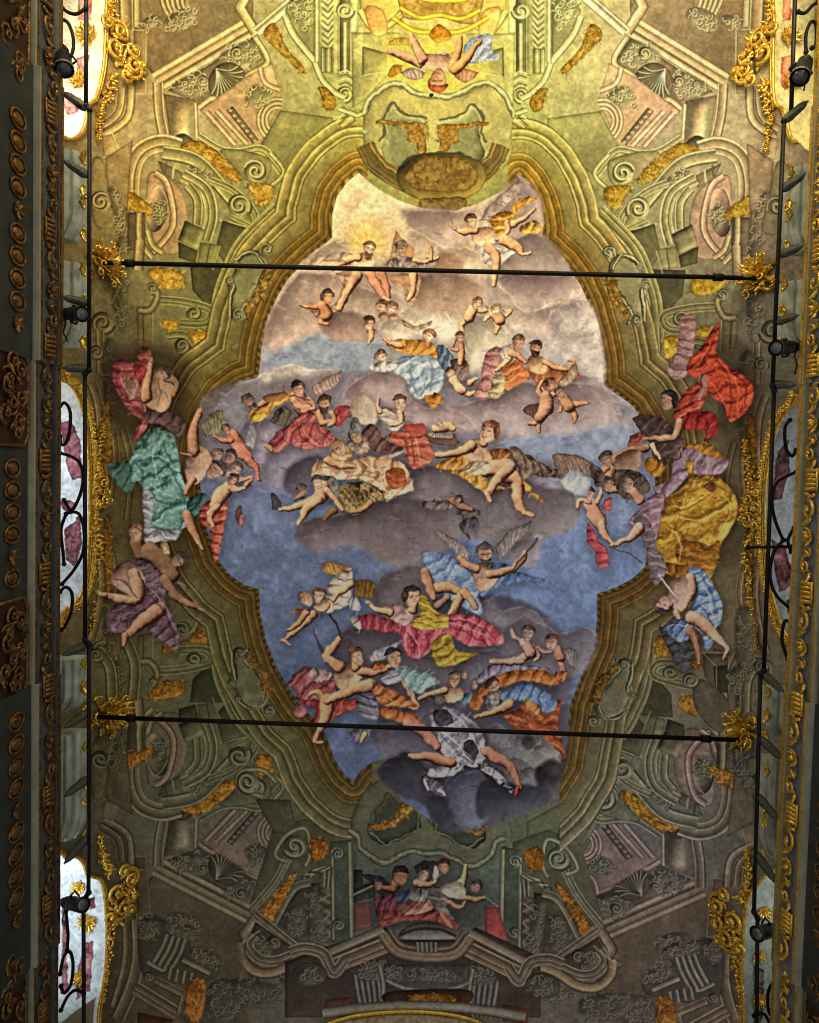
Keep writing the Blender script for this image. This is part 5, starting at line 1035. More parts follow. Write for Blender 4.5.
body(); shape([(120, 400), (150, 340), (200, 330), (250, 370), (258, 420), (230, 470), (160, 440)], '9c7860', hi='c4a086', infl=1.2, r=6); limb([(215, 380), (232, 440), (215, 480), (100, 462)], [28, 28, 22, 14], '9c7a60'); limb([(100, 462), (70, 450)], [12, 7], '9c7a60'); limb([(315, 520), (260, 560), (180, 625)], [34, 28, 15], '94705a'); limb([(180, 620), (175, 660)], [13, 8], '94705a'); limb([(240, 300), (225, 250)], [22, 26], '6c4c38'); head(222, 215, 32, -80, -.5, '6c4430', '8c6850')
folds([[(250, 430), (330, 520), (385, 650)], [(265, 420), (345, 510), (392, 630)], [(130, 400), (180, 410), (230, 470)]], '2e1e24', 'a88c8c', 1.5)
fig('gaunt companion reaching right beside the brooding man')
limb([(280, 290), (330, 330), (370, 380)], [40, 38, 30], '74583f'); limb([(340, 400), (390, 470), (480, 515)], [24, 18, 9], '7c5e48'); hand(478, 515, 20, 12, '84664e'); head(392, 320, 30, -30, .4, '403028', '7c5e48'); shape([(320, 250), (345, 245), (360, 290), (335, 300)], '8a6a44', infl=.6, mott=.6)
line([(380, 410), (410, 415), (420, 430)], 1.4, 'a89c8c', .6)
# --- figures on the right haunch of the vault
T(580, 300)
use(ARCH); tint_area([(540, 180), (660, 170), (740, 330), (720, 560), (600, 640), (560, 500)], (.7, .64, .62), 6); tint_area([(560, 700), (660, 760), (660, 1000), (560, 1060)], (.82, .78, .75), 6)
fig('dark-haired figure in a great flying scarlet cloak at the right haunch of the vault')
robe('pale rose lining'); dr([(400, 70), (430, 60), (462, 72), (462, 140), (450, 220), (430, 295), (390, 318), (355, 300), (352, 265), (385, 210), (395, 140)], '8f6a68', (95, 10, .6), hi='b49492', lo='543c40')
robe('great scarlet cloak'); dr([(555, 90), (553, 160), (545, 210), (590, 260), (650, 300), (692, 345), (690, 400), (660, 450), (605, 488), (588, 470), (575, 420), (530, 390), (495, 340), (440, 300), (424, 270), (440, 235), (480, 195), (520, 130)], 'aa3a24', (70, 15, .7), hi='d8623a', lo='541410'); dr([(415, 370), (450, 340), (500, 305), (510, 340), (500, 400), (470, 450), (420, 478), (370, 472), (390, 420)], '9c3626', (60, 10, .7), hi='cc6a4c', lo='4c1412'); dr([(405, 470), (460, 445), (530, 450), (552, 490), (545, 540), (495, 565), (505, 525), (450, 520), (410, 515)], '84221e', hi='b04034', lo='3c0c10'); dr([(470, 310), (505, 300), (508, 350), (490, 400), (470, 400), (480, 350)], '9a6458', hi='b88478')
folds([[(545, 120), (510, 210), (450, 290)], [(535, 140), (500, 220), (450, 275)], [(540, 230), (600, 320), (600, 470)], [(560, 240), (625, 330), (630, 450)], [(600, 290), (660, 340), (660, 430)], [(500, 300), (560, 380), (590, 450)], [(470, 360), (440, 410), (395, 460)]], '5c1612', 'e8784c', 1.8)
robe('dark brown tunic'); dr([(215, 470), (270, 460), (330, 475), (400, 540), (410, 580), (360, 640), (330, 700), (300, 600), (250, 540)], '46342e', (50, 9, .5), hi='6c544a', lo='1f1614'); dr([(210, 540), (250, 530), (260, 560), (190, 600)], '8c4a38')
body(); limb([(400, 490), (372, 548), (270, 555)], [18, 16, 9], 'a07c68'); hand(272, 555, 190, 11, 'a88470'); limb([(290, 580), (305, 610), (320, 635)], [10, 9, 6], 'b8a494'); hand(312, 610, 70, 11, 'b49c8c'); head(352, 405, 36, -70, -.6, '2c2220', '9c7660')
fig('two brown-skinned companions in shadow beside the scarlet-cloaked figure')
limb([(150, 640), (200, 610), (270, 590)], [28, 24, 14], '8c6a54'); shape([(150, 620), (200, 600), (250, 610), (240, 670), (180, 690), (140, 670)], '84624c', infl=1.0, r=5); head(105, 640, 27, -110, -.3, '54402f', '94725a'); head(112, 735, 27, -80, .3, '4c382e', '94705c'); shape([(40, 660), (90, 680), (100, 740), (60, 740)], '5c4a40', mott=.6)
robe(); dr([(140, 690), (200, 680), (250, 700), (280, 760), (200, 800), (150, 770)], '584638', hi='78624e')
fig('woman in a vast golden cloak and mauve dress at the right haunch of the vault')
robe('mauve dress'); dr([(370, 650), (385, 605), (430, 585), (500, 600), (550, 625), (595, 640), (570, 690), (520, 700), (440, 700), (400, 740), (340, 790), (290, 750), (340, 730), (365, 700)], '8a6a70', (40, 12, .6), hi='b49498', lo='4c343c'); dr([(400, 580), (500, 575), (540, 590), (570, 640), (480, 605)], '9a6424', hi='c08838'); dr([(195, 900), (230, 840), (290, 780), (335, 775), (330, 860), (310, 940), (300, 1000), (250, 985), (255, 930)], '8c6a70', (70, 11, .6), hi='b0908f', lo='50383e')
robe('golden ball of cloth'); dr([(258, 660), (275, 625), (310, 640), (335, 670), (325, 700), (290, 705)], '9c651c', hi='c48c34')
robe('vast golden cloak'); dr([(420, 655), (440, 638), (458, 665), (462, 705), (530, 700), (575, 725), (620, 780), (630, 850), (600, 920), (560, 985), (545, 1060), (500, 1140), (430, 1110), (390, 1110), (330, 1080), (300, 1000), (318, 900), (332, 840), (350, 790), (400, 755), (435, 715)], 'a87824', (60, 19, .6), hi='dcae48', lo='54330c')
dr([(380, 980), (440, 960), (520, 980), (560, 960), (545, 1060), (500, 1125), (440, 1110), (400, 1080)], '8a5518', (100, 12, .6), hi='b07c2c', lo='42240a'); dr([(500, 740), (530, 725), (545, 750), (520, 770)], '6c3c1c')
folds([[(340, 840), (420, 840), (520, 780)], [(345, 825), (430, 825), (520, 770)], [(350, 800), (430, 760), (450, 700)], [(380, 870), (480, 880), (600, 820)], [(375, 855), (480, 865), (605, 800)], [(330, 900), (400, 960), (390, 1060)], [(345, 900), (415, 950), (410, 1050)], [(560, 760), (600, 830), (560, 950)], [(440, 720), (520, 720), (590, 770)]], '5c380e', 'ecc868', 1.8)
T(580, 480)
robe('grey-mauve hem'); dr([(215, 170), (250, 140), (290, 190), (300, 250), (340, 330), (345, 370), (300, 420), (275, 350), (260, 270)], '6c5c5c', (95, 9, .6), hi='94827e', lo='3a2e2e'); dr([(340, 330), (400, 340), (435, 345), (430, 385), (380, 395)], '7c4c18', hi='a06c2a')
body(); limb([(235, 190), (200, 230), (130, 262)], [22, 17, 9], 'b8907c'); hand(132, 260, 170, 11, 'b8907c'); T(580, 300); head(200, 738, 36, -60, -.9, '4c3a2e', 'a88470'); limb([(215, 770), (240, 800)], [18, 20], 'a88470')
T(580, 480)
robe('thin dark bow', 'painted_bow'); line([(115, 265), (180, 290), (250, 330)], 1.3, '4c3c30', .9, taper=0, idm=True)
fig('fair man in a bright blue cloak leaning back on a stone step at the right haunch of the vault')
use(ARCH); panel([(490, 690), (590, 700), (590, 840), (545, 850), (495, 780)], .8); panel([(535, 745), (590, 740), (590, 850), (540, 850)], .5); hl([(490, 690), (545, 745), (545, 850)], 4, 1.4); hl([(490, 690), (590, 690)], 5, 1.5); panel([(450, 845), (480, 795), (540, 830), (600, 900), (560, 1010), (470, 930)], .85, None, True); volute(440, 800, 9, 0, 1.7, 1); leafy([(590, 780), (650, 730), (670, 780), (620, 850)], 8)
robe('dark slate cloak'); dr([(315, 590), (350, 600), (420, 640), (445, 700), (440, 755), (400, 770), (360, 690)], '3c3a3c', (60, 9, .5), hi='5c5a5c', lo='1c1a1c')
robe('bright blue cloak'); dr([(430, 360), (480, 352), (510, 380), (545, 440), (570, 500), (562, 570), (545, 590), (528, 660), (500, 680), (488, 620), (450, 590), (400, 600), (345, 600), (350, 570), (420, 545), (460, 480), (470, 420)], '6a80ac', (65, 12, .7), hi='a0b6dc', lo='2e406c'); dr([(340, 590), (400, 560), (440, 580), (430, 640), (380, 640)], '5c70a0', hi='8ca2cc')
folds([[(480, 370), (530, 460), (550, 560)], [(465, 375), (515, 460), (535, 560)], [(470, 500), (510, 540), (520, 640)], [(355, 580), (420, 580), (460, 560)]], '34466c', 'b8cae8', 1.6)
body(); shape([(350, 420), (390, 390), (430, 390), (450, 440), (440, 500), (400, 530), (365, 500)], 'b48c78', hi='dcb8a0', infl=1.2, r=6); limb([(440, 395), (448, 440), (430, 480), (408, 520)], [22, 19, 15, 9], 'b88e7a'); limb([(385, 530), (395, 555)], [14, 9], 'b88e7a'); limb([(450, 550), (490, 575), (535, 615), (575, 660)], [30, 26, 20, 13], 'b88e78'); limb([(570, 655), (590, 680), (575, 715)], [12, 10, 7], 'b88e78'); limb([(440, 600), (465, 650), (478, 735)], [18, 15, 8], '8c6654'); limb([(360, 500), (345, 485)], [15, 14], 'b08470'); head(335, 495, 33, 115, .3, '40342e', 'b48a74')
robe('white blade', 'painted_blade'); line([(310, 365), (345, 420), (388, 470)], 1.8, 'c8c4c0', .9, idm=True)
XFORM[0] = None
# ------------------------------------------------------------------ camera and the hall, sized from image pixels at assumed heights
XFORM[0] = None
FPX, ROLL, TILT = 760.0, 0.025, math.radians(2.5)
CAM = np.array([-0.22, 0.0, 1.6])
_ex = np.array([math.cos(ROLL), -math.sin(ROLL), 0]); _ey = np.array([math.sin(ROLL), math.cos(ROLL), 0]); _z = np.array([0, 0, 1.0])
FW = _z * math.cos(TILT) + _ey * math.sin(TILT); EY = _ey * math.cos(TILT) - _z * math.sin(TILT); EX = _ex
VA, VH, VB = 4.75, 9.25 + 1.6, 2.9          # vault: half span, springing height, rise
LIPX, LIPH = 4.36, 10.6                     # edge of the cornice
sc = bpy.context.scene; COL = sc.collection

def ray(px, py):
    px, py = np.asarray(px, float), np.asarray(py, float)
    return (px[..., None] - 409.5) / FPX * EX + (py[..., None] - 511.5) / FPX * EY + FW
def at_h(px, py, z):
    d = ray(px, py); t = (z - CAM[2]) / d[..., 2]; return CAM + d * t[..., None]
def at_x(px, py, x):
    d = ray(px, py); t = (x - CAM[0]) / d[..., 0]; return CAM + d * t[..., None]
def at_vault(px, py, off=0.0):
    d = ray(px, py); a, b = VA - off, VB - off
    A = d[..., 0] ** 2 / a ** 2 + d[..., 2] ** 2 / b ** 2
    B = 2 * (CAM[0] * d[..., 0] / a ** 2 + (CAM[2] - VH) * d[..., 2] / b ** 2)
    Cc = CAM[0] ** 2 / a ** 2 + (CAM[2] - VH) ** 2 / b ** 2 - 1
    D = np.maximum(B * B - 4 * A * Cc, 0); t = (-B + np.sqrt(D)) / (2 * A)
    return CAM + d * t[..., None]
def vnormal(p):
    n = Vector((-p[0] / VA ** 2, 0, -(p[2] - VH) / VB ** 2)); return n.normalized()
def V(p): return Vector([float(c) for c in p])

# ------------------------------------------------------------------ materials
def mat(name, col, rough=.6, metal=0., spec=.3, noise=None, bump=0., bscale=60, attr=False, c2=None):
    m = bpy.data.materials.new(name); m.use_nodes = True; nt = m.node_tree; b = nt.nodes['Principled BSDF']
    b.inputs['Roughness'].default_value = rough; b.inputs['Metallic'].default_value = metal
    if 'Specular IOR Level' in b.inputs: b.inputs['Specular IOR Level'].default_value = spec
    tc = nt.nodes.new('ShaderNodeTexCoord')
    if attr:
        at = nt.nodes.new('ShaderNodeAttribute'); at.attribute_name = 'pigment'
        nz = nt.nodes.new('ShaderNodeTexNoise'); nz.inputs['Scale'].default_value = 55; nz.inputs['Detail'].default_value = 6
        nt.links.new(tc.outputs['Object'], nz.inputs['Vector'])
        mr = nt.nodes.new('ShaderNodeMapRange'); mr.inputs['To Min'].default_value = .92; mr.inputs['To Max'].default_value = 1.08
        nt.links.new(nz.outputs['Fac'], mr.inputs['Value'])
        mx = nt.nodes.new('ShaderNodeVectorMath'); mx.operation = 'SCALE'
        nt.links.new(at.outputs['Color'], mx.inputs[0]); nt.links.new(mr.outputs['Result'], mx.inputs['Scale'])
        nt.links.new(mx.outputs['Vector'], b.inputs['Base Color'])
    elif c2 is not None:
        nz = nt.nodes.new('ShaderNodeTexNoise'); nz.inputs['Scale'].default_value = noise or 8; nz.inputs['Detail'].default_value = 5
        nt.links.new(tc.outputs['Object'], nz.inputs['Vector'])
        rp = nt.nodes.new('ShaderNodeValToRGB'); rp.color_ramp.elements[0].position = .35; rp.color_ramp.elements[1].position = .68
        rp.color_ramp.elements[0].color = (*col, 1); rp.color_ramp.elements[1].color = (*c2, 1)
        nt.links.new(nz.outputs['Fac'], rp.inputs['Fac']); nt.links.new(rp.outputs['Color'], b.inputs['Base Color'])
    else: b.inputs['Base Color'].default_value = (*col, 1)
    if bump:
        n2 = nt.nodes.new('ShaderNodeTexNoise'); n2.inputs['Scale'].default_value = bscale; n2.inputs['Detail'].default_value = 4
        bp = nt.nodes.new('ShaderNodeBump'); bp.inputs['Strength'].default_value = bump; bp.inputs['Distance'].default_value = .02
        nt.links.new(tc.outputs['Object'], n2.inputs['Vector']); nt.links.new(n2.outputs['Fac'], bp.inputs['Height']); nt.links.new(bp.outputs['Normal'], b.inputs['Normal'])
    return m
def L3(h): return tuple(((c / 12.92) if c <= .04045 else ((c + .055) / 1.055) ** 2.4) for c in C(h).tolist())
M_FRESCO = mat('fresco pigment', (.5, .5, .5), .9, attr=True, spec=.1, bump=.12, bscale=90)
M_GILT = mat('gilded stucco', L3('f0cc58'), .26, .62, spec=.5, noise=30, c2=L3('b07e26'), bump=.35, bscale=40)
M_GILT_DIM = mat('shaded gilding', L3('947040'), .4, .7, noise=20, c2=L3('4c341c'), bump=.4, bscale=40)  # gilding coloured darker and browner to stand for weak light
M_IRON = mat('black iron', L3('0c0b0a'), .65, .0, spec=.15, bump=.1)
M_BLACK = mat('black enamel', L3('0b0b0b'), .5, .0, spec=.2, c2=L3('141416'), noise=30)
M_LEAD = mat('grey painted iron', L3('5a5c50'), .6, .1, c2=L3('3e4038'), noise=30, bump=.1)
M_PALE = mat('pale grey-green stucco', L3('a2a08a'), .8, c2=L3('8c8c78'), noise=6, bump=.08)
M_WALL = mat('shaded grey-green wall', L3('3a403c'), .8, c2=L3('2c312e'), noise=4, bump=.05)  # dark base colour stands in for the dim light on the wall
M_BLUE = mat('shaded blue-grey ground', L3('585e62'), .8, c2=L3('474c50'), noise=7, bump=.05)  # frieze ground toned down for the weakly lit left side
M_BLUER = mat('lit lilac-grey ground', L3('74798a'), .8, c2=L3('606474'), noise=7, bump=.05)  # the same ground, lighter for the side facing the bright windows
M_CONS = mat('grey-green moulded stucco', L3('bcc4b6'), .5, c2=L3('949e90'), noise=9, bump=.05, spec=.4)
M_LENS = mat('spotlight glass', L3('50545a'), .1, .0, spec=.8)
M_PLASTER = mat('plain lime plaster', L3('8a8068'), .9, c2=L3('766c56'), noise=3, bump=.1)
M_WHITE = mat('white reveal plaster', L3('d8dade'), .85, attr=True, spec=.15, bump=.05)
M_ROSE = mat('rose marble', L3('a0626a'), .4, c2=L3('7c444e'), noise=5)

# ------------------------------------------------------------------ object helpers
def tag(o, label=None, cat=None, group=None, kind=None):
    for k_, v in (('label', label), ('category', cat), ('group', group), ('kind', kind)):
        if v: o[k_] = v
    return o
def empty(name, loc, label, cat, group=None):
    o = bpy.data.objects.new(name, None); COL.objects.link(o); o.location = loc; o.empty_display_size = .1
    return tag(o, label, cat, group)
def link(name, me, m, parent=None, smooth_=True):
    o = bpy.data.objects.new(name, me); COL.objects.link(o)
    if m: me.materials.append(m)
    if smooth_: me.polygons.foreach_set('use_smooth', [True] * len(me.polygons))
    if parent is not None:
        o.parent = parent; o.matrix_parent_inverse = Matrix.Translation(-Vector(parent.location))
    return o
class MB:
    """collects shapes in world metres; build() links them as one mesh object"""
    def __init__(s): s.v = []; s.f = []
    def add(s, vs, fs):
        o = len(s.v); s.v += [tuple(v) for v in vs]; s.f += [tuple(i + o for i in f) for f in fs]
    def box(s, a, b):
        x0, y0, z0 = a; x1, y1, z1 = b
        s.add([(x0, y0, z0), (x1, y0, z0), (x1, y1, z0), (x0, y1, z0), (x0, y0, z1), (x1, y0, z1), (x1, y1, z1), (x0, y1, z1)],
              [(0, 3, 2, 1), (4, 5, 6, 7), (0, 1, 5, 4), (1, 2, 6, 5), (2, 3, 7, 6), (3, 0, 4, 7)])
    def tube(s, pts, r, n=8, flat=1.0, up=None, cap=True):
        pts = [Vector(p) for p in pts]; k = len(pts); r = r if hasattr(r, '__len__') else [r] * k
        vs = []; prev = None
        for i in range(k):
            t = (pts[min(i + 1, k - 1)] - pts[max(i - 1, 0)]).normalized()
            u = Vector(up) if up is not None else (prev if prev is not None else (Vector((0, 0, 1)) if abs(t.z) < .9 else Vector((1, 0, 0))))
            a = (u - t * u.dot(t))
            a = a.normalized() if a.length > 1e-6 else t.orthogonal().normalized(); b = t.cross(a); prev = a
            for j in range(n):
                th = 2 * math.pi * j / n; vs.append(pts[i] + (a * math.cos(th) * flat + b * math.sin(th)) * r[i])
        fs = [(i * n + j, i * n + (j + 1) % n, (i + 1) * n + (j + 1) % n, (i + 1) * n + j) for i in range(k - 1) for j in range(n)]
        if cap: fs += [tuple(range(n - 1, -1, -1)), tuple((k - 1) * n + j for j in range(n))]
        s.add(vs, fs)
    def sweep(s, pts, prof, side, up):
        """profile [(across, out)] carried along pts; side and up are vectors per point"""
        n = len(prof); vs = []
        for p, a, b in zip(pts, side, up):
            for u, w in prof: vs.append(Vector(p) + Vector(a) * u + Vector(b) * w)
        s.add(vs, [(i * n + j, i * n + (j + 1) % n, (i + 1) * n + (j + 1) % n, (i + 1) * n + j) for i in range(len(pts) - 1) for j in range(n)]
              + [tuple(range(n - 1, -1, -1)), tuple((len(pts) - 1) * n + j for j in range(n))])
    def ball(s, c, rx, ry=None, rz=None, ax=None, nu=10, nv=7):
        ry = ry or rx; rz = rz or rx; c = Vector(c)
        X, Y, Z = ax or (Vector((1, 0, 0)), Vector((0, 1, 0)), Vector((0, 0, 1)))
        vs = [c + Z * rz]
        for i in range(1, nv):
            ph = math.pi * i / nv
            for j in range(nu):
                th = 2 * math.pi * j / nu; vs.append(c + X * rx * math.sin(ph) * math.cos(th) + Y * ry * math.sin(ph) * math.sin(th) + Z * rz * math.cos(ph))
        vs.append(c - Z * rz); L_ = len(vs) - 1
        fs = [(0, 1 + j, 1 + (j + 1) % nu) for j in range(nu)]
        for i in range(nv - 2): fs += [(1 + i * nu + j, 1 + (i + 1) * nu + j, 1 + (i + 1) * nu + (j + 1) % nu, 1 + i * nu + (j + 1) % nu) for j in range(nu)]
        b = 1 + (nv - 2) * nu; fs += [(L_, b + (j + 1) % nu, b + j) for j in range(nu)]
        s.add(vs, fs)
    def leaf(s, base, d, nrm, ln, w, curl=.5, lobes=3, th=.012):
        """a carved acanthus leaf: lobed outline, raised rib, tip curling away from the wall"""
        d = Vector(d).normalized(); nrm = Vector(nrm).normalized(); nrm = (nrm - d * nrm.dot(d)).normalized(); sd = d.cross(nrm); base = Vector(base)
        n = 9; vs = []
        for i in range(n):
            f = i / (n - 1); wd = w * (math.sin(math.pi * min(f * .92 + .1, 1)) ** .7) * (1 + .22 * math.cos(f * lobes * 2 * math.pi)) * .5 + .002
            c = base + d * ln * f * (1 - .15 * curl * f) + nrm * (ln * curl * (f ** 2) * .55 + th)
            vs += [c - sd * wd - nrm * wd * .35, c - sd * wd * .5 + nrm * th * .6, c + nrm * th * 1.8, c + sd * wd * .5 + nrm * th * .6, c + sd * wd - nrm * wd * .35, c - nrm * th * 1.2]
        fs = [(i * 6 + j, i * 6 + (j + 1) % 6, (i + 1) * 6 + (j + 1) % 6, (i + 1) * 6 + j) for i in range(n - 1) for j in range(6)]
        fs += [(5, 4, 3, 2, 1, 0), tuple((n - 1) * 6 + j for j in range(6))]
        s.add(vs, fs)
    def scroll(s, c, e1, e2, nrm, r, turns=1.5, rad=.02, a0=0, cw=1, lift=.02, lead=None):
        """a spiral rolled in the plane e1, e2; lead = extra points before the spiral"""
        pts = []; rr = []; n = int(20 * turns); c = Vector(c)
        for q in (lead or []): pts.append(Vector(q)); rr.append(rad)
        for i in range(n + 1):
            f = i / n; th = a0 + cw * 2 * math.pi * turns * f; q = r * (1 - .85 * f)
            pts.append(c + e1 * q * math.cos(th) + e2 * q * math.sin(th) + nrm * (lift * (1 + 1.2 * f))); rr.append(rad * (1 - .35 * f))
        s.tube(pts, rr, 7); s.ball(pts[-1], rad * 1.25, nu=8, nv=5)
    def build(s, name, m, parent=None, smooth_=True):
        me = bpy.data.meshes.new(name); me.from_pydata([tuple(v) for v in s.v], [], s.f); me.validate(); me.update()
        bm = bmesh.new(); bm.from_mesh(me); bmesh.ops.recalc_face_normals(bm, faces=bm.faces); bm.to_mesh(me); bm.free()
        return link(name, me, m, parent, smooth_)

def frame_at(px, py, off=.02):
    """point on the vault on the camera ray of an image pixel, with its normal and the tangents to the right and down the image"""
    p = V(at_vault(np.array(px), np.array(py), off)); n = vnormal(p)
    q = V(at_vault(np.array(px + 1.), np.array(py), off)); t1 = (q - p).normalized(); t1 = (t1 - n * t1.dot(n)).normalized()
    r_ = V(at_vault(np.array(px), np.array(py + 1.), off)); t2 = (r_ - p); t2 = (t2 - n * t2.dot(n)); t2 = (t2 - t1 * t2.dot(t1)).normalized()
    return p, n, t1, t2
def mpp(px, py):
    return (V(at_vault(np.array(px + 1.), np.array(py))) - V(at_vault(np.array(px), np.array(py)))).length
# ------------------------------------------------------------------ windows: outlines of the six openings in image pixels
WIN = {
 'L1': [(56, -44), (104, -44), (105.5, 20), (104, 60), (100, 84), (94, 100), (87, 106), (86, 120), (81, 133), (72, 139), (63, 137), (56, 131)],
 'L2': [(55, 383), (63, 381), (71, 386), (78, 398), (84, 418), (88, 450), (89.5, 500), (88, 555), (84, 585), (76, 601), (64, 610), (55, 612)],
 'L3': [(56, 868), (66, 858), (76, 857), (83, 863), (87, 874), (93, 877), (101, 881), (105, 900), (107, 935), (105, 975), (99, 1008), (98, 1030), (96, 1067), (56, 1067)],
 'R1': [(812, -44), (775, -44), (774, 20), (773, 60), (773.5, 90), (776, 104), (784, 110), (787, 122), (791, 137), (800, 143), (812, 136)],
 'R2': [(806, 402), (795, 405), (783, 418), (774, 440), (767, 475), (765, 515), (767, 560), (774, 600), (785, 632), (800, 648), (806, 648)],
 'R3': [(792, 866), (779, 868), (768, 873), (759, 884), (752, 892), (747, 905), (743, 940), (742, 985), (744, 1020), (747, 1067), (792, 1067)]}
for k in WIN: WIN[k] = [tuple(q) for q in smooth(np.array(WIN[k], float), True, 3)]
def win_paint(k):
    """white reveal with rose panels"""
    use(WID[k]); s_ = -1 if k[0] == 'L' else 1
    wall = {'L1': 'dcd8d4', 'L2': 'c4ccd4', 'L3': 'd4e2ea', 'R1': 'a8ac88', 'R2': '9aa4a8', 'R3': 'a4b0a4'}[k]  # one white plaster, its tone set by how brightly each window is lit
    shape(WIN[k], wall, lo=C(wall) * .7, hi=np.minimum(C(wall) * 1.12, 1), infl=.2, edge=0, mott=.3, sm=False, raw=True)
    rose = {'L1': 'b07884', 'L2': '8a5660', 'L3': 'b07078', 'R1': 'b06a5c', 'R2': '6c4448', 'R3': '7c6a60'}[k]
    P = {'L1': [[(79, -44), (92, -44), (91, 20), (78, 20)], [(77, 58), (90, 56), (84, 86), (74, 88)], [(62, 92), (82, 99), (78, 112), (66, 114)]],
         'L2': [[(60, 424), (70, 420), (80, 440), (82, 478), (72, 480), (64, 450)], [(64, 530), (80, 515), (82, 545), (74, 566), (66, 560)], [(58, 500), (78, 503), (66, 514)]],
         'L3': [[(84, 942), (94, 940), (90, 990), (76, 1000), (76, 975)], [(88, 898), (94, 896), (94, 908), (89, 910)], [(62, 905), (66, 905), (68, 990), (62, 995)]],
         'R1': [[(784, -44), (794, -44), (791, 20), (783, 22)], [(781, 58), (792, 56), (790, 80), (785, 92), (781, 85)]],
         'R2': [[(776, 455), (788, 440), (790, 470), (782, 498), (772, 500)], [(772, 540), (786, 546), (794, 585), (780, 592), (774, 570)], [(786, 600), (796, 596), (798, 616), (788, 612)]],
         'R3': [[(753, 965), (764, 970), (762, 1020), (754, 1030)]]}[k]
    for q in P: shape(q, rose, infl=.1, edge=.35, mott=.5, sm=False, raw=True, fold=(30, 14, .25))
    for q in P: line([q[0], q[-1]], .9, C(wall) * .75, .8, raw=True)
WID = {k: begin('window_' + str(i + 1)) for i, k in enumerate(WIN)}
for k in WIN: win_paint(k)

# ------------------------------------------------------------------ lay the painting on the vault
def srgb2lin(a): return np.where(a <= .04045, a / 12.92, ((a + .055) / 1.055) ** 2.4)
def finish_paint():
    """dry-brush grain, uneven hand, soft shadows painted around the figures, tint shifts"""
    global CV
    dx = (N5 * 1.0 + N10 * .8) * S; dy = (np.roll(N5, 37, 1) * 1.0 + np.roll(N10, 61, 0) * .8) * S
    yy = np.clip((np.arange(CH)[:, None] + dy), 0, CH - 1); xx = np.clip((np.arange(CW)[None] + dx), 0, CW - 1)
    w = np.clip(FD < 56, 0, 1)  # only the figures and sky wander
    fl = (ID > FRAME) 
    iy, ix = np.round(yy).astype(int), np.round(xx).astype(int)
    wn = CV[iy, ix]; wid = ID[iy, ix]
    ok = fl & (wid > FRAME)
    CV = np.where(ok[..., None], wn, CV); ID[:] = np.where(ok, wid, ID)
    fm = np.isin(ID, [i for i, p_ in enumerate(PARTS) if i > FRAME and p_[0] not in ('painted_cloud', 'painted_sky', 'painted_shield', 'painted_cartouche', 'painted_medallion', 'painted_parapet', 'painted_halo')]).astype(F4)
    sh = np.roll(blur(fm, 6), (int(3 * S), int(2 * S)), (0, 1)) * (1 - blur(fm, .8)) * (1 + N10 * .6)  # soft offset shadow painted around every figure
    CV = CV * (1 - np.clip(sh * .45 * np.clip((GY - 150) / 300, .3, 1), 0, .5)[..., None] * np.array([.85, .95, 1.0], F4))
    g = CV.mean(-1, keepdims=True); fig_ = (ID > FRAME)[..., None]
    cool = np.clip((CV[..., 2] + CV[..., 1] * .6 - CV[..., 0] * 1.6) * 8, 0, 1)[..., None]
    CV = np.where(fig_, g + (CV - g) * (.9 - .16 * cool), g + (CV - g) * SAT_ARCH)
    sky_ = (ID >= SKYID)[..., None]
    warm = np.clip((470 - GY) / 260, 0, 1)[..., None] * sky_      # warmer tint towards the head of the sky
    CV = CV * (1 + warm * np.array([.20, .10, -.08], F4)) * (1 + (.05 - .10 * np.clip((GY - 480) / 200, 0, 1)[..., None]) * sky_)
    sharp = CV - np.stack([blur(CV[..., c], 2.5) for c in range(3)], -1)
    CV = np.clip(CV + sharp * .4, 0, 1)
    CV = np.clip(CV * (1 + FINE * .08 + (N5 * N10) * .10)[..., None], 0, 1).astype(F4)
SAT_ARCH = 1.12
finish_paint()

def light_model(x, y):
    """measured irradiance of the lamps on the vault (image pixels -> rgb)"""
    u = (np.clip(x, 60, 800) - 410) / 410; v = (np.clip(y, -30, 1050) - 512) / 512
    B = np.stack([u ** i * v ** j for i in range(6) for j in range(6 - i)], -1)
    return np.exp(B @ np.array(LFIT))
LFIT = [[0, 0, 0]] * 21
LFIT = [[-0.474, -0.5721, -0.8051], [-1.2515, -1.1547, -0.9055], [0.815, 0.826, 0.8105], [-0.0244, -0.0537, -0.1486], [-0.7685, -0.7734, -0.7552], [0.4072, 0.3917, 0.3693], [0.0242, 0.0224, 0.0163], [-0.0475, -0.0537, -0.0564], [-0.111, -0.126, -0.1483], [0.1359, 0.1361, 0.1234], [-0.0166, 0.0057, 0.0395], [0.1021, 0.118, 0.1645], [-0.0293, -0.0255, -0.0119], [0.6571, 0.6436, 0.5903], [-0.5902, -0.5505, -0.453], [-0.0431, -0.0584, -0.0863], [-0.1967, -0.1914, -0.1762], [0.0935, 0.0795, 0.0645], [-0.7661, -0.7955, -0.8752], [0.594, 0.5364, 0.3738], [0.2753, 0.3146, 0.3899]]
CAL = False

gx = (np.arange(CW + 1)) / S - M; gy = (np.arange(CH + 1)) / S - M
PX, PY = np.meshgrid(gx, gy)
PW = at_vault(PX, PY)
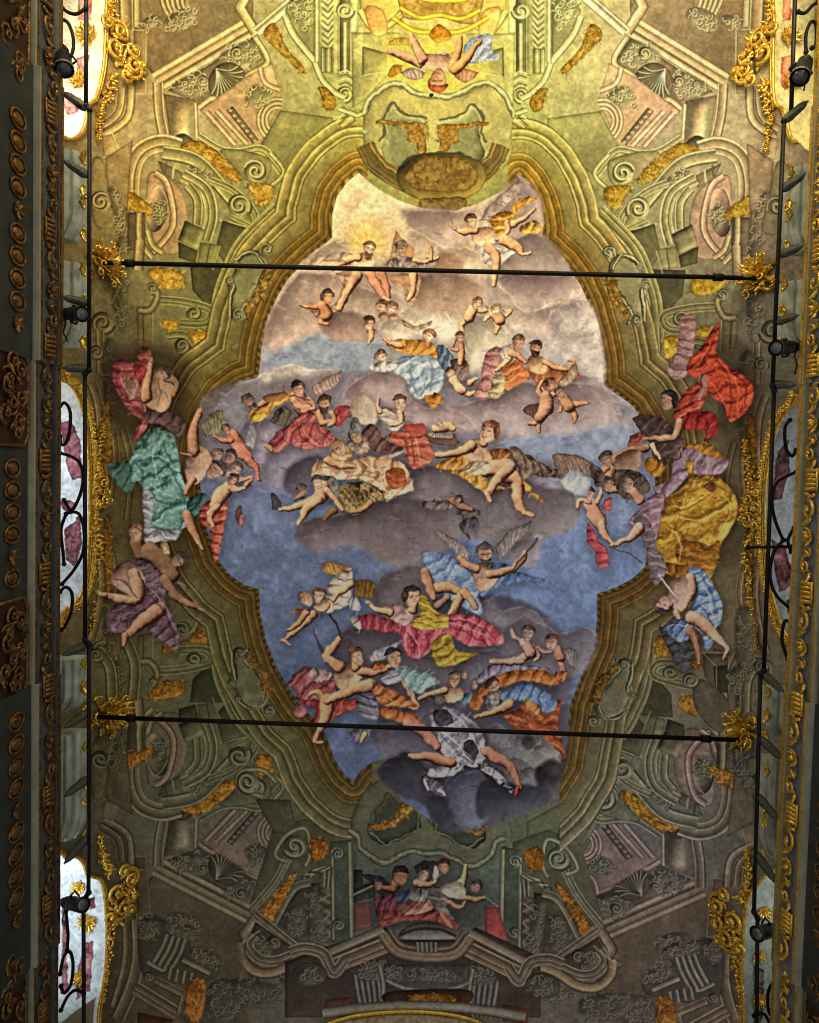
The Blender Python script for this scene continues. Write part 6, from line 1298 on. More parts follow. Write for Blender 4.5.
# windows: tunnel soffits running outwards from the gilt edge
HW = np.zeros_like(PX)
def win_surface(k):
    poly = np.array(WIN[k]); left = k[0] == 'L'
    rows = np.linspace(-M, 1023 + M, 600); ex = []
    for y in rows:
        xs = []
        for i in range(len(poly)):
            (xa, ya), (xb, yb) = poly[i], poly[(i + 1) % len(poly)]
            if (ya <= y) != (yb <= y): xs.append(xa + (y - ya) / (yb - ya) * (xb - xa))
        ex.append((max(xs) if left else min(xs)) if xs else np.nan)
    ex = np.array(ex); g = ~np.isnan(ex)
    return rows[g], ex[g]
def pad_rows(q):
    q = np.pad(q, 1, mode='edge'); return (q[:-1, :-1] + q[1:, :-1] + q[:-1, 1:] + q[1:, 1:]) / 4
CVp = np.stack([pad_rows(CV[..., c]) for c in range(3)], -1)
if CAL: PIG = np.full(CVp.shape, .7)
else:
    PIG = np.clip(srgb2lin(CVp.astype(np.float64)) / light_model(PX, PY), .004, .92)
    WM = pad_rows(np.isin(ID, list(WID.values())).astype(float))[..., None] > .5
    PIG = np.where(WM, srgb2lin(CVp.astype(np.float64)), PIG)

def patch(name, fmask, m, parent, surf=None, label=None):
    """one painted part: the image-grid cells of fmask, laid on the vault along camera rays"""
    ys, xs = np.nonzero(fmask)
    if len(ys) == 0: return None
    W1 = CW + 1
    a = ys * W1 + xs; q = np.stack([a, a + W1, a + W1 + 1, a + 1], 1)
    un, inv = np.unique(q.ravel(), return_inverse=True)
    P = (surf if surf is not None else PW).reshape(-1, 3)[un]
    org = np.array(fresco.location) if parent is not None else np.zeros(3)
    me = bpy.data.meshes.new(name); nv, nf = len(un), len(ys)
    me.vertices.add(nv); me.vertices.foreach_set('co', (P - org).astype(np.float32).ravel())
    me.loops.add(nf * 4); me.polygons.add(nf)
    me.loops.foreach_set('vertex_index', inv.astype(np.int32).ravel())
    me.polygons.foreach_set('loop_start', np.arange(0, nf * 4, 4, dtype=np.int32))
    me.update(calc_edges=True)
    at = me.color_attributes.new('pigment', 'FLOAT_COLOR', 'POINT')
    colr = np.ones((nv, 4), np.float32); colr[:, :3] = PIG.reshape(-1, 3)[un]
    at.data.foreach_set('color', colr.ravel())
    me.polygons.foreach_set('use_smooth', np.ones(nf, bool))
    me.materials.append(m)
    o = bpy.data.objects.new(name, me); COL.objects.link(o)
    if parent is not None: o.parent = parent
    if label: o['label'] = label
    return o

fresco = empty('ceiling_fresco', V(at_vault(np.array(430.), np.array(500.))), 'baroque fresco of figures on clouds within painted olive architecture, covering the whole vault', 'fresco')
zmin = PW[..., 2]; okv = (zmin[:-1, :-1] > VH + .12)
PO = {}
for i, (nm, lab, par) in enumerate(PARTS):
    if nm.startswith('window_'): continue
    msk = (ID == i) & okv
    if msk.sum() < 6: continue
    pr = fresco
    if par is not None:
        if par not in PO:                     # the figure itself is fully covered: keep the drapery as the part
            PO[par] = None
        pr = PO[par] or fresco
    # children of a figure share its place: everything is laid in vault coordinates
    PO[i] = patch(nm, msk, M_FRESCO, pr, label=lab)
    if PO[i] is not None and pr is not fresco:
        pass
for i, o in PO.items():
    if o is not None and o.parent is not None and o.parent is not fresco: o.matrix_parent_inverse = Matrix.Identity(4)

# window reveals
WOBJ = {}
SIDE = {'L1': 'nearest the bright end', 'L2': 'midway', 'L3': 'at the dark end', 'R1': '', 'R2': '', 'R3': ''}
for n_, k in enumerate(WIN):
    rows, ex = win_surface(k)
    he = at_vault(ex, rows)[:, 2]
    hh = np.interp(PY[:, 0], rows, he)
    d = ray(PX, PY); t = (hh[:, None] - CAM[2]) / d[..., 2]; SW = CAM + d * t[..., None]
    # slope the soffit a little down and outwards
    o = patch('window_%d' % (n_ + 1), (ID == WID[k]), M_WHITE, None, SW)
    tag(o, kind='structure'); WOBJ[k] = (o, rows, ex)
    # gilt moulding round the opening
    inner = [p for p in WIN[k] if (p[0] > 57 and p[0] < 800) or False]
    inner = [p for p in inner if -40 < p[1] < 1062] if k in ('L2', 'R2') else inner
    sm_ = smooth(np.array(inner, float), False, 5)
    mb = MB(); sc_ = mpp(100, 500)
    pts = [V(at_vault(np.array(x), np.array(y), .03)) for x, y in sm_]
    mb.tube(pts, (1.5 if k[1] != '2' else 1.2) * sc_, 8)
    mb.tube([V(at_vault(np.array(x + (2.4 if k[0] == 'L' else -2.4)), np.array(y), .03)) for x, y in sm_], .9 * sc_, 6)
    mb.build('window_frame', M_GILT, o)
    if k[1] == '2':                       # carved leaves along the frame of the middle windows
        mb = MB()
        L_ = 0
        for j in range(0, len(sm_) - 1):
            x, y = sm_[j]; x2, y2 = sm_[j + 1]
            for s_ in (0, 1, 2):
                f = s_ / 3; xx, yy = x + (x2 - x) * f + (3.5 if k[0] == 'L' else -3.5), y + (y2 - y) * f
                p, n, t1, t2 = frame_at(xx, yy, .03); a = RNG.uniform(-.8, .8) + (0 if k[0] == 'L' else math.pi)
                mb.leaf(p, t1 * math.cos(a) + t2 * math.sin(a) * 1.2, n, 5.5 * sc_ * RNG.uniform(.7, 1.1), 3.2 * sc_, .7, 2, .012)
        mb.build('carved_leaves', M_GILT, o)
# ------------------------------------------------------------------ the shell of the hall
def ceiling_shell():
    mb = MB(); n = 48; ys = [-14, -7.4, 7.4, 14]; vs = []
    for y in ys:
        for i in range(n + 1):
            th = math.pi * i / n; vs.append((-(VA + .06) * math.cos(th), y, VH + (VB + .06) * math.sin(th)))
    mb.add(vs, [(a * (n + 1) + i, a * (n + 1) + i + 1, (a + 1) * (n + 1) + i + 1, (a + 1) * (n + 1) + i) for a in range(3) for i in range(n) if a != 1 or 9 < i < n - 10])
    return mb
tag(ceiling_shell().build('ceiling', M_PLASTER), kind='structure')

YB = [float(at_x(np.array(34.), np.array(y), -4.53)[1]) for y in (-330, 73, 362, 680, 955, 1400)]
def side(sg):
    nm = 'left' if sg < 0 else 'right'
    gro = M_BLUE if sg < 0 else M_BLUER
    def bx(mb, x0, x1, y0, y1, z0, z1):
        a, b = sorted((sg * x0, sg * x1)); mb.box((a, y0, z0), (b, y1, z1))
    w = MB(); tr = MB(); sh = MB(); fr = MB(); gl = MB()
    for i in range(5):
        y0, y1 = YB[i], YB[i + 1]; o = .05 if i % 2 == 0 else 0.0      # every other bay steps back
        bx(w, 4.455 + o, 5.0, y0, y1, 0, 10.14)
        bx(tr, 4.385 + o, 5.0, y0, y1, 10.14, 10.2)                # pale soffit strip
        bx(fr, 4.385 + o, 5.0, y0, y1, 10.2, 10.54)
        bx(sh, 4.35 + o * .4, 5.4, y0, y1, 10.54, 10.62)
        bx(gl, 4.335 + o * .4, 4.35 + o * .4, y0, y1, 10.565, 10.625)
        bx(gl, 4.37 + o, 4.385 + o, y0, y1, 10.18, 10.205)
        bx(gl, 4.37 + o, 4.385 + o, y0, y1, 10.51, 10.53)
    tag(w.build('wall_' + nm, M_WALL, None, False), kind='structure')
    tag(tr.build('trim_1' if sg < 0 else 'trim_2', M_PALE, None, False), kind='structure')
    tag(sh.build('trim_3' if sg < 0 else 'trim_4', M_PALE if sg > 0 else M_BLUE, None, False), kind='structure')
    # carved gilt frieze
    f = empty('gilded_frieze', (sg * 4.385, 0, 10.37), 'narrow %s frieze of gilt scrolls running along the %s cornice' % ('shaded blue-grey' if sg < 0 else 'lilac-grey', nm), 'frieze')
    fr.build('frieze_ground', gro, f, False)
    mt = M_GILT_DIM if sg < 0 else M_GILT  # shaded gilding on the left, lit gilding on the right
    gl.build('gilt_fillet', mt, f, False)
    nrm = Vector((-sg, 0, 0)); e1 = Vector((0, 1, 0)); e2 = Vector((0, 0, 1))
    y = -6.6; k = 0
    while y < 7.0:
        i = sum(y > b for b in YB[1:5]); o = .05 if i % 2 == 0 else 0.0
        X = sg * (4.385 + o); c = Vector((X, y, 10.37)); m = MB(); kind = k % 4
        if kind == 0:       # gadrooned cup
            for q in range(5): m.tube([c + e1 * (-.10 + q * .05) - e2 * .12 + nrm * .01, c + e1 * (-.11 + q * .055) + nrm * .06, c + e1 * (-.08 + q * .04) + e2 * .12 + nrm * .02], [.02, .03, .016], 7)
            m.tube([c - e1 * .13 - e2 * .12 + nrm * .02, c + e1 * .13 - e2 * .12 + nrm * .02], .018, 6); nmn = 'gadrooned_cup'; st = .33
        elif kind in (1, 3):     # C scroll with a leaf
            s_ = 1 if kind == 1 else -1
            m.scroll(c + e1 * .02, e1, e2 * s_, nrm, .115, 1.3, .022, math.pi * .9, 1, .03, [c - e1 * .16 - e2 * .1 * s_ + nrm * .02, c - e1 * .13 * 1 + nrm * .03])
            m.leaf(c + e1 * .08, e1 * .8 + e2 * .5 * s_, nrm, .16, .09, .6); m.leaf(c - e1 * .1, -e1 * .6 + e2 * .6 * s_, nrm, .13, .08, .5); nmn = 'scroll_motif'; st = .33
        else:               # flower with leaves
            for q in range(6):
                a = q * math.pi / 3; m.leaf(c, e1 * math.cos(a) + e2 * math.sin(a), nrm, .12, .08, .7)
            m.ball(c + nrm * .05, .035); nmn = 'flower_motif'; st = .31
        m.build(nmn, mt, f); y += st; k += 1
    # relief on the wall below the cornice: strings of gilt ovals between carved panels
    yy_ = lambda q: float(at_x(np.array(12.), np.array(float(q)), -4.47)[1])
    spans = [(yy_(p0), yy_(p1), k_) for p0, p1, k_ in ((-60, 84, 'P'), (104, 334, 'S'), (346, 445, 'P'), (457, 590, 'S'), (601, 700, 'P'), (712, 932, 'S'), (947, 1080, 'P'))]
    words = ['at the bright end', 'nearest the bright end', 'near the upper tie rod', 'midway along', 'near the lower tie rod', 'nearest the dark end', 'at the dark end']
    for j, (a, b, kd) in enumerate(spans):
        i = sum((a + b) / 2 > q for q in YB[1:5]); X = sg * (4.455 + (.05 if i % 2 == 0 else 0))
        if kd == 'S':
            t = empty('bead_string', (X, (a + b) / 2, 9.9), 'string of gilt oval beads on the %s wall below the cornice, %s' % (nm, words[j]), 'ornament', 'bead strings under the cornices')
            n = int((b - a) / .235)
            for q in range(n):
                c = Vector((X, a + (q + .5) * (b - a) / n, 9.79)); m = MB()
                if q % 5 == 4:
                    for r_ in range(5):
                        an = r_ * 1.2566; m.leaf(c, e1 * math.cos(an) + e2 * math.sin(an) * 1.3, nrm, .11, .08, .5)
                    m.build('leaf_tuft', M_GILT_DIM, t); continue
                m.tube([c + e1 * .095 * math.cos(th) + e2 * .15 * math.sin(th) + nrm * .015 for th in np.linspace(0, 6.283, 17)], .016, 6, cap=False)
                m.ball(c + nrm * .01, .03, .07, .11, (nrm, e1, e2)); m.build('oval_bead', M_GILT_DIM, t)
        else:
            t = empty('carved_panel', (X, (a + b) / 2, 9.8), 'dark carved panel on the %s wall below the cornice, %s' % (nm, words[j]), 'panel', 'carved panels under the cornices')
            m = MB(); x0, x1 = sorted((X + sg * .01, X - sg * .02)); m.box((x0, a, 9.35), (x1, b, 10.08)); m.build('board', mat('dark red-brown ground %s%d' % (nm, j), L3('3a2418'), .7), t, False)
            m = MB(); q = [Vector((X - sg * .025, yy, zz)) for yy, zz in ((a, 9.35), (b, 9.35), (b, 10.0), (b - .12, 10.08), (a + .12, 10.08), (a, 10.0), (a, 9.35))]; m.tube(q, .022, 6); m.build('border', M_GILT_DIM, t)
            m = MB(); rr = random.Random(j)
            for q in range(9):
                c = Vector((X - sg * .03, a + .15 + (b - a - .3) * q / 8, 9.72 + .16 * math.sin(q * 1.9)))
                m.scroll(c, e1, e2 * (1 if q % 2 else -1), nrm, .12, 1.4, .018, q, 1, .02); an = rr.uniform(0, 6.28); m.leaf(c, e1 * math.cos(an) + e2 * math.sin(an), nrm, .18, .1, .5)
            m.build('carved_scrolls', M_GILT_DIM, t)
side(-1); side(1)

# ------------------------------------------------------------------ iron tie rods and their gilt rosettes
ROD = [((96, 262.5), (765, 278.5), 'upper', 'bright end'), ((98, 717), (752, 740.5), 'lower', 'dark end')]
ROS = []
for (a, b, w_, e_) in ROD:
    pa, na, *_ = frame_at(*a, .0); pb, nb, *_ = frame_at(*b, .0); z = (pa.z + pb.z) / 2
    A = V(at_h(np.array(a[0] * 1.), np.array(a[1] * 1.), z)); B_ = V(at_h(np.array(b[0] * 1.), np.array(b[1] * 1.), z))
    mid = (A + B_) / 2
    t = empty('tie_rod', mid, 'black iron tie rod spanning the vault between gilt rosettes, %s one towards the %s' % (w_, e_), 'tie rod', 'tie rods across the vault')
    m = MB(); m.tube([A, A.lerp(B_, .33), A.lerp(B_, .66), B_], .031, 10); m.build('bar', M_IRON, t)
    for f in (.05, .93):
        m = MB(); c = A.lerp(B_, f); m.tube([c - (B_ - A).normalized() * .06, c + (B_ - A).normalized() * .06], .05, 10); m.build('collar', M_IRON, t)
def rosette(px, py, R, label, seed, sx=1.0):
    rr = random.Random(seed); p, n, t1, t2 = frame_at(px, py, .0); sgn = 1 if px < 400 else -1
    inn = Vector((sgn, 0, -.55)).normalized()
    t = empty('gilt_rosette', p, label, 'ornament', 'gilt rosettes at the tie rod ends')
    m = MB()
    for ring, (cnt, ln, cu) in enumerate(((11, 1.0, .35), (10, .78, .8), (8, .55, 1.3))):
        for k in range(cnt):
            a = 2 * math.pi * (k + ring * .5) / cnt + rr.uniform(-.12, .12)
            d = t1 * math.cos(a) * .8 + t2 * math.sin(a) * 1.1
            if k % 2 == 0 or ring == 1:
                m.leaf(p + n * .02 * ring, d, n, R * ln * rr.uniform(.8, 1.15), R * .36, cu, 3, .014)
            else:
                c = p + d * R * ln * .75; m.scroll(c + n * .04, d.normalized(), d.cross(n).normalized(), n, R * .17, 1.2, R * .05, 3.1, rr.choice((-1, 1)), .05, [p + d * R * .2 + n * .03, p + d * R * .5 + n * .06])
    m.build('acanthus_leaves', M_GILT, t)
    m = MB(); m.ball(p + n * .1, R * .2, R * .2, R * .28, (t1, t2, n)); m.tube([p + n * .02, p + n * .2 + inn * .1], [R * .22, R * .12], 10); m.build('boss', M_GILT, t)
    # trailing sprays along the springing
    m = MB()
    for k in range(8):
        q, n2, u1, u2 = frame_at(px - sgn * (12 + rr.uniform(-4, 8)), py + (k - 3.5) * R * 16 / 1.0 / 1.4, .01)
        a = rr.uniform(0, 6.28); m.leaf(q, u1 * math.cos(a) + u2 * math.sin(a), n2, R * .42, R * .22, .8)
    m.build('side_spray', M_GILT, t)
rosette(106, 264, .33, 'gilt leaf rosette at the left end of the upper tie rod', 1)
rosette(757, 277, .33, 'gilt leaf rosette at the right end of the upper tie rod', 2)
rosette(112, 714, .33, 'gilt leaf rosette at the left end of the lower tie rod', 3)
rosette(741, 729, .33, 'gilt leaf rosette at the right end of the lower tie rod', 4)

# ------------------------------------------------------------------ gilt crests of the windows
def crest(px, py, sgn, label, seed, up, down, big=1.0):
    """scrolled shell crest on the inner side of a window frame; up / down = garland paths in image pixels"""
    rr = random.Random(seed); p, n, t1, t2 = frame_at(px, py, .02); e1 = t1 * sgn; u = mpp(px, py)
    t = empty('window_crest', p, label, 'ornament', 'gilt crests beside the windows')
    m = MB()
    def Q(x, y): return p + e1 * x * u * big + t2 * y * u * big
    for (x, y, r, a0, cw, tr) in ((12, -14, 9, 3.6, 1, 1.6), (14, 12, 9.5, 2.7, -1, 1.6), (2, -2, 8, 1.2, 1, 1.4), (20, 0, 6, 4, -1, 1.3), (3, 18, 7, 5, 1, 1.3), (1, -20, 6, .5, -1, 1.3), (23, 12, 5, 1, 1, 1.2)):
        m.scroll(Q(x, y), e1, t2, n, r * u * big, tr, 2.0 * u * big, a0, cw, .05)
    m.build('scrolls', M_GILT, t)
    m = MB()
    for k in range(26):
        a = rr.uniform(-1.5, 1.5); x, y = rr.uniform(-2, 20), rr.uniform(-20, 20); m.leaf(Q(x, y), e1 * math.cos(a) + t2 * math.sin(a), n, rr.uniform(7, 12) * u * big, rr.uniform(4, 6) * u * big, rr.uniform(.5, 1.2))
    for k in range(7): m.ball(Q(rr.uniform(2, 20), rr.uniform(-16, 16)) + n * .1, 1.7 * u * big)
    m.build('acanthus_leaves', M_GILT, t)
    for path in (up, down):
        if not path: continue
        m = MB(); s_ = smooth(np.array(path, float), False, 5)
        for k, (x, y) in enumerate(s_):
            f = k / len(s_); q, n2, u1, u2 = frame_at(x, y, .02); w = u * (1 - .55 * f)
            for j in range(3):
                a = rr.uniform(0, 6.28); m.leaf(q + u1 * rr.uniform(-3, 3) * w, u1 * math.cos(a) + u2 * math.sin(a), n2, 6.5 * w, 4 * w, .9)
            m.ball(q + n2 * .05 + u1 * rr.uniform(-2, 2) * w, 1.8 * w)
        m.build('garland', M_GILT, t)
crest(112, 52, 1, 'gilt scroll crest of the left window at the bright end', 11, [(110, 30), (111, 12), (111, -10), (110, -35)], [(111, 78), (106, 98), (99, 112), (98, 128), (97, 140)])
crest(766, 58, -1, 'gilt scroll crest of the right window at the bright end', 12, [(769, 32), (771, 12), (771, -12), (772, -35)], [(765, 84), (768, 100), (772, 118), (769, 135), (767, 152)])
crest(112, 893, 1, 'gilt scroll crest of the left window at the dark end', 13, [(109, 872), (104, 862), (101, 850), (99, 838)], [(112, 915), (111, 932), (107, 965), (102, 1000)], .95)
crest(738, 922, -1, 'gilt scroll crest of the right window at the dark end', 14, [(744, 900), (749, 880), (750, 862), (749, 850)], [(736, 945), (737, 965), (741, 990), (742, 1015)], 1.0)
crest(93, 492, 1, 'gilt cartouche at the waist of the middle window on the left', 15, [(96, 470), (97, 450), (100, 432), (103, 425)], [(93, 515), (96, 540), (97, 560), (92, 610), (92, 628)], .62)
crest(760, 510, -1, 'gilt cartouche at the waist of the middle window on the right', 16, [(752, 490), (751, 470), (747, 452), (746, 440)], [(753, 530), (748, 560), (752, 590), (757, 630), (758, 650)], .72)

# rosettes inside the reveals
def reveal_rosette(k, px, py, R, label):
    o, rows, ex = WOBJ[k]; h = float(at_vault(np.array(np.interp(py, rows, ex)), np.array(py * 1.))[2])
    c = V(at_h(np.array(px * 1.), np.array(py * 1.), h)); n = Vector((0, 0, -1)); t = empty('reveal_rosette', c, label, 'ornament', 'gilt rosettes in the window reveals')
    m = MB(); rr = random.Random(int(px))
    for j in range(10):
        a = j * .628; m.leaf(c, Vector((math.cos(a), math.sin(a), 0)), n, R * rr.uniform(.8, 1.2), R * .5, .6)
    m.build('petals', M_GILT, t); m = MB(); m.ball(c + n * .05, R * .3); m.build('boss', M_GILT, t)
reveal_rosette('L1', 86, 36, .17, 'gilt rosette in the reveal of the left window at the bright end')
reveal_rosette('L1', 78, 80, .13, 'gilt leaf spray low in the reveal of the left window at the bright end')
reveal_rosette('L3', 88, 922, .15, 'gilt rosette in the white reveal of the left window at the dark end')
reveal_rosette('L3', 79, 887, .12, 'gilt flower high in the white reveal of the left window at the dark end')
reveal_rosette('L3', 79, 978, .14, 'gilt leaf spray low in the white reveal of the left window at the dark end')
reveal_rosette('R1', 790, 36, .16, 'gilt rosette in the reveal of the right window at the bright end')
reveal_rosette('R1', 793, 82, .14, 'gilt leaf spray low in the reveal of the right window at the bright end')
reveal_rosette('R3', 764, 912, .12, 'gilt shell in the reveal of the right window at the dark end')
reveal_rosette('R3', 759, 955, .11, 'gilt leaf under the spotlight of the right window at the dark end')
reveal_rosette('R3', 760, 1000, .14, 'gilt spray at the foot of the reveal of the right window at the dark end')

# ------------------------------------------------------------------ moulded attic blocks between the windows
def attic_block(px, y0, y1, sg, label):
    """stepped stucco block seen from below, its mouldings running along the nave"""
    x0 = px
    A = V(at_h(np.array(px * 1.), np.array(y0 * 1.), 10.95)); B_ = V(at_h(np.array(px * 1.), np.array(y1 * 1.), 10.95))
    t = empty('attic_block', (A + B_) / 2, label, 'moulding', 'moulded stucco blocks above the cornice')
    X = (A.x + B_.x) / 2; m = MB()
    # profile in (distance from nave outwards, height)
    prof = [(0, .25), (0, .1), (.03, .1), (.04, .03), (.08, .0), (.12, .02), (.13, -.04), (.17, -.07), (.21, -.05), (.22, -.11), (.27, -.15), (.32, -.13), (.33, -.2), (.42, -.24), (.5, -.24), (.5, .25)]
    nseg = 10; pts = []; L_ = B_.y - A.y
    ring = []
    for i in range(nseg + 1):
        f = i / nseg; e = .0 if i < nseg * .7 else ((f - .7) / .3) ** 2 * .12
        ring.append([(X + sg * (d + e), A.y + L_ * f, 10.95 + z) for d, z in prof])
    vs = [q for r_ in ring for q in r_]; n = len(prof)
    m.add(vs, [(i * n + j, i * n + (j + 1) % n, (i + 1) * n + (j + 1) % n, (i + 1) * n + j) for i in range(nseg) for j in range(n)] + [tuple(range(n)), tuple(nseg * n + j for j in range(n))[::-1]])
    m.build('moulded_block', M_CONS, t, False)
    m = MB()
    for k in range(4):
        f = .15 + k * .25; c = Vector((X - sg * .02, A.y + L_ * f, 10.98)); m.leaf(c, Vector((0, 1 if k % 2 else -1, -.2)), Vector((-sg, 0, -.4)), .2, .1, .7); m.ball(c + Vector((-sg * .03, 0, -.02)), .025)
    m.build('gilt_drop', M_GILT, t)
for px, a, b, sg, l in ((80, 150, 238, -1, 'grey-green moulded block above the left cornice just past the window at the bright end'), (80, 262, 345, -1, 'grey-green moulded block above the left cornice below the upper tie rod'),
                        (81, 660, 712, -1, 'grey-green moulded block above the left cornice before the lower tie rod'), (82, 735, 842, -1, 'grey-green moulded block above the left cornice below the lower tie rod'),
                        (792, 165, 250, 1, 'grey-green moulded block above the right cornice just past the window at the bright end'), (786, 280, 345, 1, 'grey-green moulded block above the right cornice below the upper tie rod'),
                        (770, 690, 738, 1, 'grey-green moulded block above the right cornice before the lower tie rod'), (768, 760, 862, 1, 'grey-green moulded block above the right cornice below the lower tie rod')):
    attic_block(px, a, b, sg, l)

# ------------------------------------------------------------------ lighting rails with leaf-shaped arms
HP = 10.75
def P_(x, y, h=HP): return V(at_h(np.array(x * 1.), np.array(y * 1.), h))
def rail(segs, arms, label, sg):
    t = empty('lighting_rail', P_(*segs[len(segs) // 2][0]), label, 'rail')
    for (a, b) in segs:
        m = MB(); m.tube([P_(*a), P_(*b)], .026, 8); m.build('pipe', M_BLACK, t)
    m = MB()
    for (a, b), (c, d) in zip(segs[:-1], segs[1:]): m.tube([P_(*b), P_(*c)], .03, 8); m.ball(P_(*b), .038); m.ball(P_(*c), .038)
    m.build('joint', M_BLACK, t)
    for (a, b) in arms:
        A = P_(*a); B_ = P_(b[0], b[1], 10.66); d = (B_ - A); m = MB(); m.leaf(A, d, Vector((0, 0, -1)), d.length, .12, .06, 1, .008); m.tube([A, A.lerp(B_, .5) + Vector((0, 0, -.02)), B_], [.02, .016, .012], 6); m.build('support_arm', M_LEAD, t)
rail([((86.5, -60), (86, 106)), ((89.5, 110), (89, 370)), ((85, 374), (85, 640)), ((89, 644), (88.5, 893)), ((83.5, 900), (84, 1090))],
     [((87, 109), (63, 92)), ((88, 176), (63, 160)), ((88, 303), (62, 297)), ((88, 368), (62, 368)), ((86, 645), (62, 655)), ((88, 712), (64, 728)), ((88, 778), (64, 797)), ((88, 836), (64, 864))], 'black lighting rail on leaf-shaped arms along the left cornice', -1)
rail([((797, -60), (791, 116)), ((784, 121), (772.5, 386)), ((774, 391), (764, 670)), ((760.5, 674), (754, 912)), ((757.5, 918), (756, 1090))],
     [((784, 121), (808, 101)), ((782, 190), (806, 173)), ((779, 255), (803, 246)), ((775, 322), (799, 315)), ((773, 384), (796, 385)), ((762, 672), (784, 692)), ((760, 738), (783, 760)), ((757, 795), (780, 822)), ((755, 852), (779, 886))], 'black lighting rail on leaf-shaped arms along the right cornice', 1)

# ------------------------------------------------------------------ spotlights
def spot(front, back, label, r=.085, hf=10.6, hb=10.85):
    F_, B_ = P_(*front, hf), P_(*back, hb); d = (B_ - F_); d.normalize(); L_ = max((B_ - F_).length, .26)
    t = empty('spotlight', B_, label, 'spotlight', 'black spotlights on the lighting rails')
    m = MB(); m.tube([F_, F_ + d * .02, F_ + d * .05, F_ + d * L_ * .6, F_ + d * L_ * .62, F_ + d * L_], [r * 1.08, r * 1.08, r, r * .96, r * .7, r * .62], 18); 
    for k in range(4): m.tube([F_ + d * (L_ * .66 + k * .022), F_ + d * (L_ * .66 + k * .022 + .008)], r * .85, 16)
    m.build('housing', M_BLACK, t)
    m = MB(); m.tube([F_ - d * .004, F_ + d * .012], r * .8, 18); m.build('lens', M_LENS, t)
    m = MB(); m.tube([F_ - d * .012 + Vector((0, 0, 0)), F_ + d * .02], r * 1.12, 18, cap=False); m.build('rim', M_LEAD, t)
    c = F_ + d * L_ * .5; s_ = d.cross(Vector((0, 0, 1))).normalized(); m = MB()
    m.tube([c + s_ * r * 1.15, c + s_ * r * 1.15 + Vector((0, 0, .12)), c + Vector((0, 0, .17)), c - s_ * r * 1.15 + Vector((0, 0, .12)), c - s_ * r * 1.15], .013, 6); m.ball(c + s_ * r * 1.1, .02); m.ball(c - s_ * r * 1.1, .02); m.build('yoke', M_BLACK, t)
    m = MB(); q = F_ + d * L_; m.tube([q, q + Vector((0, .1, .05)), q + Vector((0, .22, -.02)), q + Vector((.02, .32, .06))], .009, 6); m.build('cable', M_BLACK, t)
spot((64, 69), (61, 48), 'black spotlight in front of the left window at the bright end', .1, 10.55, 10.7)
spot((82, 314), (64, 314), 'black spotlight on the left rail below the upper tie rod')
spot((83, 905), (63, 902), 'black spotlight in front of the white left window at the dark end')
spot((800, 77), (806, 60), 'black spotlight in front of the right window at the bright end', .1, 10.5, 10.68)
spot((776, 348), (797, 347), 'black spotlight with a round lens on the right rail below the upper tie rod')
spot((757, 934), (779, 928), 'black spotlight in front of the right window at the dark end')

# ------------------------------------------------------------------ wrought-iron scrolls before the windows
def scrollwork(paths, label, r=.02):
    c = P_(*paths[0][0]); t = empty('iron_scrollwork', c, label, 'ironwork', 'wrought-iron scrolls before the windows')
    for p in paths:
        m = MB(); s_ = smooth(np.array(p, float), False, 6); m.tube([P_(x, y, 10.72) for x, y in s_], r, 7); m.ball(P_(*s_[-1], 10.72), r * 1.5); m.ball(P_(*s_[0], 10.72), r * 1.5); m.build('scroll_bar', M_IRON, t)
scrollwork([[(60, 4), (66, 11), (76, 14), (86, 8)], [(61, 19), (68, 23), (73, 36), (73, 50), (69, 60)], [(60, 90), (70, 100), (80, 106)]], 'black iron scroll before the left window at the bright end')
scrollwork([[(60, 406), (65, 403), (70, 411), (70, 428), (66, 443), (61, 444), (60, 436)], [(60, 453), (70, 456), (79, 462), (83, 474), (81, 492), (72, 510), (64, 500)], [(70, 512), (79, 514), (84, 530), (83, 552), (74, 570), (62, 584)], [(66, 514), (61, 530), (63, 552), (64, 564)], [(60, 592), (66, 587), (72, 594), (71, 612), (64, 628), (60, 630)]], 'black iron scrolls before the middle window on the left')
scrollwork([[(60, 974), (64, 956), (70, 952), (73, 965), (71, 984), (64, 993), (61, 986)], [(61, 1010), (68, 996), (76, 990), (84, 994)], [(66, 912), (68, 935), (67, 950)]], 'black iron ring and scroll before the white left window at the dark end')
scrollwork([[(798, 12), (805, 13), (812, 6), (818, 2)], [(806, 52), (806, 34), (811, 22), (816, 25), (816, 44), (812, 48)]], 'black iron scroll before the right window at the bright end')
scrollwork([[(790, 420), (785, 428), (786, 448), (792, 456), (796, 450)], [(796, 472), (785, 477), (776, 484), (772, 500), (775, 520), (783, 540)], [(784, 540), (774, 552), (770, 575), (776, 595), (792, 610)], [(793, 625), (785, 621), (782, 640), (788, 660)], [(794, 528), (788, 540), (791, 552)]], 'black iron scrolls before the middle window on the right')
scrollwork([[(780, 990), (773, 984), (768, 994), (769, 1012), (776, 1020)], [(754, 1016), (764, 1014), (770, 1024)]], 'black iron scroll before the right window at the dark end')
t = empty('window_stay', P_(770, 547), 'short black iron bar with knobs crossing the right rail at the middle window', 'ironwork')
m = MB(); m.tube([P_(747, 547.5, 10.9), P_(796, 546.5, 10.7)], .018, 8); m.build('bar', M_IRON, t)
for q in ((748, 547.5, 10.9), (768, 547, 10.8), (793, 546.6, 10.7)):
    m = MB(); m.ball(P_(*q), .036); m.build('knob', M_IRON, t)

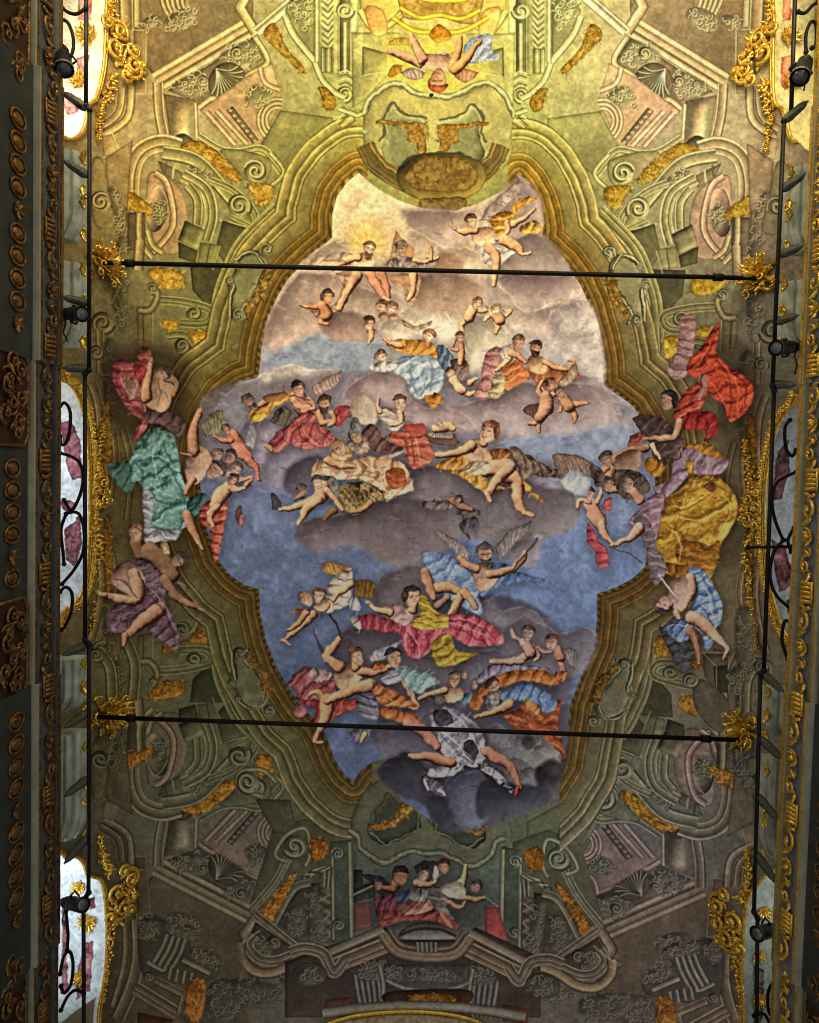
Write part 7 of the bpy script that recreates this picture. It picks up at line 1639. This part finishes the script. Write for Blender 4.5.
# ------------------------------------------------------------------ gilt arch at the foot of the vault
t = empty('end_arch', V(at_vault(np.array(405.), np.array(1020.), .1)), 'gilt arch edge with coloured soffit at the foot of the vault', 'arch')
AR = smooth(np.array([(300, 1040), (325, 1025), (350, 1017), (378, 1013), (405, 1011.5), (432, 1012.5), (458, 1016), (480, 1023), (505, 1036)], float), False, 5)
m = MB(); m.tube([V(at_vault(np.array(x), np.array(y), .06)) for x, y in AR], .028, 8)
for k, (x, y) in enumerate(AR):
    q, n2, u1, u2 = frame_at(x, y + 1.8, .05); m.ball(q, .022)
m.build('gilt_edge', M_GILT, t)
m = MB(); vs = []
for x, y in AR: vs += [V(at_vault(np.array(x), np.array(y + 3), .07)), V(at_vault(np.array(x), np.array(y + 26), .10)), V(at_vault(np.array(x), np.array(y + 26), .02)), V(at_vault(np.array(x), np.array(y + 3), .02))]
m.add(vs, [(i * 4 + j, i * 4 + (j + 1) % 4, i * 4 + 4 + (j + 1) % 4, i * 4 + 4 + j) for i in range(len(AR) - 1) for j in range(4)]); m.build('soffit', mat('arch soffit colours', L3('8a6a3a'), .7, noise=14, c2=L3('b8b0a0')), t)

# ------------------------------------------------------------------ light: daylight in the nave, warm lamps at the bright end, windows, added fill lamps
w = bpy.data.worlds.new('nave daylight'); sc.world = w; w.use_nodes = True; nt = w.node_tree; bg = nt.nodes['Background']
tc = nt.nodes.new('ShaderNodeTexCoord'); sx = nt.nodes.new('ShaderNodeSeparateXYZ'); nt.links.new(tc.outputs['Generated'], sx.inputs[0])
mr = nt.nodes.new('ShaderNodeMapRange'); mr.inputs['From Min'].default_value = -1; mr.inputs['From Max'].default_value = 1; nt.links.new(sx.outputs['Y'], mr.inputs['Value'])
rp = nt.nodes.new('ShaderNodeValToRGB'); nt.links.new(mr.outputs['Result'], rp.inputs['Fac']); nt.links.new(rp.outputs['Color'], bg.inputs['Color'])
rp.color_ramp.elements[0].color = (1.0, .93, .78, 1); rp.color_ramp.elements[1].color = (.78, .80, .82, 1)
bg.inputs['Strength'].default_value = .32
def lamp(kind, loc, aim, energy, col, size=.3, spot=None, sy=None):
    d = bpy.data.lights.new('lamp', kind); d.energy = energy; d.color = col
    if kind == 'SPOT': d.spot_size = math.radians(spot or 120); d.spot_blend = 1.0; d.shadow_soft_size = size
    elif kind == 'AREA': d.shape = 'RECTANGLE'; d.size = size; d.size_y = sy or size
    o = bpy.data.objects.new('lamp', d); COL.objects.link(o); o.location = loc
    o.rotation_euler = (Vector(aim) - Vector(loc)).to_track_quat('-Z', 'Y').to_euler(); return o
WARM = (1.0, .84, .54)
for sg in (-1, 1):
    for y in (-8.2, -6.4):
        lamp('SPOT', (sg * 3.6, y, 9.2), (sg * .6, -4.6, 13.6), 620, WARM, .4, 140)
    lamp('SPOT', (sg * 3.95, -5.2, 10.3), (sg * 1.8, -3.6, 13.2), 120, WARM, .25, 150)
for k, e, c in (('L1', 60, (1, .97, .92)), ('L2', 44, (.92, .96, 1)), ('L3', 90, (.88, .95, 1)), ('R1', 24, (1, .9, .66)), ('R2', 12, (.95, .97, 1)), ('R3', 22, (.95, .98, 1))):
    sg = -1 if k[0] == 'L' else 1; ys = [p[1] for p in WIN[k]]; y = float(at_x(np.array(60. if sg < 0 else 795.), np.array(float(sum(ys) / len(ys))), sg * 4.4)[1])
    lamp('AREA', (sg * 4.95, y, 10.75), (sg * 4.75, y, 12.2), e * .34, c, 1.9, sy=.35)

for sg in (-1, 1):                       # unseen area lamps added below for fill and glints in the gilt
    for y in (-5.0, -1.5, 2.0, 5.5):
        lamp('AREA', (sg * 4.2, y, 5.4), (-sg * 1.5, y, 10.5), 34, (1, .97, .9) if y < 0 else (.95, .97, 1), .9, sy=2.6)
cam = bpy.data.cameras.new('camera'); co = bpy.data.objects.new('camera', cam); COL.objects.link(co); sc.camera = co
cam.sensor_fit = 'VERTICAL'; cam.sensor_height = 36; cam.lens = FPX / 1023 * 36; cam.clip_end = 200
Rm = Matrix(((EX[0], -EY[0], -FW[0]), (EX[1], -EY[1], -FW[1]), (EX[2], -EY[2], -FW[2])))
co.matrix_world = Matrix.Translation(V(CAM)) @ Rm.to_4x4()
sc.view_settings.view_transform = 'Standard'; sc.view_settings.look = 'None'; sc.view_settings.exposure = 0; sc.view_settings.gamma = 1; sc.view_settings.use_curve_mapping = False

sc.cycles.filter_width = 1.0
